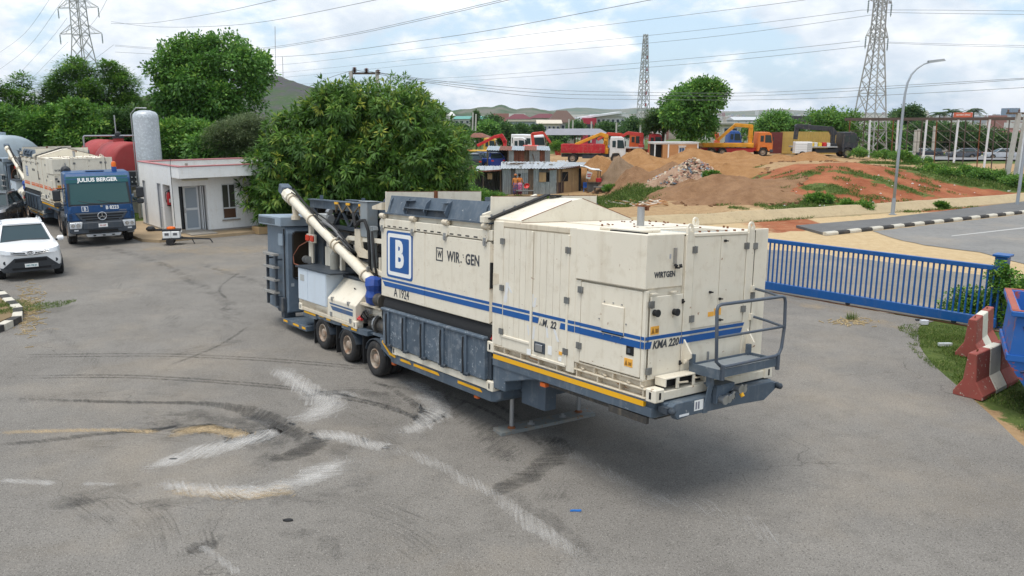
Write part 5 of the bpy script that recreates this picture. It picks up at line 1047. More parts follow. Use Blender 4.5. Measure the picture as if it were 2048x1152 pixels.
    bp = P('bumper', MB().prism([(.06, -1.25, 1.08), (.06, 1.25, 1.08), (.07, 1.25, .62), (.03, 1.1, .55), (.03, -1.1, .55), (.07, -1.25, .62)], (-.35, 0, 0)).box(.0, .09, -.75, .75, .72, 1.02), TGREY, fix=True, bevel=.03)
    P('bumper_slot', MB().box(.088, .095, -.55, .55, .60, .70), DARK, bp)
    P('skid_guard', MB().hexa([(.10, -.62, .40), (.10, .62, .40), (-.1, .62, .40), (-.1, -.62, .40)], [(.06, -.68, .53), (.06, .68, .53), (-.1, .68, .53), (-.1, -.68, .53)]), paint('grey_metal', (.30, .31, .32), .5, damt=.5), bp, bevel=.03)
    for y in (-.35, 0, .35): P('guard_hole', MB().box(.07, .095, y-.05, y+.05, .44, .49), DARK, bp)
    pl = P('number_plate', MB().box(.09, .10, -.17, .17, .80, .95), WHITE, bp); text('plate_text', 'B1-167', .09, flat('plate_red', (.45, .06, .05), .5), pl, (.102, 0, .87), FRONT, .002, 0, 1, .85)
    for s in (-1, 1): P('tow_lamp', MB().box(.07, .08, s*1.0-.08, s*1.0+.08, .68, .74), LAMP, bp)
    fp = P('front_flap', MB().box(-.0, .012, -1.10, 1.10, 1.42, 1.70), TBLUE, bevel=.01)
    a = P('sign_ring', MB().box(.012, .016, -.72, -.48, 1.46, 1.68), WHITE, fp); P('sign_field', MB().box(.016, .018, -.70, -.50, 1.48, 1.66), TBLUE, a); text('lettering', 'B', .19, WHITE, a, (.02, -.60, 1.565), FRONT, .006, 0, 1, .85)
    text('lettering', 'B 8223', .20, WHITE, fp, (.014, .42, 1.585), FRONT, .007, 0, 1.0, .88); text('model_lettering', 'Actros', .10, CHROME, fp, (.014, .80, 1.47), FRONT, .001, .25, 1, 1)
    P('lock_knob', MB().cyl((.012, .02, 1.66), (.03, .02, 1.66), .045, n=12), CHROME, fp)
    for x in (-4.6, -2.2): pass
    text('side_lettering', 'B 8223', .16, WHITE, root, (-.85, -1.225, 1.25), SIDE, .004, 0, 1, .9)
    bc = P('beacon', MB().cyl((-.75, .72, 3.03), (-.75, .72, 3.22), .10, n=14), paint('beacon_blue', (.02, .08, .3), .4, damt=0)); P('beacon_lens', MB().lathe([(.095, 0), (.10, .12), (.08, .20), (.01, .22)], (-.75, .72, 3.22), n=14), flat('beacon_orange', (.85, .16, .01), .25), bc, smooth=True)
    P('air_intake', MB().lathe([(.10, -.25), (.19, -.15), (.19, .15), (.10, .25)], (-1.95, -1.0, 3.05), 'X', 12).cyl((-2.15, -1.05, 1.0), (-2.15, -1.05, 3.0), .13, n=12), PLASTIC, smooth=True)
    P('roof_hatch', MB().box(-1.3, -.8, -.35, .35, 3.05, 3.08), TBLUE, bevel=.02)
    P('frame_rail', MB().box(-6.4, -.4, -.45, -.35, .62, .92).box(-6.4, -.4, .35, .45, .62, .92).box(-6.3, -1.0, -.35, .35, .66, .8), GRIME)
    for x in (-1.38, -4.35, -5.7): P('axle', MB().cyl((x, -.95, .5), (x, .95, .5), .11, n=10), GRIME)
    P('fifth_wheel', MB().box(-5.5, -4.6, -.5, .5, .92, 1.0), GRIME)
    return root
tr = tractor(); tq = D(208, 470, 33.0); tr.location = (tq.x, tq.y, 0); tr.rotation_euler = (0, 0, R(-57))
# small blue pickup cut by the left edge
pu = thing('pickup_truck', 'blue pickup bed cut off by the left edge behind the white SUV', 'truck', (-23.6, 33.3, 0), R(-78))
bb = MB().box(-2.3, -2.25, -.85, .85, .72, 1.12).box(-2.3, 0, -.87, -.82, .72, 1.12).box(-2.3, 0, .82, .87, .72, 1.12).box(-2.3, 0, -.85, .85, .70, .76)
bb.build('cargo_bed', paint('pickup_blue', (.015, .09, .36), .4, damt=.2), pu, bevel=.01)
for i in range(9): MB().box(-2.15+.24*i, -2.1+.24*i, -.885, -.87, .74, 1.10).box(-2.15+.24*i, -2.1+.24*i, .87, .885, .74, 1.10).build('bed_rib', paint('pickup_blue', (0, 0, 0)), pu)
loft([(2.2, [(.5, .35), (.78, .4), (.78, .8), (.5, .85), (0, .88)]), (1.2, [(.6, .32), (.84, .4), (.84, .95), (.6, 1.0), (0, 1.02)]), (.75, [(.6, .32), (.84, .4), (.80, 1.2), (.66, 1.62), (0, 1.66)]), (.05, [(.6, .32), (.84, .4), (.80, 1.2), (.66, 1.66), (0, 1.70)]), (.0, [(.6, .32), (.8, .4), (.78, 1.2), (.64, 1.62), (0, 1.66)])]).build('cab', paint('pickup_grey', (.12, .13, .15), .35), pu, smooth=True, fix=True)
MB().box(-2.2, 1.9, -.35, .35, .45, .7).build('frame', GRIME, pu)
for x in (-1.3, 1.35):
    for s in (-1, 1): add_wheel(pu, M_CAR, (x, s*.74, .345), 0 if s < 0 else PI)
for i in range(5): MB().lathe([(.02, -.3), (.12, -.25), (.14, .1), (.03, .2)], (-1.9+.4*i, -.3+.25*(i % 3), 1.05), n=8).build('cargo_sack', GRIME, pu)
# ---- yard lorries ---------------------------------------------------------------------------------
M_LW = wheel_meshes(.50, .30, .28, .05)
def lorry(label, px, py, Y, rz, cabc, bedc, length=6.6, bed='flat', crane=None, sides=.5, rails=None, group=None, cabglass=None, scale=1.0):
    p = D(px, py, Y); root = thing('lorry', label, 'lorry', (p.x, p.y, G(p.x, p.y)), rz, group)
    P = lambda n, mb, m, par=root, **k: mb.build(n, m, par, **k)
    L = length; x1 = L/2
    cm = paint('lorry_cab_%02d%02d%02d' % tuple(int(c*99) for c in cabc), cabc, .5, var=.2, damt=.45, dirt=(.36, .27, .18))
    P('cab', MB().prism([(x1, -1.15, .62), (x1+.02, -1.15, 1.5), (x1-.18, -1.13, 2.5), (x1-.45, -1.12, 2.68), (x1-1.55, -1.12, 2.68), (x1-1.62, -1.15, 1.2), (x1-1.62, -1.15, .62), (x1-1.45, -1.15, .62), (x1-1.3, -1.15, 1.05), (x1-.65, -1.15, 1.05), (x1-.45, -1.15, .62)], (0, 2.3, 0)), cm, fix=True, bevel=.03)
    P('windscreen', MB().hexa([(x1+.018, -1.0, 1.55), (x1+.018, 1.0, 1.55), (x1-.05, 1.0, 1.55), (x1-.05, -1.0, 1.55)], [(x1-.15, -.98, 2.42), (x1-.15, .98, 2.42), (x1-.25, .98, 2.42), (x1-.25, -.98, 2.42)]), CARGLASS)
    for s in (-1, 1):
        y0, y1 = sorted((s*1.13, s*1.165)); P('side_window', MB().prism([(x1-.10, y0, 1.55), (x1-.26, y0, 2.35), (x1-.85, y0, 2.38), (x1-.85, y0, 1.55)], (0, y1-y0, 0)).box(x1-1.35, x1-1.0, y0, y1, 1.65, 2.3), CARGLASS, fix=True)
        P('mirror', MB().box(x1-.1, x1+.02, s*1.33-.07, s*1.33+.07, 1.75, 2.2), PLASTIC)
        P('headlight', MB().box(x1, x1+.035, s*.85-.15, s*.85+.15, .85, 1.05), LAMP)
        for x in [x1-1.0]+([-x1+1.2] if L < 7 else [-x1+1.0, -x1+2.2]): add_wheel(root, M_LW, (x, s*1.0, .49), 0 if s < 0 else PI)
    P('bumper', MB().box(x1-.3, x1+.06, -1.18, 1.18, .5, .82), TGREY, bevel=.03)
    P('chassis', MB().box(-x1, x1-.4, -.42, .42, .62, .95).box(-x1+2.2, x1-2.0, -1.0, 1.0, .5, .9), RUST if rails is None else rails)
    bm = paint('lorry_bed_%02d%02d%02d' % tuple(int(c*99) for c in bedc), bedc, .6, var=.25, damt=.55, dirt=(.36, .27, .18))
    b = MB().box(-x1, x1-2.1, -1.2, 1.2, 1.05, 1.18)
    if bed == 'drop': b.box(-x1, x1-2.1, -1.22, -1.16, 1.18, 1.18+sides).box(-x1, x1-2.1, 1.16, 1.22, 1.18, 1.18+sides).box(-x1, -x1+.06, -1.2, 1.2, 1.18, 1.18+sides).box(x1-2.16, x1-2.1, -1.2, 1.2, 1.18, 1.18+sides)
    P('load_bed', b, bm, bevel=.02)
    if bed == 'drop':
        for i in range(6): x = -x1+.2+(L-2.5)*i/5; P('bed_post', MB().box(x-.04, x+.04, -1.25, -1.22, 1.05, 1.18+sides), bm)
    if crane:
        k = paint('crane_%02d%02d%02d' % tuple(int(c*99) for c in crane['c']), crane['c'], .5, var=.25, damt=.45, dirt=(.30, .22, .15))
        cr_ = P('crane', MB().box(crane['x']-.3, crane['x']+.3, -.6, .6, .95, 1.5).box(crane['x']-.2, crane['x']+.2, -.25, .25, 1.5, 2.4), k, bevel=.03)
        pts = crane['pts']
        for i, (a, c) in enumerate(zip(pts, pts[1:])):
            w = (.46-.07*i)*crane.get('k', 1); P('crane_arm', MB().bar((a[0], 0, a[1]), (c[0], 0, c[1]), w*.8, w), k, cr_, bevel=.03)
            P('arm_joint', MB().cyl((a[0], -.25, a[1]), (a[0], .25, a[1]), w*.55, n=10), k, cr_)
        a, c = pts[0], pts[1]; P('lift_cylinder', MB().cyl((a[0]+.2, 0, a[1]-.9), ((a[0]+c[0])/2+.1, 0, (a[1]+c[1])/2-.1), .09, n=8), GRIME, cr_)
    return root
YELC = (.78, .36, .02)
lorry('red flatbed lorry with a white cab and folded yellow crane', 1187, 300, 84, R(-8), (.70, .70, .69), (.50, .02, .03), 6.6, 'drop', {'c': YELC, 'x': 1.25, 'pts': [(1.25, 2.0), (1.3, 2.75), (.7, 2.95), (-1.9, 1.85)]}, .75, SLATED)
lorry('orange cab lorry with a yellow bed and yellow folding crane', 1470, 300, 90, R(-3), (.72, .19, .03), YELC, 7.6, 'drop', {'c': YELC, 'x': 1.6, 'pts': [(1.6, 2.2), (1.6, 3.3), (-.1, 3.45), (-2.0, 1.75)]}, .28, REDP)
lb = lorry('black crane lorry standing at the edge of the yard', 1645, 300, 88, R(-3), (.03, .034, .045), (.33, .34, .34), 6.6, 'flat', {'k': 1.3, 'c': (.032, .037, .048), 'x': 1.0, 'pts': [(1.0, 2.6), (.7, 3.0), (-2.9, 3.3), (-3.0, 1.9)]}, 0, PLASTIC)
for i, (x, c) in enumerate(((-1.6, (.75, .5, .05)), (-1.25, (.7, .7, .68)), (-.8, (.8, .6, .05)), (-.3, (.55, .03, .03)), (.1, (.7, .7, .68)))):
    MB().box(x, x+.33, -1.1, -.3, 1.18, 1.55+.05*(i % 2)).build('cargo_crate', paint('crate_%d' % i, c, .6), lb, bevel=.01)
lorry('red cab lorry half hidden behind the sand heaps', 1272, 300, 92, R(-12), (.50, .03, .04), (.3, .3, .3), 6.0, 'flat', {'c': (.55, .05, .04), 'x': .6, 'pts': [(.6, 2.1), (.6, 2.6), (-1.0, 2.75), (-2.4, 1.9)]})
lorry('small orange cab lorry behind the white cab of the red flatbed', 1238, 300, 97, R(-8), (.70, .13, .03), (.1, .2, .4), 5.6, 'flat', {'c': (.62, .06, .03), 'x': .2, 'pts': [(.2, 2.0), (.2, 2.5), (-1.4, 2.6), (-2.6, 1.9)]})
lorry('blue cab lorry with an orange crane behind the orange cab lorry', 1425, 290, 101, R(-5), (.02, .10, .36), (.4, .4, .38), 6.6, 'flat', {'c': (.66, .13, .04), 'x': .5, 'pts': [(.5, 2.0), (-.2, 3.0), (-1.7, 2.9), (-3.2, 1.7)]})
lorry('white cab lorry with a red crane behind the rusty shed', 998, 292, 96, R(-5), (.70, .70, .69), (.70, .40, .03), 6.6, 'flat', {'c': (.55, .02, .03), 'x': .7, 'pts': [(.7, 2.2), (.3, 2.9), (-.6, 2.7), (-2.6, 1.7)]})
lorry('yellow lorry under the rusty awning beside the mango tree', 950, 292, 101, R(-5), (.62, .36, .05), (.6, .12, .04), 5.6, 'flat', None)
# red excavator arm, white bus, parked cars in the yard
q = D(1085, 290, 92); ex_ = thing('excavator', 'red excavator arm rising behind the rusty shed', 'excavator', (q.x, q.y, G(q.x, q.y)), R(0))
MB().bar((-1.0, 0, 1.4), (-1.2, 0, 3.0), .34).bar((-1.2, 0, 2.95), (.1, 0, 3.1), .34).bar((.1, 0, 3.1), (1.6, 0, 1.0), .26).build('boom', paint('digger_red', (.58, .06, .04), .4), ex_, bevel=.03); MB().box(-2.2, -.4, -.9, .9, .7, 1.7).build('body', paint('digger_red', (0, 0, 0)), ex_, bevel=.08); MB().box(-2.4, .2, -1.1, -.6, .0, .7).box(-2.4, .2, .6, 1.1, .0, .7).build('track', GRIME, ex_, bevel=.15); MB().hexa([(1.5, -.4, .6), (2.1, -.4, .6), (2.1, .4, .6), (1.5, .4, .6)], [(1.3, -.4, 1.5), (2.0, -.4, 1.3), (2.0, .4, 1.3), (1.3, .4, 1.5)]).build('bucket', paint('digger_red', (0, 0, 0)), ex_)
q = D(1058, 288, 108); bus = thing('minibus', 'white minibus parked left of the red excavator arm', 'bus', (q.x, q.y, G(q.x, q.y)), R(-55))
MB().prism([(2.4, -1.0, .5), (2.4, -1.0, 1.3), (2.1, -1.0, 2.6), (1.9, -1.0, 2.75), (-2.8, -1.0, 2.75), (-2.9, -1.0, .5)], (0, 2, 0)).build('body', CARWHITE, bus, fix=True, bevel=.08)
MB().hexa([(2.41, -.85, 1.4), (2.41, .85, 1.4), (2.3, .85, 1.4), (2.3, -.85, 1.4)], [(2.17, -.82, 2.4), (2.17, .82, 2.4), (2.0, .82, 2.4), (2.0, -.82, 2.4)]).build('windscreen', CARGLASS, bus)
for i in range(4): MB().box(-2.5+1.1*i, -1.6+1.1*i, -1.02, -1.0, 1.55, 2.3).build('side_window', CARGLASS, bus)
for x in (1.5, -1.8):
    for s in (-1, 1): add_wheel(bus, M_CAR, (x, s*.88, .345), 0 if s < 0 else PI)
def small_car(label, px, py, Y, rz, c, group=None):
    p = D(px, py, Y); o = thing('parked_car', label, 'car', (p.x, p.y, G(p.x, p.y)), rz, group); car(o, paint('car_%02d%02d%02d' % tuple(int(x*99) for x in c), c, .25, damt=.1), detail=False, stripe=False)
    for s in (-1, 1): MB().box(-2.27, -2.2, s*.62-.12, s*.62+.12, .85, .98).build('tail_lamp', paint('lamp_red', (.62, .05, .02), .25), o)
    return o
small_car('dark grey car with red tail lamps parked beside the rusty shed', 962, 320, 82, R(120), (.045, .055, .075))
small_car('dark car half hidden by the mango tree', 942, 330, 80, R(100), (.06, .065, .075))
small_car('blue car behind the post of the rusty shed', 976, 330, 80, R(118), (.02, .05, .25))
hw = 'cars on the highway beyond the scaffold'
small_car('dark car on the highway, leftmost beyond the scaffold posts', 1857, 312, 148, R(170), (.05, .06, .08), hw)
small_car('silver car on the highway right behind the leftmost dark car', 1838, 312, 150, R(170), (.55, .56, .57), hw)
small_car('dark blue car on the highway between the scaffold posts', 1930, 317, 140, R(172), (.03, .04, .07), hw)
small_car('grey car following close on the highway in the middle', 1921, 319, 137, R(172), (.10, .11, .13), hw)
small_car('silver car on the highway toward the right edge', 1998, 320, 134, R(172), (.50, .52, .55), hw)
small_car('dark car at the left edge beside the pickup bed', -14, 395, 39, R(-70), (.05, .055, .06))
# ================================================================== GATEHOUSE AND TANKS
WALL = paint('white_render', (.84, .835, .815), .85, var=.04, dirt=(.50, .41, .28), damt=.24)
PINK = paint('pink_coping', (.42, .17, .175), .7, damt=.35)
CONC = paint('concrete', (.34, .31, .27), .9, var=.2, damt=.5, dirt=(.18, .15, .11))
PAVE = paint('dusty_paving', (.38, .28, .17), .9, var=.15, damt=.5, dirt=(.25, .17, .10))
ALU = flat('white_aluminium', (.66, .67, .67), .4)
FROST = glass('frosted_pane', (.30, .34, .38), .45)
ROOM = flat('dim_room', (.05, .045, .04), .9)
bx, by = -15.1, 35.5; BR = R(39.9)
gh_ = thing('gatehouse', 'small white flat-roofed gatehouse with pink coping beside the mango tree', 'building', (bx, by, 0), BR)
P = lambda n, mb, m, par=gh_, **k: mb.build(n, m, par, **k)
wl = MB().box(0, .28, 0, .28, .16, 2.66)                                        # corner pillar
wl.box(0, .2, 1.35, 1.62, .16, 2.66).box(0, .2, 2.2, 3.98, .16, 2.66).box(0, .2, 4.5, 4.9, .16, 2.66).box(0, .2, 1.62, 2.2, 2.28, 2.66).box(0, .2, 3.98, 4.5, 2.28, 2.66).box(.0, .2, .28, 1.35, 2.28, 2.66)
wl.box(1.5, 2.2, 0, .2, .16, 2.66).box(2.87, 4.9, 0, .2, .16, 2.66).box(2.2, 2.87, 0, .2, 2.26, 2.66).box(2.2, 2.87, 0, .2, .16, .62).box(5.6, 8, 0, .2, .16, 2.66).box(4.9, 5.6, 0, .2, 2.26, 2.66).box(4.9, 5.6, 0, .2, .16, .62).box(.28, 1.5, 0, .2, 2.24, 2.66)
wl.box(7.8, 8, .2, 4.9, .16, 2.66).box(.2, 7.8, 4.7, 4.9, .16, 2.66).box(1.55, 1.7, .2, 1.9, .16, 2.66).box(.2, 1.55, 1.35, 1.5, .16, 2.66)
wl.box(0, 8, -1.1, -.92, 2.66, 3.14).box(0, .18, -.92, 4.9, 2.66, 3.14).box(7.82, 8, -.92, 4.9, 2.66, 3.14).box(.18, 7.82, 4.72, 4.9, 2.66, 3.14)
P('wall', wl, WALL)
P('roof_slab', MB().box(.18, 7.82, -.92, 4.72, 2.70, 2.86), CONC)
for a in ((-.03, 8.03, -1.13, -.88), (-.03, 8.03, 4.68, 4.93)): P('coping', MB().box(*a, 3.14, 3.20), PINK, bevel=.02)
for a in ((-.03, .22, -.88, 4.68), (7.78, 8.03, -.88, 4.68)): P('coping', MB().box(*a, 3.14, 3.195), PINK, bevel=.02)
P('roof_pipe', MB().cyl((.55, -.5, 2.85), (.55, -.5, 3.28), .06, n=10), CONC); P('roof_pipe', MB().cyl((5.6, 3.2, 2.85), (5.6, 3.2, 3.05), .07, n=10), PLASTIC)
P('lightning_rod', MB().tube([(-.02, -.1, .5), (-.02, -.1, 3.1), (.0, -.15, 3.5)], .012, 4), PLASTIC)
P('floor_slab', MB().box(-.02, 8.1, -.02, 4.9, .0, .2), CONC)
ent = P('entrance_door', MB().box(.62, .70, .5, .56, .2, 2.2).box(1.22, 1.30, .5, .56, .2, 2.2).box(.70, 1.22, .5, .56, .2, .28).box(.70, 1.22, .5, .56, 2.12, 2.2).box(.70, 1.22, .5, .56, 1.1, 1.2), ALU)
P('door_pane', MB().box(.70, 1.22, .52, .54, .28, 1.1).box(.70, 1.22, .52, .54, 1.2, 2.12), FROST, ent); P('door_handle', MB().box(.63, .67, .46, .5, 1.0, 1.2), CHROME, ent)
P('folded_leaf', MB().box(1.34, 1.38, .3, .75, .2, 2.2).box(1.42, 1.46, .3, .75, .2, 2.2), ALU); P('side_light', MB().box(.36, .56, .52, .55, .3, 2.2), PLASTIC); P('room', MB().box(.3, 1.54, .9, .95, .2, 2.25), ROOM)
for x0, x1 in ((2.2, 2.87), (4.9, 5.6)):
    wn = P('window', MB().box(x0, x1, .05, .10, .62, .67).box(x0, x1, .05, .10, 2.20, 2.26).box(x0, x0+.05, .05, .10, .67, 2.2).box(x1-.05, x1, .05, .10, .67, 2.2).box(x0, x1, .05, .10, 1.10, 1.16).box((x0+x1)/2-.02, (x0+x1)/2+.03, .05, .10, 1.16, 2.2), ALU)
    P('pane', MB().box(x0+.05, (x0+x1)/2, .07, .08, 1.16, 2.2), glass('window_dark', (.06, .06, .05), .1), wn); P('pane', MB().box((x0+x1)/2, x1-.05, .075, .085, 1.16, 2.2), glass('window_dark', (.03, .03, .03), .1), wn); P('pane', MB().box(x0+.05, x1-.05, .07, .08, .67, 1.10), glass('window_brown', (.10, .05, .03), .2), wn)
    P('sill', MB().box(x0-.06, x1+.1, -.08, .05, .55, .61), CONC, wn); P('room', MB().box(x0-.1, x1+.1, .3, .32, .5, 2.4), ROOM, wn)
for x0, x1 in ((1.62, 2.2), (3.98, 4.5)):
    d = P('side_door', MB().box(.06, .11, x0, x1, .2, 2.28), paint('door_grey', (.50, .51, .52), .5, damt=.2)); P('door_handle', MB().box(.03, .06, x0+.08, x0+.2, 1.15, 1.19), CHROME, d); P('door_frame', MB().box(.02, .06, x0, x0+.05, .2, 2.28).box(.02, .06, x1-.05, x1, .2, 2.28), paint('frame_grey', (.30, .32, .35), .5), d)
for x in (.45, 4.4): P('tube_lamp', MB().box(x, x+1.15, -.07, -.0, 2.47, 2.55), paint('lamp_cover_cream', (.62, .58, .46), .5, damt=.3), bevel=.015)
P('damp_stain', MB().lathe([(.12, 0), (.10, .004), (.001, .005)], (3.03, -.0, 1.35), 'Y', 10), paint('stain', (.50, .40, .22), .9, damt=.6)) if False else None
# raised pavement round it
pav = [W(262, 456), W(330, 486), W(420, 480), W(500, 476), W(560, 470)]
o = Vector((bx, by, 0)); ux = Vector((math.cos(BR), math.sin(BR), 0)); uy = Vector((-ux.y, ux.x, 0))
sheet('gatehouse_pavement', [(o-ux*1.6+uy*6.0).xy[:], (o-ux*1.6-uy*.6).xy[:], (o-ux*1.1-uy*1.35).xy[:], (o+ux*9-uy*1.35).xy[:], (o+ux*9+uy*6).xy[:]], .13, PAVE, 'dusty raised pavement round the gatehouse', .03, .13)
MB().box(3.1, 4.4, -1.75, -1.0, 0, .34).build('step_block', paint('ochre_block', (.42, .28, .14), .9, damt=.5), None, (bx, by, 0), (0, 0, BR), bevel=.03)
tag(bpy.data.objects['step_block'], 'ochre concrete block on the pavement under the gatehouse window', 'block')
tag(MB().box(.35, 1.5, -1.05, -.25, .136, .18).build('door_mat', CONC, None, (bx, by, 0), (0, 0, BR)), 'pale slab lying in front of the gatehouse door', 'slab')
# fire extinguisher hanging in the porch
fe = thing('fire_extinguisher', 'red fire extinguisher hanging on the porch wall of the gatehouse', 'extinguisher', (o+ux*.22+uy*1.22)[:], BR)
MB().lathe([(.02, 1.28), (.10, 1.30), (.11, 1.36), (.11, 1.80), (.07, 1.89), (.03, 1.92)], n=16).build('cylinder', REDP, fe, smooth=True)
MB().lathe([(.112, 1.28), (.114, 1.33)], n=16, cap=False).build('base_ring', BLACK, fe); MB().cyl((0, 0, 1.92), (0, 0, 2.0), .03, n=8).bar((-.02, 0, 1.99), (.12, 0, 2.02), .03).build('valve', PLASTIC, fe)
MB().tube([(-.02, 0, 1.97), (-.14, 0, 1.92), (-.16, 0, 1.7), (-.13, 0, 1.45)], .018, 6).build('hose', BLACK, fe); MB().box(-.05, .05, -.115, -.105, 1.45, 1.62).build('label_plate', WHITE, fe)
# battery cart with an orange lamp on the kerb edge
ct = thing('lamp_cart', 'small trailer cart with two white battery boxes and an orange lamp by the kerb', 'cart', W(345, 489)[:], R(15))
MB().box(-.32, .0, -.25, .25, .30, .58).build('battery_box', WHITE, ct, bevel=.015); MB().box(.01, .34, -.25, .25, .30, .58).build('battery_box', WHITE, ct, bevel=.015)
for x in (-.16, .17): MB().box(x-.08, x+.08, -.262, -.25, .42, .52).build('box_label', flat('label_dark', (.12, .12, .13), .5), ct)
MB().box(-.36, .40, -.28, .28, .24, .30).box(-.34, .38, -.2, .2, .58, .66).build('frame', PLASTIC, ct); MB().lathe([(.16, .66), (.18, .68), (.17, .74), (.05, .77)], n=16).build('warning_lamp', flat('beacon_orange', (.85, .16, .01), .25), ct, smooth=True)
for s in (-.3, .3): MB().lathe([(.05, -.05), (.15, -.05), (.16, 0), (.15, .05), (.05, .05)], (-.05, s, .16), 'Y', 16).build('wheel', TYRE, ct)
MB().bar((.4, 0, .27), (1.5, .05, .18), .05).bar((.4, -.2, .27), (1.3, .0, .2), .03).bar((.4, .2, .27), (1.3, .08, .2), .03).bar((.8, -.1, .24), (.9, -.15, .02), .03).bar((1.5, .05, .18), (1.6, .05, .02), .04).build('drawbar', PLASTIC, ct)
tg = thing('stone_tongs', 'black tool lying on the pavement behind the lamp cart', 'tool', (W(322, 462, .13))[:], R(5)); MB().bar((-.5, 0, .06), (.55, 0, .05), .10, .08).lathe([(.05, -.2), (.13, -.1), (.13, .1), (.05, .2)], (-.45, 0, .10), 'X', 8).build('tool_body', PLASTIC, tg)
mp = thing('meter_post', 'grey meter post in the grass left of the gatehouse', 'post', W(281, 438)[:], BR); MB().box(-.05, .05, -.05, .05, 0, 1.15).build('post', CONC, mp); MB().box(-.2, .2, -.12, .12, 1.15, 1.5).build('meter_box', paint('meter_grey', (.22, .21, .18), .6), mp, bevel=.02)
# ---- tanks
REDT = paint('tank_red', (.36, .045, .045), .6, var=.15, damt=.3, dirt=(.30, .12, .08)); SILV = paint('flaking_silver', (.46, .49, .52), .45, .25, damt=.35, dirt=(.30, .33, .38), chip=(.55, .59, .62), chipamt=.62, scale=1.1)
vt = thing('silver_tank', 'upright silver tank with flaking paint behind the gatehouse', 'tank', (-19.22, 42.7, 0)); MB().lathe([(.63, .0), (.63, 5.25), (.60, 5.42), (.5, 5.54), (.27, 5.62), (.01, 5.64)], n=36).build('shell', SILV, vt, smooth=True)
MB().tube([(-.80, .1, .2), (-.80, .1, 5.45), (-.5, .1, 5.75), (.1, 0, 5.75)], .03, 6).build('vent_pipe', STEEL, vt); MB().cyl((.1, -.80, 2.7), (.1, -.72, 2.7), .08, n=8).cyl((-.3, -.8, 1.5), (-.3, -.7, 1.5), .06, n=8).build('flange', STEEL, vt)
rt = thing('red_tank', 'large red fuel tank lying behind the blue tractor truck', 'tank', (-22.6, 46.2, 0), R(33))
n = 28
def hz_tank(root, r, x0, x1, zc, m, dish=.25, y=0):
    MB().lathe([(.01, x0-dish), (r*.55, x0-dish*.75), (r*.88, x0-dish*.3), (r, x0), (r, x1), (r*.88, x1+dish*.3), (r*.55, x1+dish*.75), (.01, x1+dish)], (0, y, zc), 'X', 36, cap=False).build('shell', m, root, smooth='all')
    for x in np.arange(x0+.4, x1, 1.1): MB().lathe([(r, -.02), (r+.008, -.01), (r+.008, .01), (r, .02)], (x, y, zc), 'X', 36, cap=False).build('weld_band', m, root)
    for x in (x0+.5, x1-.5): MB().box(x-.12, x+.12, y-r*.8, y+r*.8, 0, zc-r*.6).build('saddle', CONC, root)
def rot90(root): root.rotation_euler[2] += -PI/2
hz_tank(rt, 1.22, .5, 3.6, 2.72, REDT, .06); rt.location = (-23.35, 47.2, 0); rt.rotation_euler = (0, 0, R(-46))
MB().cyl((1.2, 0, 3.9), (1.2, 0, 4.1), .28, n=16).build('manhole', REDT, rt); MB().cyl((1.2, 0, 4.1), (1.2, 0, 4.2), .32, n=16).lathe([(.05, 4.1), (.16, 4.25), (.16, 4.4), (.05, 4.5)], (1.2, 0, 0), n=12).build('valve', PLASTIC, rt)
MB().tube([(1.2, -.1, 4.0), (1.2, -.1, 4.6), (1.2, -.1, 5.4)], .035, 6).tube([(1.1, 0, 4.25), (.9, -1.7, 4.25), (.9, -1.75, 4.2), (.9, -1.75, 1.6)], .05, 8).tube([(1.3, 0, 4.25), (1.8, 1.9, 4.25), (1.8, 2.0, 2.0)], .05, 8).build('pipework', STEEL, rt)
text('lettering', 'D27', .42, WHITE, rt, (3.70, .55, 3.05), FRONT, .006, 0, 1, .9)
MB().box(3.72, 3.85, -.75, .15, 1.55, 2.35).build('gauge_panel', PLASTIC, rt, bevel=.02); MB().box(3.70, 3.74, -.8, .2, 1.5, 2.4).build('panel_frame', STEEL, rt)
for i in range(6): MB().cyl((3.86, -.6+.22*(i % 3), 1.8+.25*(i//3)), (3.88, -.6+.22*(i % 3), 1.8+.25*(i//3)), .05, n=10).build('dial', CHROME, rt)
MB().tube([(3.9, .9, .2), (3.9, .9, 1.7), (3.75, .9, 2.1), (3.66, .9, 2.1)], .05, 8).tube([(3.9, 1.15, .1), (3.9, 1.15, 1.5), (3.9, .9, 1.6)], .05, 8).tube([(3.9, -1.2, 1.1), (3.9, 1.2, 1.1)], .04, 8).build('filling_pipe', STEEL, rt); MB().lathe([(.1, -.3), (.22, -.2), (.22, .2), (.1, .3)], (4.0, -.2, 1.0), 'Y', 12).build('pump_motor', paint('motor_blue', (.12, .18, .26), .4), rt)
r2 = thing('red_tank', 'smaller red tank with a rounded end just behind the large red tank', 'tank', (-25.2, 50.0, 0), R(-46)); hz_tank(r2, 1.2, -1.2, 1.2, 2.75, REDT, .5); MB().cyl((1.0, 0, 3.7), (1.0, 0, 3.9), .3, n=14).build('manhole', REDT, r2)
BTK = paint('tank_grey_blue', (.36, .42, .46), .5, .1, var=.1, damt=.3, dirt=(.26, .29, .30))
for lab, x, y, r, zc, L in (('big grey-blue tank at the left edge, nearer of the two', -36.3, 47.5, 2.1, 2.05, 5), ('grey-blue tank with a round end behind the second mixing plant', -34.6, 54, 2.1, 2.05, 5)):
    t = thing('storage_tank', lab, 'tank', (x, y, 0), R(-35)); hz_tank(t, r, -L/2, L/2, zc, BTK, .6); MB().box(.2, 1.0, -.4, .4, zc+r-.05, zc+r+.18).build('hatch', BTK, t); MB().tube([(-1, 0, zc+r), (-1, 0, zc+r+.3), (-.9, 0, zc+r+.4)], .05, 6).build('vent_pipe', STEEL, t)
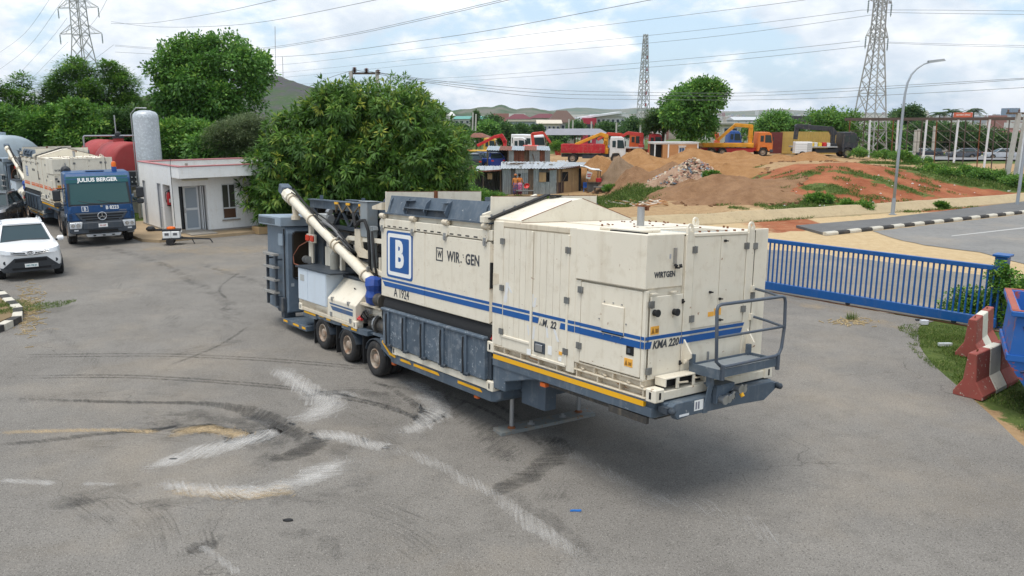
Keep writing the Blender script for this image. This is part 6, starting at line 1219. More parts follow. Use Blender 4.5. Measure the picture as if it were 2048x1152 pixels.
# ================================================================== GATE, BARRIERS, SKIP
GBLUE = paint('gate_blue', (.008, .090, .30), .4, var=.1, damt=.14, dirt=(.25, .24, .22))
gA, gB = Vector((5.9, 26.05, 0)), Vector((12.1, 19.30, 0)); gd = gB-gA; gl = gd.length
gt = thing('sliding_gate', 'long blue sliding gate of upright bars across the yard entrance', 'gate', gA[:], math.atan2(gd.y, gd.x))
P = lambda n, mb, m, par=gt, **k: mb.build(n, m, par, **k)
P('bottom_beam', MB().box(0, gl, -.06, .06, .08, .32), GBLUE, bevel=.01); P('top_rail', MB().box(0, gl, -.045, .045, 1.52, 1.64), GBLUE, bevel=.01)
bar_me = MB().box(-.02, .02, -.02, .02, .32, 1.52).mesh('bar'); bar_me.materials.append(GBLUE)
nb = int(gl/.142)
for i in range(nb+1): put('bar', bar_me, None, gt, (.03+i*(gl-.06)/nb, 0, 0))
for x in (2.6, 5.4, 8.2): P('roller', MB().lathe([(.02, -.03), (.06, -.03), (.06, .03), (.02, .03)], (x, 0, .06), 'Y', 12), PLASTIC)
P('track', MB().box(-.5, gl+.2, -.03, .03, .0, .012), RUST)
gp = thing('gate_post', 'blue box-section gate post overgrown by a creeper', 'post', (12.33, 19.72, 0), math.atan2(gd.y, gd.x)); MB().box(-.14, .14, -.14, .14, 0, 1.82).build('post', GBLUE, gp, bevel=.01); MB().box(-.19, .19, -.19, .19, 1.82, 1.88).build('cap', GBLUE, gp, bevel=.01)
BRED = paint('barrier_red', (.33, .080, .062), .8, var=.2, damt=.55, dirt=(.20, .12, .08), chip=(.52, .46, .38), chipamt=.25, scale=1.4); BWHT = paint('barrier_white', (.66, .63, .54), .85, damt=.5, dirt=(.35, .30, .18), chip=(.35, .32, .26), chipamt=.2)
def barrier(label, p0, p1, L=1.75):
    d = (p1-p0); root = thing('concrete_barrier', label, 'barrier', (p0.x, p0.y, 0), math.atan2(d.y, d.x), 'red and white concrete barriers by the gate')
    prof = [(-.27, 0), (-.27, .09), (-.12, .34), (-.08, .88), (.08, .88), (.12, .34), (.27, .09), (.27, 0)]
    for i, (a, b, m) in enumerate(((0, .36, BRED), (.36, .66, BWHT), (.66, 1.0, BRED))):
        MB().prism([(a*L+(.002 if i else 0), y, z) for y, z in prof], ((b-a)*L-.004, 0, 0)).build('barrier_section', m, root, fix=True, bevel=.015)
    for x in (.12, .8): e = MB().tube([(x*L-.03, 0, .85), (x*L-.02, 0, .92), (x*L+.02, 0, .92), (x*L+.03, 0, .85)], .01, 5); e.build('lifting_loop', RUST, root)
    return root
b0 = W(1936, 800, .0); b1 = W(2040, 742, 0); barrier('red and white concrete barrier nearest the blue skip', b0+Vector((.05, .12, 0)), b1)
b2 = W(1936, 716, .0); b3 = W(1990, 668, 0); barrier('red and white concrete barrier nearest the gate, on the grass', b2, b3, 1.7)
SKB = paint('skip_blue', (.02, .13, .45), .5, var=.15, damt=.1, chip=(.36, .085, .07), chipamt=.48, scale=.5); 
sk = thing('waste_skip', 'blue waste skip with flaking red patches at the right edge', 'skip', (W(2024, 622, 1.95).x+.993, W(2024, 622, 1.95).y+.696, 0), R(-28))
P = lambda n, mb, m, par=sk, **k: mb.build(n, m, par, **k)
sp_ = MB(); t_ = .04
for (lo, hi) in ((((-.02, -.9), (2.6, .9)), ((-.48, -1.0), (3.0, 1.0))),):
    (x0, y0), (x1, y1) = lo; (X0, Y0), (X1, Y1) = hi
    Z0, Zm, Z1 = .12, 1.0, 1.93
    ring = lambda xa, xb, ya, yb, z: [(xa, ya, z), (xb, ya, z), (xb, yb, z), (xa, yb, z)]
    rows = [ring(x0+.15, x1-.15, y0, y1, Z0), ring(X0-.02, X1, Y0, Y1, Zm), ring(X0+.03, X1, Y0, Y1, Z1), ring(X0+.08, X1-.05, Y0+.05, Y1-.05, Z1), ring(x0+.2, x1-.2, y0+.05, y1-.05, Z0+.06)]
    sp_.v = [p for r in rows for p in r]; sp_.f = [(i*4+k, i*4+(k+1) % 4, (i+1)*4+(k+1) % 4, (i+1)*4+k) for i in range(4) for k in range(4)]+[(3, 2, 1, 0), (16, 17, 18, 19)]
P('bin', sp_, SKB, fix=True)
P('rim', MB().box(-.55, 3.05, -1.08, -.98, 1.85, 1.95).box(-.55, 3.05, .98, 1.08, 1.85, 1.95).box(-.55, -.42, -.98, .98, 1.85, 1.95), SKB, bevel=.015); P('rim_top', MB().box(-.54, 3.04, -1.07, -.99, 1.951, 1.96).box(-.54, 3.04, .99, 1.07, 1.951, 1.96).box(-.54, -.43, -.97, .97, 1.951, 1.96), paint('rim_rust', (.36, .10, .07), .8, damt=.4))
P('band', MB().box(-.53, 3.0, -1.03, -1.0, 1.05, 1.15).box(-.54, -.50, -1.0, 1.0, 1.05, 1.15), SKB)
for x in (.2, 1.2, 2.2): P('rib', MB().box(x, x+.08, -1.05, -1.0, 1.15, 1.85), SKB)
text('graffiti', 'VU', .42, flat('graffiti_ink', (.015, .03, .10), .6), sk, (-.08, -1.012, 1.50), SIDE, .02, 0, 1, .9); P('graffiti_stroke', MB().tube([(-.3, -.99, .86), (0, -1.0, .93), (.35, -.99, .90)], .025, 4), flat('graffiti_ink', (.015, .03, .10), .6))
P('foot', MB().box(.2, .4, -.9, .9, 0, .12).box(2.2, 2.4, -.9, .9, 0, .12), RUST)
# litter on the asphalt
def scrap(name, label, px, py, pts, m, h=.012, s=1.0):
    p = W(px, py, .006); q = [(x*s, y*s, 0) for x, y in pts]
    o_ = MB().prism(q, (0, 0, h)); o_.v = [(x, y, z+.01*abs(fbm(x*9, y*9, 2))*(z > 0)) for x, y, z in o_.v]
    return tag(o_.build(name, m, None, (p.x, p.y, .006), fix=True), label, 'litter')
scrap('plastic_scrap', 'bright blue plastic scrap lying on the open asphalt', 1151, 1022, [(-.075, -.02), (-.02, -.012), (.04, -.02), (.078, -.01), (.075, .02), (.03, .012), (-.03, .022), (-.07, .01)], paint('scrap_blue', (.02, .16, .52), .5, damt=0))
scrap('rubber_scrap', 'small black oval of rubber on the asphalt below the scrape marks', 576, 1041, [(.07*math.cos(a), .035*math.sin(a)) for a in np.linspace(0, 2*PI, 12, endpoint=False)], BLACK)
scrap('plastic_bottle_scrap', 'clear plastic bottle lying in the grass by the barriers', 1890, 692, [(-.16, -.04), (.1, -.04), (.16, -.02), (.16, .02), (.1, .04), (-.16, .04)], flat('clear_plastic', (.62, .66, .66), .2), .07)
scrap('plastic_bag', 'crumpled pale plastic bag beside the gate track', 1848, 648, [(-.1, -.07), (.06, -.09), (.12, 0), (.05, .09), (-.09, .06)], flat('bag_pale', (.62, .62, .65), .4), .10)
scrap('dark_rag', 'dark rag near the gate track', 1838, 641, [(-.1, -.04), (.1, -.05), (.12, .03), (-.08, .05)], PLASTIC, .03)
scrap('leaf_scrap', 'small dark leaf left of the rubber scrap on the asphalt', 347, 918, [(-.06, -.012), (0, -.02), (.06, 0), (0, .018)], PLASTIC, .008)
# ================================================================== SHACKS, HEAPS AND THE YARD BEYOND
def sheet_mat(name, c, c2, rough=.5, metal=.3, sc=3.0, amt=.5):
    if name in MATS: return MATS[name]
    m, nt, b = new_mat(name); n = _noise(nt, sc, 7, .7); s = _noise(nt, sc*2, 4, .6, (1, 1, .08))
    f = _mul(nt, _step(nt, _mul(nt, n, s, 'ADD'), 1.0-amt*.25, 1.2-amt*.25), 1.0)
    nt.links.new(_mix(nt, f, c, c2), b.inputs['Base Color']); b.inputs['Roughness'].default_value = rough; b.inputs['Metallic'].default_value = metal; MATS[name] = m; return m
ZINC = sheet_mat('zinc_sheet', (.42, .46, .48), (.26, .29, .31), .4, .5); ZRUST = sheet_mat('rusty_sheet', (.24, .085, .05), (.10, .05, .035), .85, 0); ZROOF = sheet_mat('pale_roof_sheet', (.50, .53, .55), (.30, .30, .30), .4, .35); OLDW = sheet_mat('old_timber', (.17, .12, .08), (.07, .05, .04), .9, 0); PLY = sheet_mat('plywood', (.42, .28, .14), (.30, .19, .10), .8, 0); GREYW = sheet_mat('grey_board', (.16, .155, .145), (.08, .075, .07), .9, 0); TARPW = paint('tarp_white', (.62, .63, .62), .7, damt=.3)
def corr(x0, x1, z0, z1, y=0, pitch=.16, amp=.018):
    n = max(2, int((x1-x0)/pitch*2)); b = MB(); b.v = []
    for i in range(n+1):
        x = x0+(x1-x0)*i/n; yy = y+amp*(1 if i % 2 else -1); b.v += [(x, yy, z0), (x, yy, z1)]
    b.f = [(2*i, 2*i+2, 2*i+3, 2*i+1) for i in range(n)]; return b
def corr_roof(p00, p10, p01, p11, amp=.025, pitch=.22):
    p00, p10, p01, p11 = map(Vector, (p00, p10, p01, p11)); n = max(4, int((p10-p00).length/pitch*2)); b = MB(); b.v = []
    for i in range(n+1):
        t = i/n; dz = Vector((0, 0, amp*(1 if i % 2 else -1))); b.v += [p00.lerp(p10, t)+dz, p01.lerp(p11, t)+dz]
    b.v = [tuple(v) for v in b.v]; b.f = [(2*i, 2*i+2, 2*i+3, 2*i+1) for i in range(n)]; return b
s0 = hit(1005, 389); sx = s0.x; sy = s0.y          # front-left corner of the main shack
def shx(px): return D(px, 370, sy).x-sx
sh = thing('tin_shack', 'patched tin shack with a pale roof behind the mixing plant', 'shack', (sx, sy, G(sx, sy)))
P = lambda n, mb, m, par=sh, **k: mb.build(n, m, par, **k)
xs = [shx(p) for p in (1005, 1022, 1030, 1056, 1067, 1078, 1092, 1099, 1113)]
wm = [ZINC, GREYW, ZINC, OLDW, ZINC, PLY, DARK, ZINC]
for i, m in enumerate(wm):
    a, e = xs[i], xs[i+1]
    if m is PLY: P('wall_sheet', corr(a, e, 0, 1.05, 0), ZINC); P('shutter', MB().box(a, e, -.08, -.05, 1.05, 1.85), PLY); P('wall_sheet', MB().box(a, e, 0, .03, 1.85, 2.1), GREYW)
    elif m is DARK: P('wall_sheet', corr(a, e, 0, 1.05, 0), ZINC); P('window_hole', MB().box(a, e, .1, .12, 1.05, 1.85), DARK); P('wall_sheet', MB().box(a, e, 0, .03, 1.85, 2.1), GREYW)
    elif m is ZINC: P('wall_sheet', corr(a, e, 0, 2.15, 0), ZINC)
    else: P('wall_sheet', MB().box(a, e, 0, .04, 0, 2.15), m)
P('louvre', MB().box(xs[2]+.1, xs[3], -.03, -.01, 1.93, 1.98).box(xs[2]+.1, xs[3], -.03, -.01, 2.02, 2.07).box(xs[2]+.1, xs[3], -.03, -.01, 1.84, 1.89), ALU)
rx0 = xs[-1]; rx1 = shx(1165)                     # right-hand end wall runs back
P('end_wall', MB().prism([(rx0, .02, 0), (rx1-.15, 1.5, 0), (rx1-.15, 1.5, 2.2), (rx0, .02, 2.1)], (.03, .03, 0)), PLY, fix=True); P('end_wall_lower', MB().prism([(rx0+.01, -.02, 0), (rx0+.95, .78, 0), (rx0+.95, .78, 1.0), (rx0+.01, -.02, 1.0)], (.02, -.02, 0)), sheet_mat('brown_lattice', (.085, .05, .045), (.05, .03, .03), .9, 0), fix=True)
P('window_hole', MB().prism([(rx0+.5, .36, 1.05), (rx0+1.0, .78, 1.05), (rx0+1.0, .78, 1.85), (rx0+.5, .36, 1.85)], (.03, -.03, 0)), DARK, fix=True)
P('brace', MB().bar((rx0+.55, .33, 1.05), (rx0+.95, .67, 1.75), .05), OLDW)
for x, y in ((rx0+.1, .05), (rx0+1.35, 1.1), (rx0+.45, .3)): P('post', MB().box(x-.05, x+.05, y-.09, y-.03, 0, 2.15), OLDW)
P('back_wall', MB().box(-2.6, rx1, 3.4, 3.45, 0, 2.2), GREYW); P('inner_floor', MB().box(-2.4, rx1, .2, 3.4, 0, .03), OLDW)
n = 6; ra, rb = -.15, rx0+.2
for i in range(n):
    t0, t1 = i/n, (i+1)/n
    P('roof_sheet', corr_roof((ra+(rb-ra)*t0, -.3, 2.18+.02*(i % 2)), (ra+(rb-ra)*t1+.05, -.3, 2.18), (ra+(rb+1.0-ra)*t0, 3.6, 2.55+.02*(i % 2)), (ra+(rb+1.0-ra)*t1+.05, 3.6, 2.55)), ZROOF)
P('roof_sheet', corr_roof((rb, -.3, 2.16), (rx1+.1, 1.3, 2.3), (rb+1.0, 3.6, 2.53), (rx1+.6, 3.6, 2.5)), ZROOF); P('roof_edge', MB().bar((rb-.9, -.32, 2.12), (rx1+.1, 1.25, 2.28), .06, .14), ZRUST)
random.seed(3)
for i in range(12): x, y = random.uniform(0, rx0+.5), random.uniform(.3, 3.2); P('roof_stone', MB().box(-.1, .1, -.08, .08, 0, .10), CONC, loc=(x, y, 2.22+.1*y), rot=(.1, 0, random.random()*3), bevel=.03)
for i in range(3): P('roof_plank', MB().box(0, 1.2, 0, .09, 0, .05), OLDW, loc=(.3+.3*i, 1.6+.3*i, 2.42+.03*i), rot=(0, 0, .1*i))
# open lean-to on its left
lt = thing('open_lean_to', 'dark open lean-to with rusty roof edge left of the tin shack', 'shack', (shx(930)+sx, sy+.2, G(sx-2, sy)))
w0 = -shx(930)-.1; P2 = lambda nme, mb, m, **k: mb.build(nme, m, lt, **k)
P2('back_wall', corr(0, w0, 0, 2.1, 2.6), GREYW)
for x in (.1, w0*.5, w0*.98): P2('post', MB().box(x-.05, x+.05, -.05, .05, 0, 2.0), OLDW)
for i in range(4): P2('roof_sheet', corr_roof((w0*i/4, -.4, 1.95+.05*i), (w0*(i+1)/4+.05, -.4, 2.0+.05*i), (w0*i/4, 2.9, 2.25), (w0*(i+1)/4+.05, 2.9, 2.28)), ZROOF if i > 0 else ZRUST)
P2('roof_edge', MB().bar((0, -.42, 1.9), (w0, -.42, 2.1), .05, .12), ZRUST); P2('side_wall', corr(0, .9, 0, 1.8, 1.0), GREYW); P2('bench', MB().box(.5, 1.8, .6, 1.0, .4, .46), OLDW); P2('hanging_board', MB().box(w0*.62, w0*.75, -.03, 0, 1.3, 1.8), PLY)
# awning stall on its right
an = thing('awning_stall', 'stall with a white tarp awning and red box right of the tin shack', 'stall', (sx+rx1-.1, sy+1.2, G(sx+rx1, sy)))
P3 = lambda nme, mb, m, **k: mb.build(nme, m, an, **k)
def tarp(u, v): return (-.1+u*1.9, -.9+v*2.4, 2.25-.45*u+.05*math.sin(u*9+v*5)+.06*math.sin(v*7))
P3('awning', MB().grid(tarp, 10, 6), TARPW, smooth='all')
for x, y, z in ((.55, -.9, 2.05), (1.65, -.6, 1.8), (1.65, 1.2, 1.8)): P3('post', MB().cyl((x, y, 0), (x, y, z), .045, n=6), OLDW)
P3('back_board', MB().box(-.1, .1, .2, 1.4, 0, 2.0), DARK); P3('counter', MB().box(.6, 1.6, -.75, -.65, 0, .85), GREYW); P3('counter_top', MB().box(.55, 1.65, -.9, -.3, .85, .9), OLDW)
P3('banner', MB().prism([(.4, -.95, 1.25), (.75, -.95, 1.15), (.95, -.95, 1.7), (.5, -.95, 1.85)], (0, .02, 0)), TARPW, fix=True); P3('banner_print', MB().box(.5, .85, -.975, -.96, 1.55, 1.62).box(.52, .8, -.975, -.96, 1.38, 1.46), REDP)
P3('red_box', MB().box(1.3, 1.75, -.8, -.4, .9, 1.25), REDP, bevel=.03); P3('blue_chair', MB().box(.25, .6, -.5, -.1, .4, .45).box(.25, .6, -.12, -.08, .45, .85).box(.25, .3, -.5, -.45, 0, .4).box(.55, .6, -.5, -.45, 0, .4), paint('chair_blue', (.02, .12, .45), .5))
for lab, px, py, Y in (('low wooden table in front of the tin shack', 1050, 392, sy-1.4), ('low wooden bench in the grass right of the awning stall', 1205, 387, sy-.3)):
    q = D(px, py, Y); tb = thing('low_table', lab, 'table', (q.x, q.y, G(q.x, q.y))); MB().box(-.75, .75, -.35, .35, .42, .48).build('table_top', GREYW, tb)
    for x in (-.65, .65):
        for y in (-.25, .25): MB().box(x-.04, x+.04, y-.04, y+.04, 0, .42).build('leg', OLDW, tb)
# rusty open shed behind
q = D(975, 322, 78); rs = thing('rusty_shed', 'rusty sheet-metal shed with a dark open bay behind the tin shack', 'shack', (q.x, q.y, G(q.x, q.y)))
W_ = D(1100, 322, 78).x-q.x; P4 = lambda nme, mb, m, **k: mb.build(nme, m, rs, **k)
P4('back_wall', corr(0, W_, 0, 2.0, 2.4), GREYW)
xs4 = np.linspace(W_*.34, W_, 9)
for i in range(8): P4('wall_sheet', corr(xs4[i], xs4[i+1], 0 if i not in (4, 5) else .9, 2.05, .05*(i % 2)), (ZINC, ZRUST, ZRUST, OLDW, ZINC, ZINC, ZRUST, ZINC)[i]); 
for i in (4, 5, 7): P4('wall_sheet', corr(xs4[i], xs4[i+1], 0, 1.4, .08), ZRUST)
for x in (0, W_*.33): P4('post', MB().box(x-.06, x+.06, -.1, 0, 0, 2.1), OLDW)
for i in range(5): P4('roof_sheet', corr_roof((W_*i/5-.1, -.4, 2.1), (W_*(i+1)/5, -.4, 2.05), (W_*i/5, 2.8, 2.4), (W_*(i+1)/5, 2.8, 2.35)), ZRUST if i % 2 else ZINC)
P4('leaning_pole', MB().bar((W_*.8, -.6, 0), (W_*.72, -.05, 1.7), .07), OLDW)
for i in range(3):
    ch_ = thing('plastic_chair', ('white plastic chair nearest the rusty shed', 'white plastic chair in the middle of the three by the red lorry', 'white plastic chair nearest the red lorry wheel')[i], 'chair', (q.x+W_+.9+.45*i, q.y-.4, G(q.x+W_+1, q.y)), R(30*i), 'white chairs by the rusty shed')
    MB().box(-.2, .2, -.2, .2, .42, .46).build('seat', WHITE, ch_); MB().box(-.2, .2, .17, .21, .46, .85).build('backrest', WHITE, ch_)
    for x in (-.18, .18):
        for y in (-.18, .18): MB().box(x-.025, x+.025, y-.025, y+.025, 0, .42).build('leg', WHITE, ch_)
# open carport and rusty awning
def canopy(label, px0, px1, py, Y, h, m, hip=False, dep=6):
    a, b_ = D(px0, py, Y), D(px1, py, Y); g0 = G(a.x, Y); w = b_.x-a.x; z = a.z-g0; o_ = thing('canopy', label, 'canopy', (a.x, Y, g0))
    MB().hexa([(0, 0, z), (w, 0, z), (w, dep, z), (0, dep, z)], [(.6, 1.5, z+h), (w-1.2, 1.5, z+h), (w-1.2, dep-1.5, z+h), (.6, dep-1.5, z+h)]).build('roof', m, o_)
    k = max(3, int(w/2.2))
    for i in range(k):
        for y in (.2, dep-.2): MB().cyl((.2+(w-.4)*i/(k-1), y, 0), (.2+(w-.4)*i/(k-1), y, z), .07, n=6).build('post', OLDW, o_)
    return o_
canopy('long open carport with a grey metal roof behind the red lorry', 1090, 1222, 270, 104, .75, paint('carport_roof', (.25, .25, .28), .5, damt=.3)); canopy('rusty awning roof beside the mango tree top right', 936, 980, 275, 103, .5, ZRUST)
# site office cabin and shipping container
q = D(1311, 298, 80); of = thing('site_cabin', 'tan timber-clad site cabin with an open end under the big yard tree', 'cabin', (q.x, q.y, G(q.x, q.y)-.2), R(6))
cw = D(1398, 298, 80).x-q.x; P5 = lambda nme, mb, m, par=of, **k: mb.build(nme, m, par, **k)
TANW = paint('tan_cladding', (.55, .27, .11), .6, damt=.25); P5('wall', MB().box(.75, cw, 0, 2.4, .1, 2.1).box(0, .75, 2.2, 2.4, .1, 2.1), TANW)
for i in range(int((cw-.8)/.18)): P5('cladding_board', MB().box(.78+.18*i, .93+.18*i, -.012, 0, .12, 2.08), TANW)
P5('corner_frame', MB().box(-.1, .0, -.02, .08, 0, 2.15).box(cw-.05, cw+.06, -.03, .08, 0, 2.15).box(1.25, 1.38, -.03, 0, 0, 2.15).box(-.1, cw+.06, -.03, 0, 2.08, 2.2).box(-.1, 0, .08, 2.4, 2.08, 2.2), WHITE); P5('roof', MB().box(-.15, cw+.1, -.1, 2.5, 2.2, 2.28), ALU); P5('open_bay', MB().box(.05, .74, .4, 2.1, .1, 2.05), DARK)
wn = P5('window', MB().box(2.35, 3.0, -.04, 0, 1.0, 1.85), WHITE); P5('pane', MB().box(2.42, 2.65, -.05, -.04, 1.07, 1.72), glass('pane_blue', (.08, .14, .25), .1), wn); P5('pane', MB().box(2.69, 2.93, -.05, -.04, 1.07, 1.72), glass('pane_blue', (.08, .14, .25), .1), wn); P5('awning', MB().box(2.3, 3.05, -.25, -.02, 1.86, 1.92), WHITE, wn)
q = D(1545, 306, 93); cn = thing('shipping_container', 'yellow shipping container with an open dark red door', 'container', (q.x, q.y, G(q.x, q.y)), R(-12))
YCON = paint('container_yellow', (.52, .36, .10), .6, damt=.35); P6 = lambda nme, mb, m, **k: mb.build(nme, m, cn, **k)
P6('body', MB().box(1.0, 7.0, .04, 2.3, .1, 2.5), YCON); P6('frame', MB().box(.95, 1.08, 0, .1, .05, 2.55).box(6.95, 7.05, 0, .1, .05, 2.55).box(1, 7, 0, .08, 2.46, 2.56).box(1, 7, 0, .08, .05, .16), YCON)
P6('side_sheet', corr(2.2, 6.9, .16, 2.46, .0, .28, .03), YCON); P6('front_door', MB().box(1.1, 2.15, -.03, .04, .16, 2.46), YCON)
for z in (.5, .95, 1.4, 1.85): P6('door_panel', MB().box(1.2, 2.05, -.05, -.03, z, z+.33), YCON)
P6('open_door', MB().prism([(-.35, -.9, .1), (1.0, .0, .1), (1.0, .0, 2.5), (-.35, -.9, 2.5)], (-.05, .06, 0)), paint('container_red', (.16, .03, .03), .6, damt=.3), fix=True); P6('dark_bay', MB().box(.9, .95, .1, 2.2, .1, 2.4), DARK)
q = D(1604, 304, 85); cr8 = thing('white_trailer', 'small white box trailer in front of the yellow container', 'trailer', (q.x, q.y, G(q.x, q.y)), R(-6)); MB().box(-.85, .85, -.6, .6, .45, 1.65).build('box', CARWHITE, cr8, bevel=.04); MB().box(.35, .8, -.63, -.6, .6, 1.5).build('rack_door', STEEL, cr8)
for i in range(4): MB().box(.37, .78, -.65, -.63, .7+.2*i, .76+.2*i).build('rack_bar', WHITE, cr8); MB().box(-.82, .3, -.615, -.6, .62+.25*i, .64+.25*i).build('panel_line', STEEL, cr8)
for s in (-.62, .62): add_wheel(cr8, M_CAR, (-.1, s, .345))
# ---- earth heaps
def heap_mat(name, c, c2):
    m, nt, b = new_mat(name); n1 = _noise(nt, 1.2, 8, .65); n2 = _noise(nt, 7, 6, .75); n3 = _noise(nt, 22, 3, .8)
    c_ = _mix(nt, _step(nt, n1, .35, .65), c, c2); c_ = _mix(nt, _mul(nt, _step(nt, n2, .55, .75), .4), c_, [x*.5 for x in c]); c_ = _mix(nt, _mul(nt, _step(nt, n3, .62, .7), .4), c_, (.6, .5, .4))
    nt.links.new(c_, b.inputs['Base Color']); b.inputs['Roughness'].default_value = .95; b.inputs['Specular IOR Level'].default_value = .1; bump(nt, b, n2, .9, .12); return m
H_SAND = heap_mat('heap_orange_sand', (.30, .155, .064), (.39, .215, .097)); H_BROWN = heap_mat('heap_brown_earth', (.225, .125, .068), (.315, .185, .102)); H_GREY = heap_mat('heap_grey_earth', (.22, .15, .095), (.30, .21, .14))
def heap(px, py, hw, Y, m, sd, ry=None, sharp=1.15):
    p = D(px, py, Y); g0 = G(p.x, Y); h = p.z-g0; r = hw/FPX*Y*1.12; ry = ry or .8; nr, na = 22, 56
    X_, Y_, H_ = [], [], []
    for j in range(nr+1):
        t = j/nr
        for i in range(na):
            a = 2*PI*i/na; k = 1+.28*fbm(math.cos(a)*1.4+sd, math.sin(a)*1.4, sd)+.10*fbm(math.cos(a)*5+sd, math.sin(a)*5, sd)
            x, y = math.cos(a)*r*t*k, math.sin(a)*r*ry*t*k; tt = min(1, max(0, t+.16*fbm(x*.55+sd, y*.55, 3)*(1-t)))
            z = h*(1-tt)**sharp*(1-.10*math.exp(-(tt*7)**2))
            rill = abs(fbm(math.cos(a)*6+sd, math.sin(a)*6, t*1.5)); z += (.30*fbm(x*.8+sd, y*.8, 4)+.16*fbm(x*2.1, y*2.1, sd)+.09*fbm(x*5, y*5, sd)-.22*rill)*min(1.2, h)*(1-t)*(.35+t)
            X_.append(p.x+x); Y_.append(Y+y); H_.append(z-(.25 if t == 1 else .04*t))
    gr_ = gz(np.array(X_), np.array(Y_)); b = MB(); b.v = [(x-p.x, y-Y, min(g, g0+.3)+z-g0 if False else g+z-(g-g0)*max(0, min(1, z/max(h, .1)))-g0) for x, y, z, g in zip(X_, Y_, H_, gr_)]
    b.f = [(j*na+i, (j+1)*na+i, (j+1)*na+(i+1) % na, j*na+(i+1) % na) for j in range(nr) for i in range(na)]
    o_ = b.build('earth_heap', m, None, (p.x, Y, g0), smooth='all', fix=True); tag(o_, kind='structure')
    for _ in range(int(10*r)):                    # clods that rolled down
        a, t = random.random()*2*PI, random.uniform(.35, 1.15); q = Vector((p.x+math.cos(a)*r*t, Y-abs(math.sin(a))*r*ry*t, 0)); clods.append((q, random.uniform(.03, .13)))
clods = []
for a, sd_ in (((1385, 316, 185, 70, H_SAND), 101), ((1530, 316, 200, 69, H_SAND), 103)): heap(*a, sd_, .5, .75)
for i, a in enumerate(((1195, 303, 60, 73, H_SAND), (1278, 294, 95, 73, H_SAND), (1238, 304, 52, 69, H_GREY), (1392, 291, 95, 74, H_SAND), (1482, 297, 95, 73, H_SAND), (1560, 306, 80, 70, H_SAND), (1622, 300, 62, 67, H_SAND), (1345, 318, 85, 65, H_BROWN), (1272, 328, 60, 66, H_BROWN), (1452, 322, 95, 62, H_SAND),
                         (1440, 343, 140, 54, H_BROWN), (1385, 352, 75, 55, H_BROWN), (1500, 374, 95, 49.5, H_BROWN), (1430, 385, 80, 50, H_BROWN), (1680, 326, 70, 64, H_BROWN))):
    heap(*a, i*3.7+1, None, 1.0+.25*(i % 3))
cm_ = MB()
for q, s_ in clods:
    u = Vector((random.uniform(-1, 1), random.uniform(-1, 1), random.uniform(-.4, .4))).normalized(); q.z = G(q.x, q.y)+s_*.3; cm_.bar(q-u*s_, q+u*s_, s_*1.6, s_*1.2)
tag(cm_.build('clods', H_BROWN), 'clods and stones at the feet of the earth heaps', kind='stuff')
# rubble heap: broken brick, plaster and plastic
rp = D(1388, 318, 61.5); b = MB(); random.seed(9)
heap(1385, 318, 88, 61.6, heap_mat('heap_pink_rubble', (.30, .19, .13), (.44, .30, .21)), 44, .7, 1.0)
rub = [MB() for _ in range(4)]
for i in range(1500):
    a, t = random.random()*2*PI, math.sqrt(random.random()); r = 88/FPX*61.6; x, y = math.cos(a)*t*r, math.sin(a)*t*r*.65
    z = (rp.z-G(rp.x, 61.6))*(1-t)+.10; s = random.uniform(.04, .16); c = Vector((rp.x+x, 61.6+y, G(rp.x, 61.6)+z)); u = Vector((random.uniform(-1, 1), random.uniform(-1, 1), random.uniform(-.5, .5))).normalized()
    rub[random.choice((0, 0, 0, 1, 1, 1, 2, 3))].bar(c-u*s, c+u*s, s*1.1, s*.6)
for k_, (mb, m, nm) in enumerate(zip(rub, (flat('rubble_cream', (.58, .48, .36), .9), flat('rubble_pink', (.45, .25, .18), .9), flat('rubble_dark', (.10, .09, .08), .9), flat('rubble_blue', (.20, .28, .36), .8)), ('cream plaster rubble', 'pink brick rubble', 'dark scraps', 'pale blue plastic scraps'))): tag(mb.build('rubble', m), nm+' strewn over the rubble heap', kind='stuff')
# timber and cement-bag scrap behind the roof of the plant, litter on the bank
deb = [MB(), MB()]
for i in range(60):
    p = hit(random.uniform(1205, 1330), random.uniform(404, 413)); u = Vector((random.uniform(-1, 1), random.uniform(-.5, .5), .05)).normalized(); deb[i % 2].bar(p-u*.3+Vector((0, 0, .08)), p+u*.3+Vector((0, 0, .12)), .12, .05)
tag(deb[0].build('timber_scrap', flat('scrap_pale', (.58, .52, .44), .9)), 'pale broken boards lying in the dirt behind the plant', kind='stuff'); tag(deb[1].build('timber_scrap', flat('scrap_orange', (.48, .24, .10), .9)), 'orange broken boards lying in the dirt behind the plant', kind='stuff')
lit = MB()
for i in range(110):
    p = hit(random.uniform(1560, 2040), random.uniform(345, 432))
    if drain_d(p.x, p.y) < .4: continue
    s = random.uniform(.02, .075); lit.hexa([p+Vector((-s, -s, 0)), p+Vector((s, -s*.7, 0)), p+Vector((s*.8, s, 0)), p+Vector((-s, s*.6, 0))], [p+Vector((-s*.6, -s*.6, s*.7)), p+Vector((s*.7, -s*.5, s*.5)), p+Vector((s*.5, s*.6, s*.8)), p+Vector((-s*.7, s*.4, s*.6))])
tag(lit.build('bank_litter', flat('litter_pale', (.60, .58, .56), .7)), 'scattered pale litter on the red bank', kind='stuff')
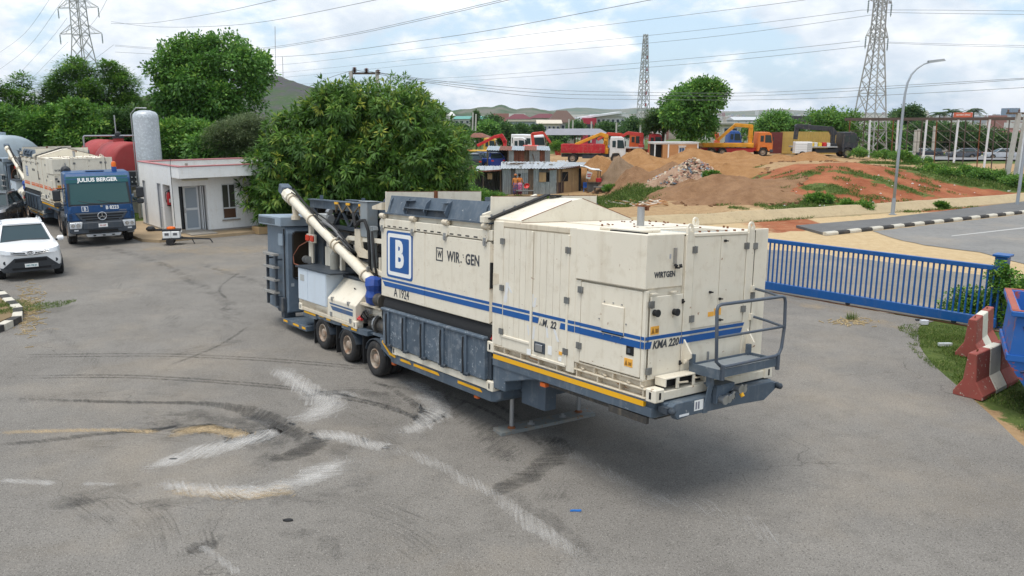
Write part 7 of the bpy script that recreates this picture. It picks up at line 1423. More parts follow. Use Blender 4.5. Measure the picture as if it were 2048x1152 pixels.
# ---- people (backs to the camera)
def person(label, px, Y, rz, topc, wrapc, wrap2, hairc, arm):
    p = D(px, 380, Y); root = thing('person', label, 'person', (p.x, p.y, G(p.x, p.y)), rz, None)
    me = bpy.data.meshes.new('body'); V = [(0, 0, .95), (0, 0, 1.18), (0, .01, 1.36), (0, 0, 1.47), (0, -.01, 1.56), (0, -.015, 1.66), (-.09, 0, .9), (-.10, 0, .5), (-.09, .0, .09), (-.10, -.10, .04), (.09, 0, .9), (.10, 0, .5), (.09, 0, .09), (.10, -.10, .04), (-.19, 0, 1.38), (.19, 0, 1.38)]
    E = [(0, 1), (1, 2), (2, 3), (3, 4), (4, 5), (0, 6), (6, 7), (7, 8), (8, 9), (0, 10), (10, 11), (11, 12), (12, 13), (2, 14), (2, 15)]
    rad = [.17, .15, .17, .06, .10, .085, .15, .13, .10, .05, .15, .13, .10, .05, .075, .075]
    for s, sh_ in ((-1, 14), (1, 15)):
        for k, (dx, dy, dz) in enumerate(arm[0 if s < 0 else 1]):
            V.append((s*(.19+dx), dy, 1.38+dz)); rad.append((.055, .04, .035)[k]); E.append((sh_ if k == 0 else len(V)-2, len(V)-1))
    me.from_pydata(V, E, []); o_ = bpy.data.objects.new('body', me); col.objects.link(o_)
    o_.modifiers.new('skin', 'SKIN'); sv = me.skin_vertices[0].data
    for i, r_ in enumerate(rad): sv[i].radius = (r_, r_*.85)
    sv[0].use_root = True; ss = o_.modifiers.new('sub', 'SUBSURF'); ss.levels = 1
    bpy.context.view_layer.update(); m2 = bpy.data.meshes.new_from_object(o_.evaluated_get(bpy.context.evaluated_depsgraph_get())); bpy.data.objects.remove(o_)
    skin = flat('skin_brown', (.10, .045, .025), .6); m2.materials.clear()
    for m in (skin, paint('cloth_%d' % px, topc, .8, damt=0)): m2.materials.append(m)
    for f in m2.polygons:
        c = f.center; f.material_index = 1 if (.85 < c.z < 1.46 and abs(c.x) < .30) else 0
    put('body', m2, None, root, smooth='all')
    wm_, nt, b_ = new_mat('wrapper_%d' % px); nn = _noise(nt, 9, 2); nt.links.new(_mix(nt, _step(nt, nn, .48, .56), wrapc, wrap2), b_.inputs['Base Color']); b_.inputs['Roughness'].default_value = .9
    MB().lathe([(.20, .10), (.22, .3), (.24, .7), (.225, .92), (.19, 1.05)], n=16).build('wrapper', wm_, root, smooth='all'); MB().lathe([(.03, 1.60), (.125, 1.64), (.135, 1.71), (.10, 1.78), (.02, 1.80)], (0, .01, 0), n=14).build('hair', flat('hair_%d' % px, hairc, .9), root, smooth='all'); return root
w1 = person('woman in an orange top and blue patterned wrapper with an orange headscarf', 1031, sy-.85, R(180), (.62, .22, .05), (.05, .07, .20), (.35, .10, .06), (.45, .16, .06), ([(.10, .02, -.22), (.22, -.08, -.36), (.30, -.12, -.40)], [(.05, .02, -.28), (.06, -.06, -.52), (.05, -.10, -.60)]))
w2 = person('woman in an orange top and pink patterned wrapper holding a red basin', 1039, sy-.75, R(180), (.66, .20, .04), (.42, .04, .16), (.55, .30, .35), (.015, .012, .012), ([(.06, .02, -.26), (.20, -.06, -.46), (.30, -.08, -.58)], [(.05, .02, -.28), (.06, -.06, -.52), (.05, -.10, -.60)]))
bs = w2.location+Vector((.62, .05, .74)); tag(MB().lathe([(.14, -.08), (.24, .06), (.25, .08), (.22, .07), (.13, -.06)], n=18).build('basin', paint('basin_red', (.60, .02, .02), .35), None, bs, (R(55), 0, R(-20))), 'red plastic basin held by the woman in the pink wrapper', 'basin')
# ================================================================== STREET FURNITURE, POWER LINES, FAR BUILDINGS, HILLS
POLE = paint('pole_galvanised', (.36, .40, .44), .45, .3, damt=.15); WPOST = paint('post_white', (.70, .72, .75), .5, damt=.1); CPOLE = paint('pole_concrete', (.48, .46, .42), .85, damt=.3); LATT = paint('tower_galvanised', (.36, .37, .36), .6, .2, damt=.3, dirt=(.30, .24, .16)); WIRE = flat('conductor', (.14, .15, .17), .6)
p = W(1785, 429); s1 = thing('street_lamp', 'tall grey street lamp with a curved arm beside the red bank', 'street lamp', p[:])
top = [D(a, b_, p.y)-p for a, b_ in ((1796, 320), (1806, 222), (1810, 188), (1815, 166), (1823, 149), (1834, 137), (1848, 128), (1860, 124.5))]
MB().cyl((0, 0, 0), (0, 0, .9), .11, .10, n=12).cyl((0, 0, 0), (0, 0, .03), .2, n=12).build('base', POLE, s1); MB().tube([(0, 0, .8)]+top, .085, 8, .035).build('pole', POLE, s1, smooth='all')
MB().hexa([top[-1]+Vector((-.1, -.14, -.06)), top[-1]+Vector((.75, -.17, .06)), top[-1]+Vector((.75, .17, .06)), top[-1]+Vector((-.1, .14, -.06))], [top[-1]+Vector((-.1, -.08, .09)), top[-1]+Vector((.7, -.1, .18)), top[-1]+Vector((.7, .1, .18)), top[-1]+Vector((-.1, .08, .09))]).build('lamp_head', paint('lamp_grey', (.25, .27, .28), .5), s1)
p = W(2034, 412); s2 = thing('street_lamp', 'grey street lamp pole at the right edge', 'street lamp', p[:]); MB().cyl((0, 0, 0), (0, 0, 8.0), .10, .06, n=10).tube([(0, 0, 8), (.15, 0, 8.7), (.7, 0, 9.3), (1.6, 0, 9.5)], .05, 8).build('pole', POLE, s2, smooth=True); MB().box(1.5, 2.1, -.12, .12, 9.45, 9.55).build('lamp_head', POLE, s2)
def pole(label, a, b_, Y, r=.17, name='utility_pole', m=CPOLE, arm=True):
    q0, q1 = D(*a, Y), D(*b_, Y); q0.z = G(q0.x, q0.y)-.1 if abs(q0.z-G(q0.x, q0.y)) < 1.5 else q0.z
    o_ = thing(name, label, 'pole', q0[:]); d = q1-q0; MB().bar((0, 0, 0), d, r*1.6, r*1.5).build('shaft', m, o_)
    if arm:
        MB().box(-.9, .9, -.06, .06, -.1, .05).build('cross_arm', OLDW, o_, d)
        for x in (-.8, 0, .8): MB().lathe([(.04, 0), (.09, .05), (.05, .1), (.09, .15), (.04, .22)], n=8).build('insulator', flat('insulator_brown', (.10, .05, .04), .3), o_, d+Vector((x, 0, .05)))
    return o_
pole('leaning concrete pole, left of the pair at the right edge', (2014, 345), (2038, 226), 60); pole('leaning concrete pole, right of the pair at the right edge', (2031, 342), (2052, 232), 61, .15, arm=False); pole('thin white pole between the leaning concrete poles and the lamp', (2037, 350), (2049, 262), 60, .06, m=WPOST, arm=False)
fp_ = 'poles of the far yard fence'
for i, (px, y0, y1) in enumerate(((1182, 285, 243), (1232, 287, 245), (1280, 289, 250), (1330, 288, 250), (1428, 296, 258), (1438, 296, 260), (1446, 296, 258), (945, 262, 225), (951, 262, 228), (1137, 268, 238), (1145, 268, 240))):
    pole(('far concrete pole by the yard, no. %s from the left' % ('first second third fourth fifth sixth seventh eighth ninth tenth eleventh'.split()[[7, 8, 9, 10, 0, 1, 2, 3, 4, 5, 6].index(i)])).replace('no. ', ''), (px, y0), (px+1, y1), 135, .16, arm=False)['group'] = fp_
for i, (px, y0, y1) in enumerate(((1834, 305, 258), (1828, 312, 260), (1866, 300, 252))): pole(('pale concrete post behind the scaffold, leftmost', 'pale leaning post behind the scaffold', 'pale post behind the scaffold, rightmost')[i], (px, y0), (px+4, y1), 120, .22, arm=False)
# billboard scaffold: white posts, dark lattice
sf = thing('billboard_scaffold', 'long empty billboard scaffold with white posts beyond the bank', 'scaffold', (0, 0, 0)); YS = 92
def sp(px, py, dy=0): return D(px, py, YS+dy)
for a, b_ in (((1792, 311), (1797, 238)), ((1846, 322), (1854, 238)), ((1907, 331), (1917, 238)), ((1969, 326), (1980, 238)), ((1738, 300), (1740, 238))):
    q0, q1 = sp(*a), sp(*b_); q0.z = min(q0.z, G(q0.x, q0.y))-.1; MB().cyl(q0, q1, .12, n=10).build('post', WPOST, sf)
IRON = paint('scaffold_iron', (.10, .075, .065), .8, damt=.3)
MB().bar(sp(1690, 238), sp(2090, 236), .25, .24).build('top_beam', IRON, sf); MB().bar(sp(1690, 240.5, 1.6), sp(2090, 239, 1.6), .12, .14).build('rear_beam', IRON, sf)
pxs = [1700+29*i for i in range(14)]
for i, px in enumerate(pxs):
    q0, q1 = sp(px-5, 322, 1.5), sp(px, 240, 1.5); q0.z = min(q0.z, G(q0.x, q0.y)); MB().bar(q0, q1, .09).build('upright', IRON if i % 3 else RUST, sf)
    if i < 13:
        for y0, y1 in ((262, 242), (284, 262), (306, 284)): MB().bar(sp(px, y1, 1.5), sp(px+28, y0, 1.5), .035).build('brace', LATT, sf)
for y in (262, 284, 304): MB().bar(sp(1700, y, 1.55), sp(2085, y, 1.55), .07).build('ledger', IRON, sf)
lx = sp(1907, 235); MB().box(0, 1.05*2, -.05, .05, 0, .55).build('name_board', paint('board_orange', (.62, .13, .07), .6), sf, lx); text('board_lettering', 'ADVERT SPACE', .26, WHITE, sf, lx+Vector((1.05, -.06, .28)), SIDE, .003, 0, 1, .9)
# ---- lattice towers
def tower(name, label, x, y, z0, b, levels, arms, arm_dir, sec=(.065, .034), cat='pylon'):
    """levels: list of (height, half width); arms: list of (height, reach)"""
    root = thing(name, label, cat, (x, y, z0)); ca, sa = math.cos(arm_dir), math.sin(arm_dir)
    def c(k, h, w): sx_, sy_ = ((1, 1), (-1, 1), (-1, -1), (1, -1))[k]; return Vector((w*(sx_*ca-sy_*sa), w*(sx_*sa+sy_*ca), h))
    for k in range(4):
        mb = MB()
        for (h0, w0), (h1, w1) in zip(levels, levels[1:]): mb.bar(c(k, h0, w0), c(k, h1, w1), sec[0]*2)
        mb.build('leg', LATT, root)
        mb = MB(); k2 = (k+1) % 4
        for (h0, w0), (h1, w1) in zip(levels, levels[1:]):
            n = max(1, round((h1-h0)/(w0+w1)/.85))
            for i in range(n):
                ha, hb = h0+(h1-h0)*i/n, h0+(h1-h0)*(i+1)/n; wa, wb = w0+(w1-w0)*i/n, w0+(w1-w0)*(i+1)/n
                mb.bar(c(k, ha, wa), c(k2, hb, wb), sec[1]*2).bar(c(k2, ha, wa), c(k, hb, wb), sec[1]*2)
                if i == 0: mb.bar(c(k, ha, wa), c(k2, ha, wa), sec[1]*2)
        mb.build('lattice_face', LATT, root)
    ends = []
    for h, reach in arms:
        w = np.interp(h, [l[0] for l in levels], [l[1] for l in levels])
        for s in (-1, 1):
            tip = Vector((s*reach*ca, s*reach*sa, h)); mb = MB(); k0, k1 = ((0, 3) if s > 0 else (1, 2)); wu = np.interp(h+1.5, [l[0] for l in levels], [l[1] for l in levels])
            for k in (k0, k1): mb.bar(c(k, h, w), tip, sec[1]*2).bar(c(k, h+1.5, wu), tip, sec[1]*2).bar(c(k, h+1.5, wu), c(k, h, w).lerp(tip, .5), sec[1]*1.4)
            mb.build('cross_arm', LATT, root); ins = MB().lathe([(.03, 0)]+[(r_, -.12*j) for j in range(1, 14) for r_ in ((.13, .05)[j % 2],)]+[(.03, -1.75)], tip, n=8); ins.build('insulator', flat('insulator_glass', (.16, .22, .23), .3), root); ends.append(root.location+tip+Vector((0, 0, -1.8)))
    return root, ends
ql = D(181, 250, 141); _, eL = tower('pylon', 'tall lattice pylon rising behind the trees at the left', ql.x, 141, -1.5, 0, [(0, 3.6), (12, 1.7), (20.5, .95), (26, .85), (31, .75), (34, .2)], [(20.8, 4.1), (25.0, 3.9), (29, 3.6)], R(-12))
qr = D(1734, 300, 112); _, eR = tower('pylon', 'lattice pylon standing beside the black crane lorry', qr.x, 112, G(qr.x, 112)-.2, 0, [(0, 1.95), (4.6, 1.62), (9.5, 1.25), (16.5, .66), (21, .6), (27, .5)], [(16.9, 2.9), (21.4, 3.0)], R(38), (.07, .036))
qm = D(1286, 232, 260); _, _m = tower('telecom_mast', 'tall red and white telecom mast behind the yard tree', qm.x, 260, qm.z-7, 0, [(0, 1.75), (14, 1.25), (26, .75), (32, .5)], [], R(20), (.10, .06), 'mast'); 
for i in range(18): h = 10+1.2*i; MB().box(-.18, .18, -.12, .12, h, h+1.0).build('antenna', WPOST if i % 3 else REDP, _, (.8*math.cos(i*2.1), .8*math.sin(i*2.1), 0), (0, 0, i*2.1))
for lab, px, y0, y1, Y in (('thin guyed radio mast on the hill, taller one', 551, 157, 53, 1150), ('thin guyed radio mast on the hill, shorter one', 566, 158, 113, 1150)):
    a, b_ = D(px, y0, Y), D(px-1, y1, Y); o_ = thing('radio_mast', lab, 'mast', a[:]); d = b_-a; MB().bar((0, 0, -4), d, .55).build('mast_shaft', flat('mast_grey_far', (.22, .20, .20), .7), o_)
hp = D(730, 200, 62); hpo = thing('twin_pole', 'twin concrete poles with a cross bar and insulators above the mango tree', 'pole', (hp.x, 62, 0))
for px in (703, 755): x = D(px, 170, 62).x-hp.x; MB().box(x-.12, x+.12, -.12, .12, 0, D(px, 142, 62).z).build('shaft', CPOLE, hpo)
zc = D(730, 146, 62).z; MB().box(-1.15, 1.15, -.05, .05, zc-.1, zc+.05).build('cross_bar', IRON, hpo)
for px, py in ((709, 140), (733, 142), (756, 145)): q = D(px, py, 62); MB().lathe([(.04, -.2), (.06, -.15), (.2, -.1), (.06, -.05), (.22, .02), (.06, .08), (.2, .14), (.04, .22)], (q.x-hp.x, 0, q.z), n=10).build('insulator', flat('insulator_brown', (.10, .05, .04), .3), hpo)
# ---- conductors, each a thing of its own
wire_n = [0]
def wire(label, pts, r=.03, n=10):
    P_ = [D(*q) if len(q) == 3 and q[0] is not None else q[1] for q in pts]; out = []
    k = len(P_)
    for i in range(k-1):
        p = [P_[min(max(i+j, 0), k-1)] for j in (-1, 0, 1, 2)]
        for t in [a/n for a in range(n)]: out.append(.5*((2*p[1])+(p[2]-p[0])*t+(2*p[0]-5*p[1]+4*p[2]-p[3])*t*t+(3*p[1]-p[0]-3*p[2]+p[3])*t**3))
    out.append(P_[-1]); o0 = out[0].copy(); b = MB().tube([q-o0 for q in out], r*.78, 4)
    return tag(b.build('power_line', WIRE, None, o0), label, 'power line', 'power lines across the sky')
for i, (lab, pts, r) in enumerate((
    ('uppermost power line leaving the left pylon to the right', [(222, 47, 140), (300, 46, 125), (430, 26, 95), (560, -2, 72)], .028),
    ('power line leaving the left pylon, second from the top', [(222, 43, 140), (300, 53, 128), (415, 53, 112), (537, 42, 96), (760, -2, 72)], .028),
    ('paired power line sloping above the tall tree, upper wire', [(230, 90, 140), (380, 100, 125), (522, 96, 110), (682, 71, 92), (829, 40, 78), (1010, -2, 65)], .025), ('paired power line sloping above the tall tree, lower wire', [(230, 92, 140), (380, 103, 125), (522, 99, 110), (682, 74, 92), (829, 43.5, 78), (1025, -2, 65)], .025),
    ('long power line sloping from the tall tree up to the centre top', [(230, 104, 140), (420, 114, 125), (541, 114, 112), (655, 106, 100), (835, 82, 86), (1000, 57, 76), (1310, -2, 62)], .028),
    ('faint power line below the long sloping one', [(440, 138, 200), (621, 124, 175), (1000, 76, 135), (1500, 14, 100), (1620, -2, 95)], .03),
    ('power line running left from the upper left insulator of the right pylon', [(400, 160, 300), (567, 145, 260), (1000, 101, 190), (1400, 60, 145), (1724, 20, 115)], .035), ('power line running left from the upper right insulator of the right pylon', [(400, 168, 300), (620, 150, 255), (1000, 112, 190), (1400, 76, 145), (1778, 25, 118)], .035),
    ('power line running left from the lower left insulator of the right pylon', [(500, 172, 300), (800, 160, 240), (1000, 149, 200), (1400, 115, 145), (1720, 82, 113)], .035), ('power line running left from the lower right insulator of the right pylon', [(500, 178, 300), (800, 168, 240), (1000, 157, 200), (1400, 126, 145), (1776, 87, 115)], .035),
    ('power line leaving the right pylon at the top to the right', [(1724, 20, 112), (1850, 20, 110), (2070, 22, 105)], .03), ('second power line leaving the right pylon to the right', [(1778, 25, 114), (1900, 27, 110), (2070, 29, 105)], .03), ('power line leaving the right pylon to the right, middle pair upper', [(1776, 84, 114), (1900, 88, 110), (2070, 91.5, 105)], .025), ('power line leaving the right pylon to the right, middle pair lower', [(1776, 86, 114), (1900, 91, 110), (2070, 95, 105)], .025),
    ('village power line from the twin poles, upper', [(756, 145, 62), (900, 164, 68), (1100, 180, 76), (1300, 185, 80), (1480, 186, 80), (1650, 179, 76), (1850, 168, 70), (2070, 155, 64)], .022), ('village power line from the twin poles, middle', [(733, 142, 62), (900, 168, 68), (1100, 187, 76), (1300, 191, 80), (1480, 192, 80), (1650, 185, 76), (1850, 172, 70), (2070, 157, 64)], .022), ('village power line from the twin poles, lowest', [(709, 140, 62), (900, 172, 68), (1100, 195, 76), (1300, 199, 80), (1480, 200, 80), (1650, 196, 76), (1850, 186, 70), (2070, 174, 64)], .022),
    ('power line running down left from the twin poles', [(709, 140, 62), (660, 155, 62), (600, 182, 62)], .02),
    ('power line from the left pylon down to the lower left, first', [(134, 36, 140), (100, 80, 150), (40, 146, 170)], .03), ('power line from the left pylon down to the lower left, second', [(136, 84, 140), (100, 120, 150), (55, 166, 170)], .03), ('power line from the left pylon down to the lower left, third', [(228, 89, 140), (160, 135, 155), (60, 170, 175)], .03), ('power line crossing the upper left corner, inner', [(127, -3, 135), (60, 90, 150), (-5, 142, 170)], .03), ('power line crossing the upper left corner, outer', [(100, -3, 130), (50, 66, 145), (-5, 108, 165)], .028), ('power line from the left pylon top to the upper right', [(150, 85, 141), (190, 40, 120), (215, -3, 110)], .025))):
    wire(lab, pts, r)
# ---- hills
def hill_mat(name, c, c2, c3, sc):
    m, nt, b = new_mat(name); n1 = _noise(nt, sc, 8, .65); n2 = _noise(nt, sc*5, 6, .7)
    k = _mix(nt, _step(nt, n1, .42, .58), c, c2); k = _mix(nt, _mul(nt, _step(nt, n2, .55, .68), .7), k, c3); nt.links.new(k, b.inputs['Base Color']); b.inputs['Roughness'].default_value = 1; b.inputs['Specular IOR Level'].default_value = 0; return m
def hill(label, prof, Y, depth, m, zb=-12, sd=0):
    xs_ = np.linspace(prof[0][0], prof[-1][0], 110); b = MB(); nv = 22; b.v = []
    for j in range(nv+1):
        t = j/nv
        for px in xs_:
            py = np.interp(px, [q[0] for q in prof], [q[1] for q in prof]); q = D(px, py, Y); yy = Y+(t-.6)*depth; hgt = q.z-zb
            e = min(1, t/.6) if t <= .6 else 1-(t-.6)/.4
            z = zb+hgt*(e**.75)*(1 if t == .6 else 1)+(fbm(q.x/Y*26+sd, t*5+sd, 1)*.10+fbm(q.x/Y*90+sd, t*16, 2)*.03)*hgt*e
            b.v.append((q.x*yy/Y if t < .6 else q.x, yy, z))
    n = len(xs_); b.f = [(j*n+i, j*n+i+1, (j+1)*n+i+1, (j+1)*n+i) for j in range(nv) for i in range(n-1)]
    return tag(b.build('hill', m, None, None, None, 0, 'all'), label, kind='structure')
hill('rocky green hill with radio masts at the left', [(60, 215), (200, 196), (310, 190), (420, 188), (490, 178), (520, 164), (545, 157), (580, 160), (620, 168), (660, 178), (720, 192), (780, 204), (840, 214), (930, 232)], 1150, 500, hill_mat('hill_rock', (.085, .078, .082), (.060, .095, .040), (.15, .125, .105), .03), -14, 1)
hill('small green hill right of the mango tree', [(820, 228), (860, 206), (872, 203), (890, 212), (905, 222), (925, 232)], 1500, 300, hill_mat('hill_green', (.06, .12, .04), (.10, .14, .06), (.18, .15, .11), .02), -12, 4)
hill('scarred green hills in the middle distance', [(860, 230), (900, 222), (930, 216), (965, 213), (985, 214), (1003, 209), (1012, 211), (1032, 219), (1050, 216), (1065, 214), (1085, 219), (1110, 224), (1128, 229), (1160, 236)], 2000, 600, hill_mat('hill_scar', (.06, .10, .05), (.16, .15, .12), (.09, .13, .06), .012), -10, 7)
hill('pale far hills along the horizon', [(-200, 215), (200, 205), (500, 212), (900, 225), (1080, 222), (1120, 217), (1150, 215), (1190, 218), (1240, 216), (1290, 215), (1340, 218), (1450, 222), (1560, 219), (1640, 222), (1750, 226), (1900, 231), (2300, 230)], 4600, 1500, hill_mat('hill_far', (.10, .14, .09), (.22, .20, .16), (.14, .15, .12), .004), -20, 11)
# distant town: nobody could count it
town = [MB() for _ in range(4)]; random.seed(31)
for i in range(5200):
    Y = random.choice((random.uniform(500, 1500), random.uniform(1200, 4300), random.uniform(3000, 4300))); px = random.uniform(880, 2200) if random.random() < .8 else random.uniform(0, 900); x = (px-1024)/FPX*Y*1.0
    w, d, h = random.uniform(6, 16), random.uniform(6, 14), random.uniform(3, 8)*(1 if random.random() < .93 else 2.5); z = float(gz(x, Y))
    if Y > 3300: z += (Y-3300)*.035*random.random()
    town[random.choice((0, 0, 0, 1, 1, 2, 3))].box(x-w/2, x+w/2, Y-d/2, Y+d/2, z-3, z+h)
for mb, c, nm in zip(town, ((.60, .58, .54), (.46, .40, .34), (.30, .14, .11), (.34, .36, .38)), ('white', 'tan', 'red-roofed', 'grey')): tag(mb.build('distant_town', flat('town_'+nm.replace('-', '_'), c, .9)), nm+' houses of the distant town below the hills', kind='stuff')
# ---- buildings one can tell apart
def block(label, px0, px1, pyt, Y, c, floors=2, bays=6, dep=14, roof=None, rz=0, winc=(.05, .06, .08), pyb=None, name='building'):
    a, b_ = D(px0, pyt, Y), D(px1, pyt, Y); w = b_.x-a.x; z0 = G((a.x+b_.x)/2, Y)-.5; h = a.z-z0; o_ = thing(name, label, 'building', (a.x, Y, z0), rz)
    m = paint('wall_%02d%02d%02d' % tuple(int(v*99) for v in c), c, .85, damt=.15); MB().box(0, w, 0, dep, 0, h).build('wall', m, o_)
    if roof:
        rm_ = paint('roof_%02d%02d%02d' % tuple(int(v*99) for v in roof[0]), roof[0], .8, damt=.2); e = .8
        if roof[1] == 'hip': MB().hexa([(-e, -e, h), (w+e, -e, h), (w+e, dep+e, h), (-e, dep+e, h)], [(w*.3, dep*.45, h+roof[2]), (w*.7, dep*.45, h+roof[2]), (w*.7, dep*.55, h+roof[2]), (w*.3, dep*.55, h+roof[2])]).build('roof', rm_, o_)
        elif roof[1] == 'flat': MB().box(-e, w+e, -e, dep+e, h, h+roof[2]).build('roof', rm_, o_)
        else: MB().prism([(-e, -e, h), (-e, dep+e, h), (-e, dep/2, h+roof[2])], (w+2*e, 0, 0)).build('roof', rm_, o_, fix=True)
    fh = min(3.4, h/max(floors, 1))
    for f in range(floors):
        for i in range(bays):
            x = w*(i+.5)/bays; ww = min(.7, w/bays*.32); z = h-fh*(f+1)+fh*.3
            if z > .2: wn = MB().box(x-ww, x+ww, -.06, 0, z, z+fh*.45).build('window', WPOST, o_); MB().box(x-ww+.1, x+ww-.1, -.08, -.06, z+.1, z+fh*.45-.1).build('pane', glass('far_pane', winc, .15), wn)
    return o_
block('blue-grey three-storey building with rows of windows beyond the yard', 1017, 1086, 243, 290, (.38, .43, .48), 3, 8, 16, ((.55, .50, .40), 'flat', .6))
block('long building under a maroon roof behind the blue-grey one', 1014, 1062, 238, 360, (.45, .40, .35), 1, 6, 16, ((.14, .035, .045), 'hip', 2.2)); block('second maroon-roofed building behind the cream roof', 1060, 1122, 236, 380, (.5, .45, .38), 1, 6, 16, ((.14, .035, .045), 'hip', 2.0))
block('cream low building beside the brown-roofed hall', 1078, 1120, 247, 270, (.55, .50, .42), 2, 5, 12, ((.58, .52, .42), 'gable', 1.2)); block('hall with a large brown gable roof', 1100, 1152, 245, 285, (.50, .47, .42), 2, 5, 18, ((.11, .065, .05), 'hip', 4.2))
t_ = block('white modern building with a red block marked by a dark T', 1193, 1250, 233, 270, (.68, .68, .68), 2, 6, 18, ((.62, .63, .64), 'flat', .8)); tx = D(1167, 240, 262); tz = D(1167, 236, 262).z; txw = D(1193, 240, 262).x-tx.x; lo = t_.location; z1 = tz-lo.z
MB().box(tx.x-lo.x, tx.x-lo.x+txw, 262-lo.y, 262-lo.y+10, 0, z1).build('red_block', paint('block_red', (.42, .03, .06), .7, damt=.1), t_); MB().box(tx.x-lo.x+txw*.2, tx.x-lo.x+txw*.75, 261.85-lo.y, 262-lo.y, z1*.66, z1*.82).build('dark_crossbar', PLASTIC, t_); MB().box(tx.x-lo.x+txw*.38, tx.x-lo.x+txw*.55, 261.85-lo.y, 262-lo.y, z1*.05, z1*.66).build('dark_stem', PLASTIC, t_)
MB().prism([(D(1157, 238, 268).x-lo.x, -2, z1-.4), (t_.location.x*0+8, -2, z1+1.5), (8, -2, z1+2.1), (D(1157, 238, 268).x-lo.x, -2, z1+.2)], (0, 16, 0)).build('sloping_roof', WPOST, t_, fix=True)
block('teal-roofed low building left of the cypress', 908, 972, 238, 420, (.5, .48, .44), 1, 6, 14, ((.12, .32, .28), 'gable', 1.5)); block('small white tower right beside the mango tree', 899, 906, 231, 330, (.66, .66, .64), 2, 1, 4, ((.66, .66, .64), 'hip', 1.5))
block('cream flat building behind the yard tree', 1445, 1528, 249, 210, (.50, .45, .35), 2, 5, 14, ((.40, .38, .34), 'flat', .5)); block('cream house with a dark parapet behind the yellow container', 1592, 1632, 243, 180, (.52, .49, .42), 3, 4, 12, ((.06, .06, .065), 'flat', 1.2)); block('long pink-roofed warehouse at the right edge', 1970, 2120, 276, 190, (.5, .42, .38), 1, 8, 22, ((.42, .15, .15), 'gable', 1.6))
block('pale low houses between the left trees and the silver tank', 318, 372, 236, 240, (.52, .52, .50), 1, 5, 10, ((.40, .42, .42), 'gable', 1.5)); block('blue-glass tower far off at the right edge', 2024, 2041, 216, 1400, (.20, .26, .34), 6, 4, 30)
block('white office block behind the carport, far right', 1250, 1290, 246, 300, (.62, .61, .58), 2, 5, 12, ((.5, .5, .5), 'flat', .5)); block('grey sheds behind the orange lorry', 1470, 1560, 240, 520, (.45, .45, .44), 1, 6, 20, ((.5, .52, .54), 'gable', 2))
# highway strip and its median
hwm = paint('far_road', (.20, .20, .205), .9); hz0 = [D(1700, 333, 95), D(2200, 345, 92), D(2300, 312, 150), D(1650, 306, 160)]
def strip(name, label, Y0, Y1, x0, x1, dz, m):
    b = MB(); n = 30; b.v = []
    for i in range(n+1):
        for Y in (Y0, Y1): x = x0+(x1-x0)*i/n; b.v.append((x, Y, G(x, Y)+dz))
    b.f = [(2*i, 2*i+2, 2*i+3, 2*i+1) for i in range(n)]; return tag(b.build(name, m), label, kind='structure')
strip('highway', 'grey highway carriageway beyond the scaffold', 124, 143, 40, 190, .25, hwm); strip('highway', 'far highway carriageway beyond the scaffold', 146, 156, 40, 200, .28, hwm)
kerb_run('median_kerb', 'pale striped median kerb of the highway', [(60, 144.4), (190, 144.4)], 2.2, .5, .5); 
for o_ in [o_ for o_ in bpy.data.objects if o_.name.startswith('median_kerb')]: o_.location.z = -1.7
strip('red_verge', 'red earth verge beyond the highway', 160, 172, 40, 230, .8, paint('verge_red', (.30, .12, .06), .95))
# ================================================================== VEGETATION
def leaf_mat(name, dark, mid, tip, trans=.30, rough=.55):
    m, nt, b = new_mat(name); at = nt.nodes.new('ShaderNodeAttribute'); at.attribute_name = 'tint'
    r = nt.nodes.new('ShaderNodeValToRGB'); e = r.color_ramp.elements; e[0].position = 0; e[0].color = (*dark, 1); e[1].position = 1; e[1].color = (*tip, 1); k = e.new(.55); k.color = (*mid, 1)
    nt.links.new(at.outputs['Fac'], r.inputs[0]); nt.links.new(r.outputs[0], b.inputs['Base Color']); b.inputs['Roughness'].default_value = rough; b.inputs['Specular IOR Level'].default_value = .35
    t = nt.nodes.new('ShaderNodeBsdfTranslucent'); nt.links.new(r.outputs[0], t.inputs[0]); mx = nt.nodes.new('ShaderNodeMixShader'); mx.inputs[0].default_value = trans
    nt.links.new(b.outputs[0], mx.inputs[1]); nt.links.new(t.outputs[0], mx.inputs[2]); nt.links.new(mx.outputs[0], nt.nodes['Material Output'].inputs[0]); return m
L_MANGO = leaf_mat('mango_leaves', (.034, .090, .014), (.105, .225, .028), (.42, .46, .07)); L_BROAD = leaf_mat('broad_leaves', (.045, .130, .022), (.125, .285, .045), (.30, .46, .08)); L_FEATH = leaf_mat('feathery_leaves', (.055, .140, .025), (.145, .295, .05), (.33, .47, .09)); L_BUSH = leaf_mat('bush_leaves', (.036, .115, .016), (.115, .26, .034), (.32, .45, .07)); L_OLIVE = leaf_mat('olive_leaves', (.075, .115, .055), (.15, .20, .090), (.28, .32, .15)); L_DARK = leaf_mat('far_leaves', (.030, .080, .022), (.078, .165, .040), (.20, .30, .07)); L_GRASS = leaf_mat('grass_blades', (.055, .105, .018), (.125, .20, .035), (.32, .31, .12), .25, .8); L_PALM = leaf_mat('palm_leaves', (.03, .07, .02), (.08, .15, .04), (.15, .22, .06)); BARK = paint('bark', (.13, .10, .075), .95, var=.3, damt=.4, dirt=(.07, .05, .04))
def unit(a): return a/np.maximum(np.linalg.norm(a, axis=-1, keepdims=True), 1e-9)
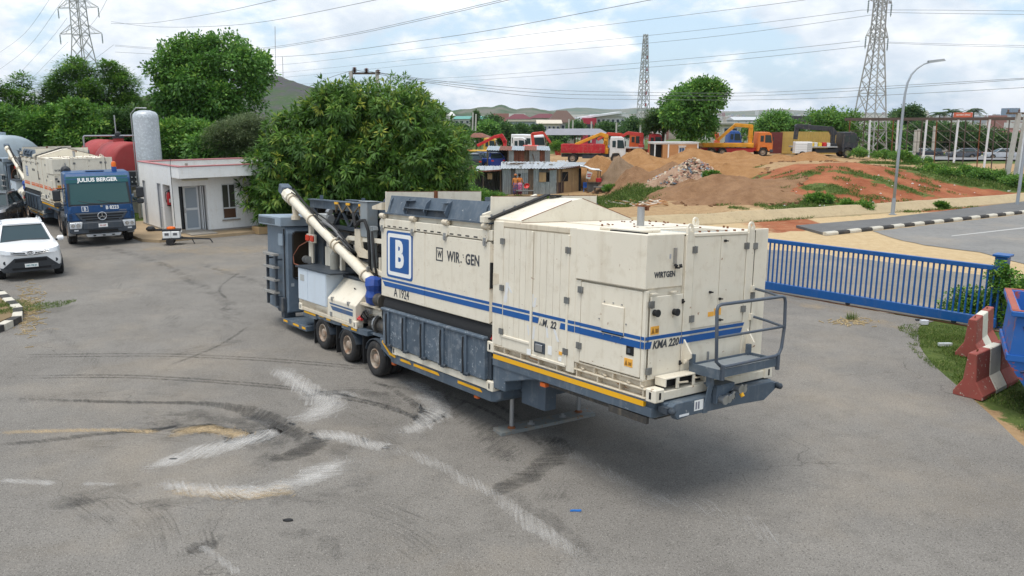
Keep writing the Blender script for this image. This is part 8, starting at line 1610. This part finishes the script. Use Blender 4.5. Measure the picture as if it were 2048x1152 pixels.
def leaf_mesh(name, C, A, Nn, Ln, Wd, tint, m):
    """kite-shaped leaves: base C, axis A, face normal Nn, length Ln, width Wd"""
    n = len(C); S = unit(np.cross(A, Nn)); Ln = Ln[:, None]; Wd = Wd[:, None]
    v = np.empty((n, 4, 3)); v[:, 0] = C; v[:, 1] = C+A*Ln*.45+S*Wd*.5; v[:, 2] = C+A*Ln-np.array([0, 0, 1])*Ln*.12; v[:, 3] = C+A*Ln*.45-S*Wd*.5
    me = bpy.data.meshes.new(name); me.vertices.add(4*n); me.vertices.foreach_set('co', v.reshape(-1)); me.loops.add(4*n); me.polygons.add(n)
    me.loops.foreach_set('vertex_index', np.arange(4*n)); me.polygons.foreach_set('loop_start', np.arange(0, 4*n, 4)); me.update()
    at = me.attributes.new('tint', 'FLOAT', 'FACE'); at.data.foreach_set('value', np.clip(tint, 0, 1).astype(np.float32)); me.materials.append(m); return me
def inside(poly, x, y):
    r = np.zeros(len(x), bool); k = len(poly); j = k-1
    for i in range(k):
        xi, yi = poly[i]; xj, yj = poly[j]; c = ((yi > y) != (yj > y)) & (x < (xj-xi)*(y-yi)/((yj-yi) or 1e-9)+xi); r ^= c; j = i
    return r
def edge_dist(poly, x, y):
    d = np.full(len(x), 1e9)
    for i in range(len(poly)):
        a = np.array(poly[i]); b = np.array(poly[(i+1) % len(poly)]); ab = b-a; t = np.clip(((x-a[0])*ab[0]+(y-a[1])*ab[1])/(ab@ab), 0, 1); d = np.minimum(d, np.hypot(x-a[0]-t*ab[0], y-a[1]-t*ab[1]))
    return d
def tree(name, label, poly, Y, depth, rb, nblob, ncl, per, ll, lw, m, style='broad', trunk=True, group=None, cat='tree', young=.12, base=None, seed=1, tr=None):
    """crown filled from its outline (photo pixels at distance Y) with rounded leaf clumps through a real depth"""
    g = np.random.default_rng(seed); poly = [tuple(map(float, q)) for q in poly]; pp = np.array(poly); pxm = FPX/Y
    x = g.uniform(pp[:, 0].min(), pp[:, 0].max(), 9000); y = g.uniform(pp[:, 1].min(), pp[:, 1].max(), 9000); ok = inside(poly, x, y); x, y = x[ok], y[ok]; ed = edge_dist(poly, x, y)
    k = ed > rb*pxm*.60; x, y, ed = x[k], y[k], ed[k]
    if len(x) == 0: return
    sel = [0]; pts = np.stack([x, y], 1)
    for _ in range(min(nblob, len(x))-1):                 # spread the clumps
        c = g.integers(0, len(x), 12); dmin = np.min(np.linalg.norm(pts[c][:, None]-pts[sel][None], axis=2), axis=1); sel.append(int(c[np.argmax(dmin)]))
    x, y, ed = x[sel], y[sel], ed[sel]; mx = max(ed.max(), 1); u = np.clip(ed/mx, 0, 1); dep = np.sqrt(np.clip(1-(1-u)**2, 0, 1))*depth
    side = np.where(g.random(len(x)) < .72, -1, 1)*g.uniform(.35, 1.0, len(x))
    Bc = np.array([list(D(a, b, Y+s*d)) if False else list(D(a, b, Y)+Vector((0, s*d, 0))) for a, b, s, d in zip(x, y, side, dep)]); Br = rb*g.uniform(.55, 1.35, len(x))
    cx, cz = Bc[:, 0].mean(), Bc[:, 2].mean(); q = base or (cx, Y); g0 = G(*q); root = thing(name, label, cat, (q[0], q[1], g0), 0, group); Bc = Bc-np.array([q[0], q[1], g0])
    Bc[:, 2] = np.maximum(Bc[:, 2], Br*.55)
    w = Br**2/np.sum(Br**2); bi = g.choice(len(Br), ncl, p=w); dv = unit(g.normal(size=(ncl, 3))+np.array([0, -.25, .35])); rad = Br[bi]*g.uniform(.62, 1.06, ncl)
    c = Bc[bi]+dv*rad[:, None]*np.array([1, 1, .85])
    cen = np.array([cx-q[0], 0, cz-g0]); out = unit(.75*dv+.45*unit(c-cen))
    c[:, 2] = np.maximum(c[:, 2], .12)
    CC = np.repeat(c, per, 0); OO = np.repeat(out, per, 0); n = len(CC); rnd = unit(g.normal(size=(n, 3)))
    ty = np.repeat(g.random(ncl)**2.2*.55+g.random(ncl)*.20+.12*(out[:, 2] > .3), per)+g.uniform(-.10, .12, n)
    yg = np.repeat(g.random(ncl) < young, per); ty = np.where(yg, ty+.35, ty)
    if style == 'mango':
        A = unit(OO*.55+rnd*.85+np.array([0, 0, -.35])); N_ = unit(OO+np.array([0, 0, .6])+.3*rnd); CC = CC+rnd*.05; L = ll*g.uniform(.7, 1.25, n); Wd = lw*g.uniform(.8, 1.2, n)
    elif style == 'feather':
        A = unit(OO*.35+rnd*np.array([1, 1, .35])); N_ = unit(np.array([0, 0, 1])+.45*rnd); CC = CC+rnd*np.array([1, 1, .45])*ll*g.uniform(.2, 1.9, n)[:, None]; L = ll*g.uniform(.6, 1.2, n); Wd = lw*g.uniform(.7, 1.2, n)
    else:
        A = unit(OO*.4+rnd); N_ = unit(OO*.6+np.array([0, 0, .7])+.6*unit(g.normal(size=(n, 3)))); CC = CC+rnd*ll*g.uniform(.1, 1.3, n)[:, None]; L = ll*g.uniform(.6, 1.2, n); Wd = lw*g.uniform(.7, 1.2, n)
    put('crown', leaf_mesh('crown', CC, A, N_, L, Wd, ty, m), None, root)
    if trunk:
        h = max(.6, np.percentile(Bc[:, 2], 30)); r0 = tr or max(.10, .028*(Bc[:, 2].max())); mb = MB(); lean = Vector((g.uniform(-.3, .3), g.uniform(-.2, .2), 0)); top = Vector((cen[0]*.5, 0, h))+lean
        mb.tube([(0, 0, -.2), lean*.3+Vector((0, 0, h*.35)), top*.75+Vector((0, 0, h*.02)), top], r0*1.15, 8, r0*.75)
        order = np.argsort(-Br)[:16]
        for i in order:
            e = Vector(Bc[i]); s0_ = top*.8 if e.z > top.z*.6 else top*.45; mid = s0_.lerp(e, .5)+Vector((g.uniform(-.3, .3), g.uniform(-.3, .3), .25)); mb.tube([s0_, mid, e], r0*.42, 6, r0*.10)
        mb.build('trunk', BARK, root, smooth='all')
    return root
# the big mango beside the gatehouse
tree('mango_tree', 'large dense mango tree with drooping leaves behind the rear of the plant', [(650, 185), (690, 163), (750, 160), (800, 170), (850, 178), (868, 205), (880, 235), (905, 252), (935, 280), (948, 320), (945, 370), (925, 405), (880, 440), (700, 450), (600, 440), (520, 428), (494, 405), (500, 360), (530, 335), (525, 305), (540, 280), (560, 240), (600, 222), (625, 205)], 39, 3.6, .85, 210, 6200, 12, .34, .085, L_MANGO, 'mango', True, None, 'tree', .07, (-7.2, 40), 3, .28)
tree('tall_tree', 'tall broad-leaved tree standing against the sky behind the gatehouse', [(312, 140), (340, 118), (345, 98), (385, 84), (420, 80), (450, 74), (495, 85), (520, 100), (552, 125), (532, 155), (540, 190), (515, 225), (490, 262), (440, 275), (390, 280), (345, 290), (330, 250), (335, 215), (330, 185), (335, 160)], 62, 3.6, .85, 105, 6800, 6, .30, .18, L_BROAD, 'broad', True, None, 'tree', .10, None, 5, .35)
tree('spreading_tree', 'feathery spreading tree in front of the left pylon', [(105, 165), (150, 130), (172, 118), (200, 135), (228, 125), (262, 130), (285, 165), (297, 205), (288, 240), (240, 255), (160, 262), (100, 245), (90, 200)], 72, 3.4, .80, 80, 5600, 7, .33, .13, L_FEATH, 'feather', True, None, 'tree', .12, None, 8, .3)
wood = 'trees of the thicket behind the tanks'
for i, (lab, poly, Y, lm, st) in enumerate((
    ('leafy tree at the left edge above the grey-blue tanks', [(-60, 165), (-10, 150), (20, 143), (45, 150), (60, 175), (85, 185), (98, 215), (95, 260), (40, 275), (-60, 280)], 68, L_FEATH, 'feather'),
    ('thicket tree above the second mixing plant, left', [(-30, 245), (10, 228), (25, 210), (60, 218), (78, 240), (85, 270), (70, 300), (-30, 305)], 60, L_BUSH, 'broad'),
    ('thicket tree above the second mixing plant, middle', [(50, 262), (72, 230), (95, 228), (118, 205), (140, 225), (160, 250), (150, 305), (60, 310)], 59, L_BROAD, 'feather'),
    ('thicket tree left of the red tanks', [(125, 255), (150, 232), (162, 205), (190, 212), (205, 235), (230, 250), (220, 305), (140, 312)], 58, L_BUSH, 'broad'),
    ('dark thicket tree behind the red tanks', [(190, 250), (215, 238), (240, 215), (268, 228), (285, 245), (300, 265), (285, 320), (200, 320)], 60, L_DARK, 'feather'),
    ('bright leafy shrub right of the silver tank', [(318, 275), (335, 240), (360, 250), (395, 232), (425, 255), (445, 280), (450, 318), (325, 325)], 55, L_BUSH, 'broad'),
    ('low bright shrub behind the gatehouse roof', [(400, 290), (425, 275), (450, 282), (480, 262), (510, 280), (540, 300), (530, 330), (400, 330)], 52, L_BROAD, 'broad'))):
    tree('thicket_tree', lab, poly, Y, 2.6, .72, 50, 3400, 7, .28, .14, lm, st, True, wood, 'tree', .14, None, 20+i, .16)
tree('olive_shrub_tree', 'grey-green fine-leaved shrub tree left of the mango tree', [(425, 262), (460, 232), (510, 225), (548, 240), (560, 290), (530, 325), (440, 322)], 51, 2.2, .75, 46, 4600, 8, .17, .05, L_OLIVE, 'feather', True, None, 'tree', .2, None, 33, .13)
tree('thicket_tree', 'pale tree between the silver tank and the tall tree', [(296, 205), (318, 190), (335, 200), (338, 228), (310, 238)], 130, 2.5, 1.1, 18, 1400, 6, .4, .2, L_OLIVE, 'broad', True, wood, 'tree', .1, None, 41, .2)
tree('yard_tree', 'round-crowned tree standing over the site cabin in the yard', [(1318, 222), (1325, 205), (1345, 190), (1362, 170), (1385, 160), (1415, 162), (1440, 182), (1455, 205), (1445, 225), (1420, 222), (1430, 245), (1418, 268), (1380, 280), (1348, 268), (1322, 248)], 88, 3.2, .85, 70, 4600, 6, .38, .2, L_BROAD, 'broad', True, None, 'tree', .13, None, 51, .24)
tree('acacia_tree', 'low flat-topped acacia left of the round yard tree', [(1285, 240), (1310, 222), (1345, 222), (1362, 240), (1350, 258), (1300, 262)], 92, 2.4, .8, 30, 2400, 6, .34, .14, L_DARK, 'feather', True, None, 'tree', .1, None, 52, .18)
far_g = 'trees beyond the yard'
FT = [('rounded tree behind the orange crane lorry', [(1488, 262), (1500, 238), (1525, 222), (1560, 226), (1590, 245), (1600, 270), (1560, 280), (1495, 280)], 108, L_BROAD),
      ('broad tree behind the black crane lorry', [(1600, 250), (1620, 225), (1660, 212), (1700, 214), (1728, 240), (1730, 285), (1650, 292), (1605, 285)], 106, L_BUSH),
      ('tall dark tree behind the left end of the scaffold', [(1775, 240), (1790, 220), (1815, 213), (1842, 220), (1845, 245), (1800, 250)], 185, L_DARK),
      ('leafy tree behind the pylon foot', [(1725, 265), (1745, 245), (1790, 245), (1800, 280), (1790, 308), (1730, 308)], 150, L_BUSH), ('dark tree between the first scaffold posts', [(1790, 262), (1815, 245), (1850, 250), (1862, 285), (1850, 305), (1795, 305)], 178, L_DARK), ('dark tree behind the second scaffold post', [(1840, 258), (1870, 244), (1900, 252), (1910, 290), (1890, 302), (1845, 302)], 176, L_DARK), ('dark tree behind the third scaffold post', [(1895, 262), (1920, 246), (1955, 256), (1968, 285), (1950, 302), (1898, 300)], 174, L_DARK), ('dark tree behind the fourth scaffold post', [(1950, 275), (1975, 258), (2010, 268), (2020, 290), (2000, 302), (1955, 302)], 172, L_DARK), ('dark tree at the right edge behind the scaffold', [(2000, 282), (2030, 268), (2070, 272), (2080, 300), (2005, 304)], 170, L_DARK),
      ('rounded tree right of the cypress', [(958, 262), (965, 240), (985, 232), (1005, 242), (1012, 262), (1000, 275), (962, 275)], 185, L_DARK), ('light green tree in front of the teal roof', [(948, 268), (960, 250), (990, 248), (1000, 270), (985, 282), (950, 282)], 150, L_BROAD), ('small dark tree left of the blue-grey building', [(985, 265), (1005, 248), (1022, 258), (1028, 280), (990, 285)], 155, L_DARK), ('small tree in front of the blue-grey building', [(1022, 262), (1040, 248), (1058, 262), (1055, 285), (1025, 285)], 170, L_DARK),
      ('dark tree left of the red block building', [(1135, 256), (1150, 240), (1168, 252), (1165, 270), (1138, 272)], 215, L_DARK), ('dark tree in front of the white modern building', [(1188, 262), (1205, 246), (1232, 250), (1240, 272), (1192, 275)], 190, L_DARK), ('dark tree right of the white modern building', [(1235, 258), (1262, 236), (1292, 244), (1300, 272), (1240, 275)], 185, L_DARK), ('dark tree left of the mango gap', [(905, 262), (918, 250), (938, 258), (942, 282), (908, 282)], 165, L_DARK), ('dark tree behind the carport', [(1090, 280), (1105, 262), (1130, 268), (1130, 290), (1092, 292)], 160, L_DARK), ('small tree beside the cream house', [(1562, 268), (1580, 252), (1600, 262), (1602, 280), (1565, 282)], 140, L_DARK)]
for i, (lab, poly, Y, lm) in enumerate(FT): tree('far_tree', lab, poly, Y, 3.0, 1.25 if Y > 120 else .95, 34, 1900, 5, .5 if Y > 140 else .36, .28 if Y > 140 else .19, lm, 'broad', True, far_g, 'tree', .10, None, 60+i, .2)
for i, (lab, px, y0, y1, hw, Y) in enumerate((('dark column-shaped cypress beside the teal roof', 952, 266, 217, 8, 190), ('small cypress before the blue-grey building, left', 1067, 268, 246, 4, 200), ('small cypress before the blue-grey building, right', 1081, 268, 246, 4, 200))): tree('cypress', lab, [(px-hw*.6, y0), (px-hw, y0-(y0-y1)*.4), (px-hw*.35, y1+4), (px, y1-2), (px+hw*.35, y1+4), (px+hw, y0-(y0-y1)*.4), (px+hw*.6, y0)], Y, .8, .45, 26, 1500, 5, .4, .14, L_DARK, 'broad', True, far_g, 'tree', .05, None, 90+i, .15)
def palm(label, px, py, Y, seed):
    g = np.random.default_rng(seed); t = D(px, py, Y); g0 = G(t.x, Y); o_ = thing('palm_tree', label, 'palm', (t.x, Y, g0), 0, far_g); h = t.z-g0; MB().tube([(0, 0, 0), (.1, 0, h*.5), (0, 0, h)], .2, 7, .13).build('trunk', BARK, o_)
    C, A = [], []
    for k in range(18):
        a = 2*PI*k/18+g.uniform(-.2, .2); el = g.uniform(.1, .9); d = np.array([math.cos(a)*math.cos(el), math.sin(a)*math.cos(el), math.sin(el)]); L = g.uniform(2.0, 2.8)
        for s in np.linspace(.1, 1, 14):
            p = np.array([0, 0, h])+d*L*s+np.array([0, 0, -1.3*s*s])
            for sd in (-1, 1): C.append(p); A.append(unit(np.cross(d, [0, 0, 1])*sd+d*.5+np.array([0, 0, -.4])))
    C, A = np.array(C), np.array(A); n = len(C); put('crown', leaf_mesh('crown', C, A, np.tile([0, 0, 1.0], (n, 1))+.2*g.normal(size=(n, 3)), np.full(n, .75), np.full(n, .13), g.random(n)*.7, L_PALM), None, o_)
palm('palm tree above the scaffold beam, left', 1880, 228, 180, 1); palm('palm tree above the scaffold beam, middle', 1905, 224, 180, 2); palm('palm tree above the scaffold beam, right of the orange board', 1948, 222, 175, 3)
# bushes
bsh = 'bushes on the bank and by the shacks'
for i, (lab, px, py, hw, hh, Y) in enumerate((('leafy bush in front of the open lean-to, left', 945, 402, 32, 32, None), ('leafy bush in front of the open lean-to, right', 985, 403, 30, 18, None), ('bush beside the path at the foot of the red bank', 1730, 424, 18, 16, None), ('thin shrub at the foot of the red bank', 1694, 418, 14, 14, None), ('low bush on the green patch of the bank', 1632, 402, 26, 12, None), ('small bush under the street lamp slope', 1880, 417, 8, 8, None), ('bush on the bank crest, first from the left', 1800, 318, 24, 14, 72), ('bush on the bank crest, second from the left', 1860, 345, 26, 14, None), ('bush on the bank crest, third', 1890, 352, 28, 16, None), ('bush on the bank crest, fourth', 1925, 352, 28, 18, None), ('bush on the bank crest, fifth', 1955, 360, 28, 20, None), ('bush on the bank crest, sixth', 1985, 362, 30, 22, None), ('bush on the bank crest, seventh', 2020, 372, 30, 22, None), ('bush on the bank crest, at the right edge', 2055, 378, 26, 24, None), ('bush beside the pylon foot, left', 1720, 312, 20, 14, 84), ('bush beside the pylon foot, right', 1765, 316, 24, 14, 80), ('bush behind the scaffold post foot', 1835, 326, 24, 12, 76), ('white-flowered bush behind the rusty shed', 1115, 300, 14, 16, 92), ('bush in the grass right of the awning stall', 1225, 380, 18, 8, None), ('bush beside the rubble heap', 1425, 352, 14, 6, 57))):
    YY = Y or hit(px, py).y; tree('bush', lab, [(px-hw, py), (px-hw*.9, py-hh*.6), (px-hw*.3, py-hh), (px+hw*.4, py-hh*.95), (px+hw*.95, py-hh*.5), (px+hw, py)], YY, hw/FPX*YY*.8, min(.42, hh/FPX*YY*.45), 16, 700, 6, .16, .07, L_BUSH, 'broad', False, bsh, 'bush', .2, None, 120+i)
# creeper and hedge by the gate post: leaves big enough to see
tree('hedge_bush', 'leafy hedge behind the blue skip and gate post', [(1990, 575), (2010, 545), (2060, 535), (2110, 560), (2120, 640), (2060, 650), (1995, 640)], 20.4, 1.0, .30, 42, 2600, 5, .10, .075, L_BUSH, 'broad', True, None, 'bush', .22, None, 150, .04)
tree('creeper', 'green creeper climbing the blue gate post', [(1984, 530), (2000, 520), (2022, 540), (2012, 600), (2002, 650), (1985, 648)], 19.55, .25, .13, 22, 520, 5, .085, .07, L_BUSH, 'broad', True, None, 'creeper', .3, None, 151, .02)
tree('weed_bush', 'weedy bush growing through the gate near its post', [(1890, 640), (1895, 605), (1920, 585), (1950, 570), (1965, 600), (1970, 640), (1930, 648)], 21.0, .5, .2, 24, 800, 5, .09, .06, L_BUSH, 'broad', True, None, 'bush', .25, None, 152, .03)
# grass: nobody could count the blades
def grass(label, areas, n, h, w, seed, lean=.5, zoff=0, clump=.6):
    g = np.random.default_rng(seed); C = []
    tot = sum(a[2]*a[3] for a in areas)
    for (cx, cy, rx, ry, rot) in areas:
        k = int(n*rx*ry/tot); t = np.sqrt(g.random(k)); a = g.random(k)*2*PI; u, v = t*np.cos(a)*rx, t*np.sin(a)*ry; ca, sa = math.cos(rot), math.sin(rot); C.append(np.stack([cx+u*ca-v*sa, cy+u*sa+v*ca], 1))
    C = np.concatenate(C); keep = np.array([fbm(x*1.1, y*1.1, seed)+.35*fbm(x*4, y*4, 1) > -clump for x, y in C]); C = C[keep]; n = len(C); z = gz(C[:, 0], C[:, 1])+zoff
    A = unit(np.stack([g.normal(0, lean, n), g.normal(0, lean, n), np.ones(n)], 1)); N_ = unit(g.normal(size=(n, 3))); C3 = np.stack([C[:, 0], C[:, 1], z-.01], 1)
    hv = np.array([.7+.6*(fbm(x*.8, y*.8, 5)+.3) for x, y in C]).clip(.35, 1.6)
    return tag(put('grass', leaf_mesh('grass', C3, A, N_, h*g.uniform(.5, 1.2, n)*hv, np.full(n, w), g.random(n)**1.5*.8+.15*g.random(n), L_GRASS), None), label, kind='stuff')
def E_(px, py, rx, ry, rot=0): q = hit(px, py); return (q.x, q.y, rx, ry, rot)
grass('green verge grass round the red and white barriers', [(9.95, 17.2, .85, 2.3, -.25), (9.4, 14.6, .5, 1.2, .1), (11.0, 16.6, 1.4, 2.2, 0), (10.6, 19.2, .9, .8, 0), (9.1, 12.4, .5, 1.0, 0), (9.4, 10.6, .8, 1.2, 0)], 21000, .12, .012, 1, .6, 0, .35)
grass('grass on the island at the left edge', [(W(-60, 628).x, W(-60, 628).y, 2.6, 1.05, .3), (W(0, 628).x, W(0, 628).y, .5, .75, 0)], 9000, .09, .012, 2, .6, .14, .25)
grass('tuft of grass growing in front of the gate', [(W(1703, 640).x, W(1703, 640).y, .14, .10, 0)], 90, .38, .012, 3, .35)
grass('green grass before the tin shack and behind the plant roof', [E_(1290, 385, 6, 3), E_(1230, 400, 5, 2.2), E_(1150, 402, 5, 1.6), E_(1060, 402, 6, 1.6), E_(960, 402, 3.5, 2.0), E_(1330, 392, 4, 1.8)], 30000, .42, .045, 4, .55, 0, .3)
grass('grass patches on the red bank', [E_(1480, 432, 5, 1.0, .35), E_(1600, 408, 3, 2, .2), E_(1655, 428, 3.5, 1, .35), E_(1560, 362, 3, 1.0), E_(1650, 378, 1.5, .8, -.5), E_(1720, 352, 2.0, .5, -.2), E_(1790, 372, 1.5, .35, -.5), E_(1845, 422, 2.4, .35, .4), E_(1960, 404, 3.4, .6, .4), E_(1545, 440, 3, .6, .4)], 22000, .22, .03, 5, .6, 0, .15)
random.seed(77)
grass('scattered weeds on the red bank and the heaps', [E_(random.uniform(1420, 1960), random.uniform(335, 425), random.uniform(.25, .9), random.uniform(.2, .5), random.uniform(-.6, .6)) for _ in range(70)], 9000, .22, .035, 9, .7, .02, .5)
grass('rough green grass along the bank crest', [E_(1905, 350, 5, 1.6, -.1), E_(1995, 370, 6, 2.2, .1), E_(1790, 316, 8, 1.2, 0), E_(1870, 330, 7, 1.6, 0)], 18000, .38, .05, 6, .6, 0, .4)
grass('long grass between the gatehouse and the tractor', [(-19.9, 39.8, .8, 2.6, .7), (-21.5, 42.5, 1.8, 2.2, .7), (-19.0, 38.0, .4, 1.2, .7)], 9000, .16, .02, 7)
def straw():
    k = MB(); random.seed(4)
    for i in range(260):
        q = W(random.gauss(58, 16), random.gauss(618, 22), .008); a = random.random()*PI; l = random.uniform(.03, .14); d = Vector((math.cos(a), math.sin(a), 0))*l; n_ = Vector((-d.y, d.x, 0)).normalized()*.006; k.hexa([q-d-n_, q+d-n_, q+d+n_, q-d+n_], [q-d-n_+Vector((0, 0, .01)), q+d-n_+Vector((0, 0, .02)), q+d+n_+Vector((0, 0, .02)), q-d+n_+Vector((0, 0, .01))])
    for i in range(90):
        q = W(random.gauss(1705, 22), random.gauss(644, 4), .008); a = random.random()*PI; l = random.uniform(.03, .1); d = Vector((math.cos(a), math.sin(a), 0))*l; n_ = Vector((-d.y, d.x, 0)).normalized()*.008; k.hexa([q-d-n_, q+d-n_, q+d+n_, q-d+n_], [q-d-n_+Vector((0, 0, .01)), q+d-n_+Vector((0, 0, .02)), q+d+n_+Vector((0, 0, .02)), q-d+n_+Vector((0, 0, .01))])
    tag(k.build('dry_straw', flat('straw', (.40, .30, .16), .9)), 'dry straw and leaf scraps beside the island and the gate', kind='stuff')
straw()
# ================================================================== AIR
hm = bpy.data.materials.new('haze_air'); hm.use_nodes = True; nt = hm.node_tree; nt.nodes.remove(nt.nodes['Principled BSDF']); pv = nt.nodes.new('ShaderNodeVolumePrincipled'); pv.inputs['Color'].default_value = (.80, .88, 1.0, 1); pv.inputs['Density'].default_value = .00007; pv.inputs['Anisotropy'].default_value = .2; nt.links.new(pv.outputs[0], nt.nodes['Material Output'].inputs['Volume'])
tag(MB().box(-9500, 9500, -9500, 9500, -40, 170).build('haze', hm), 'pale haze over the distance', kind='stuff')
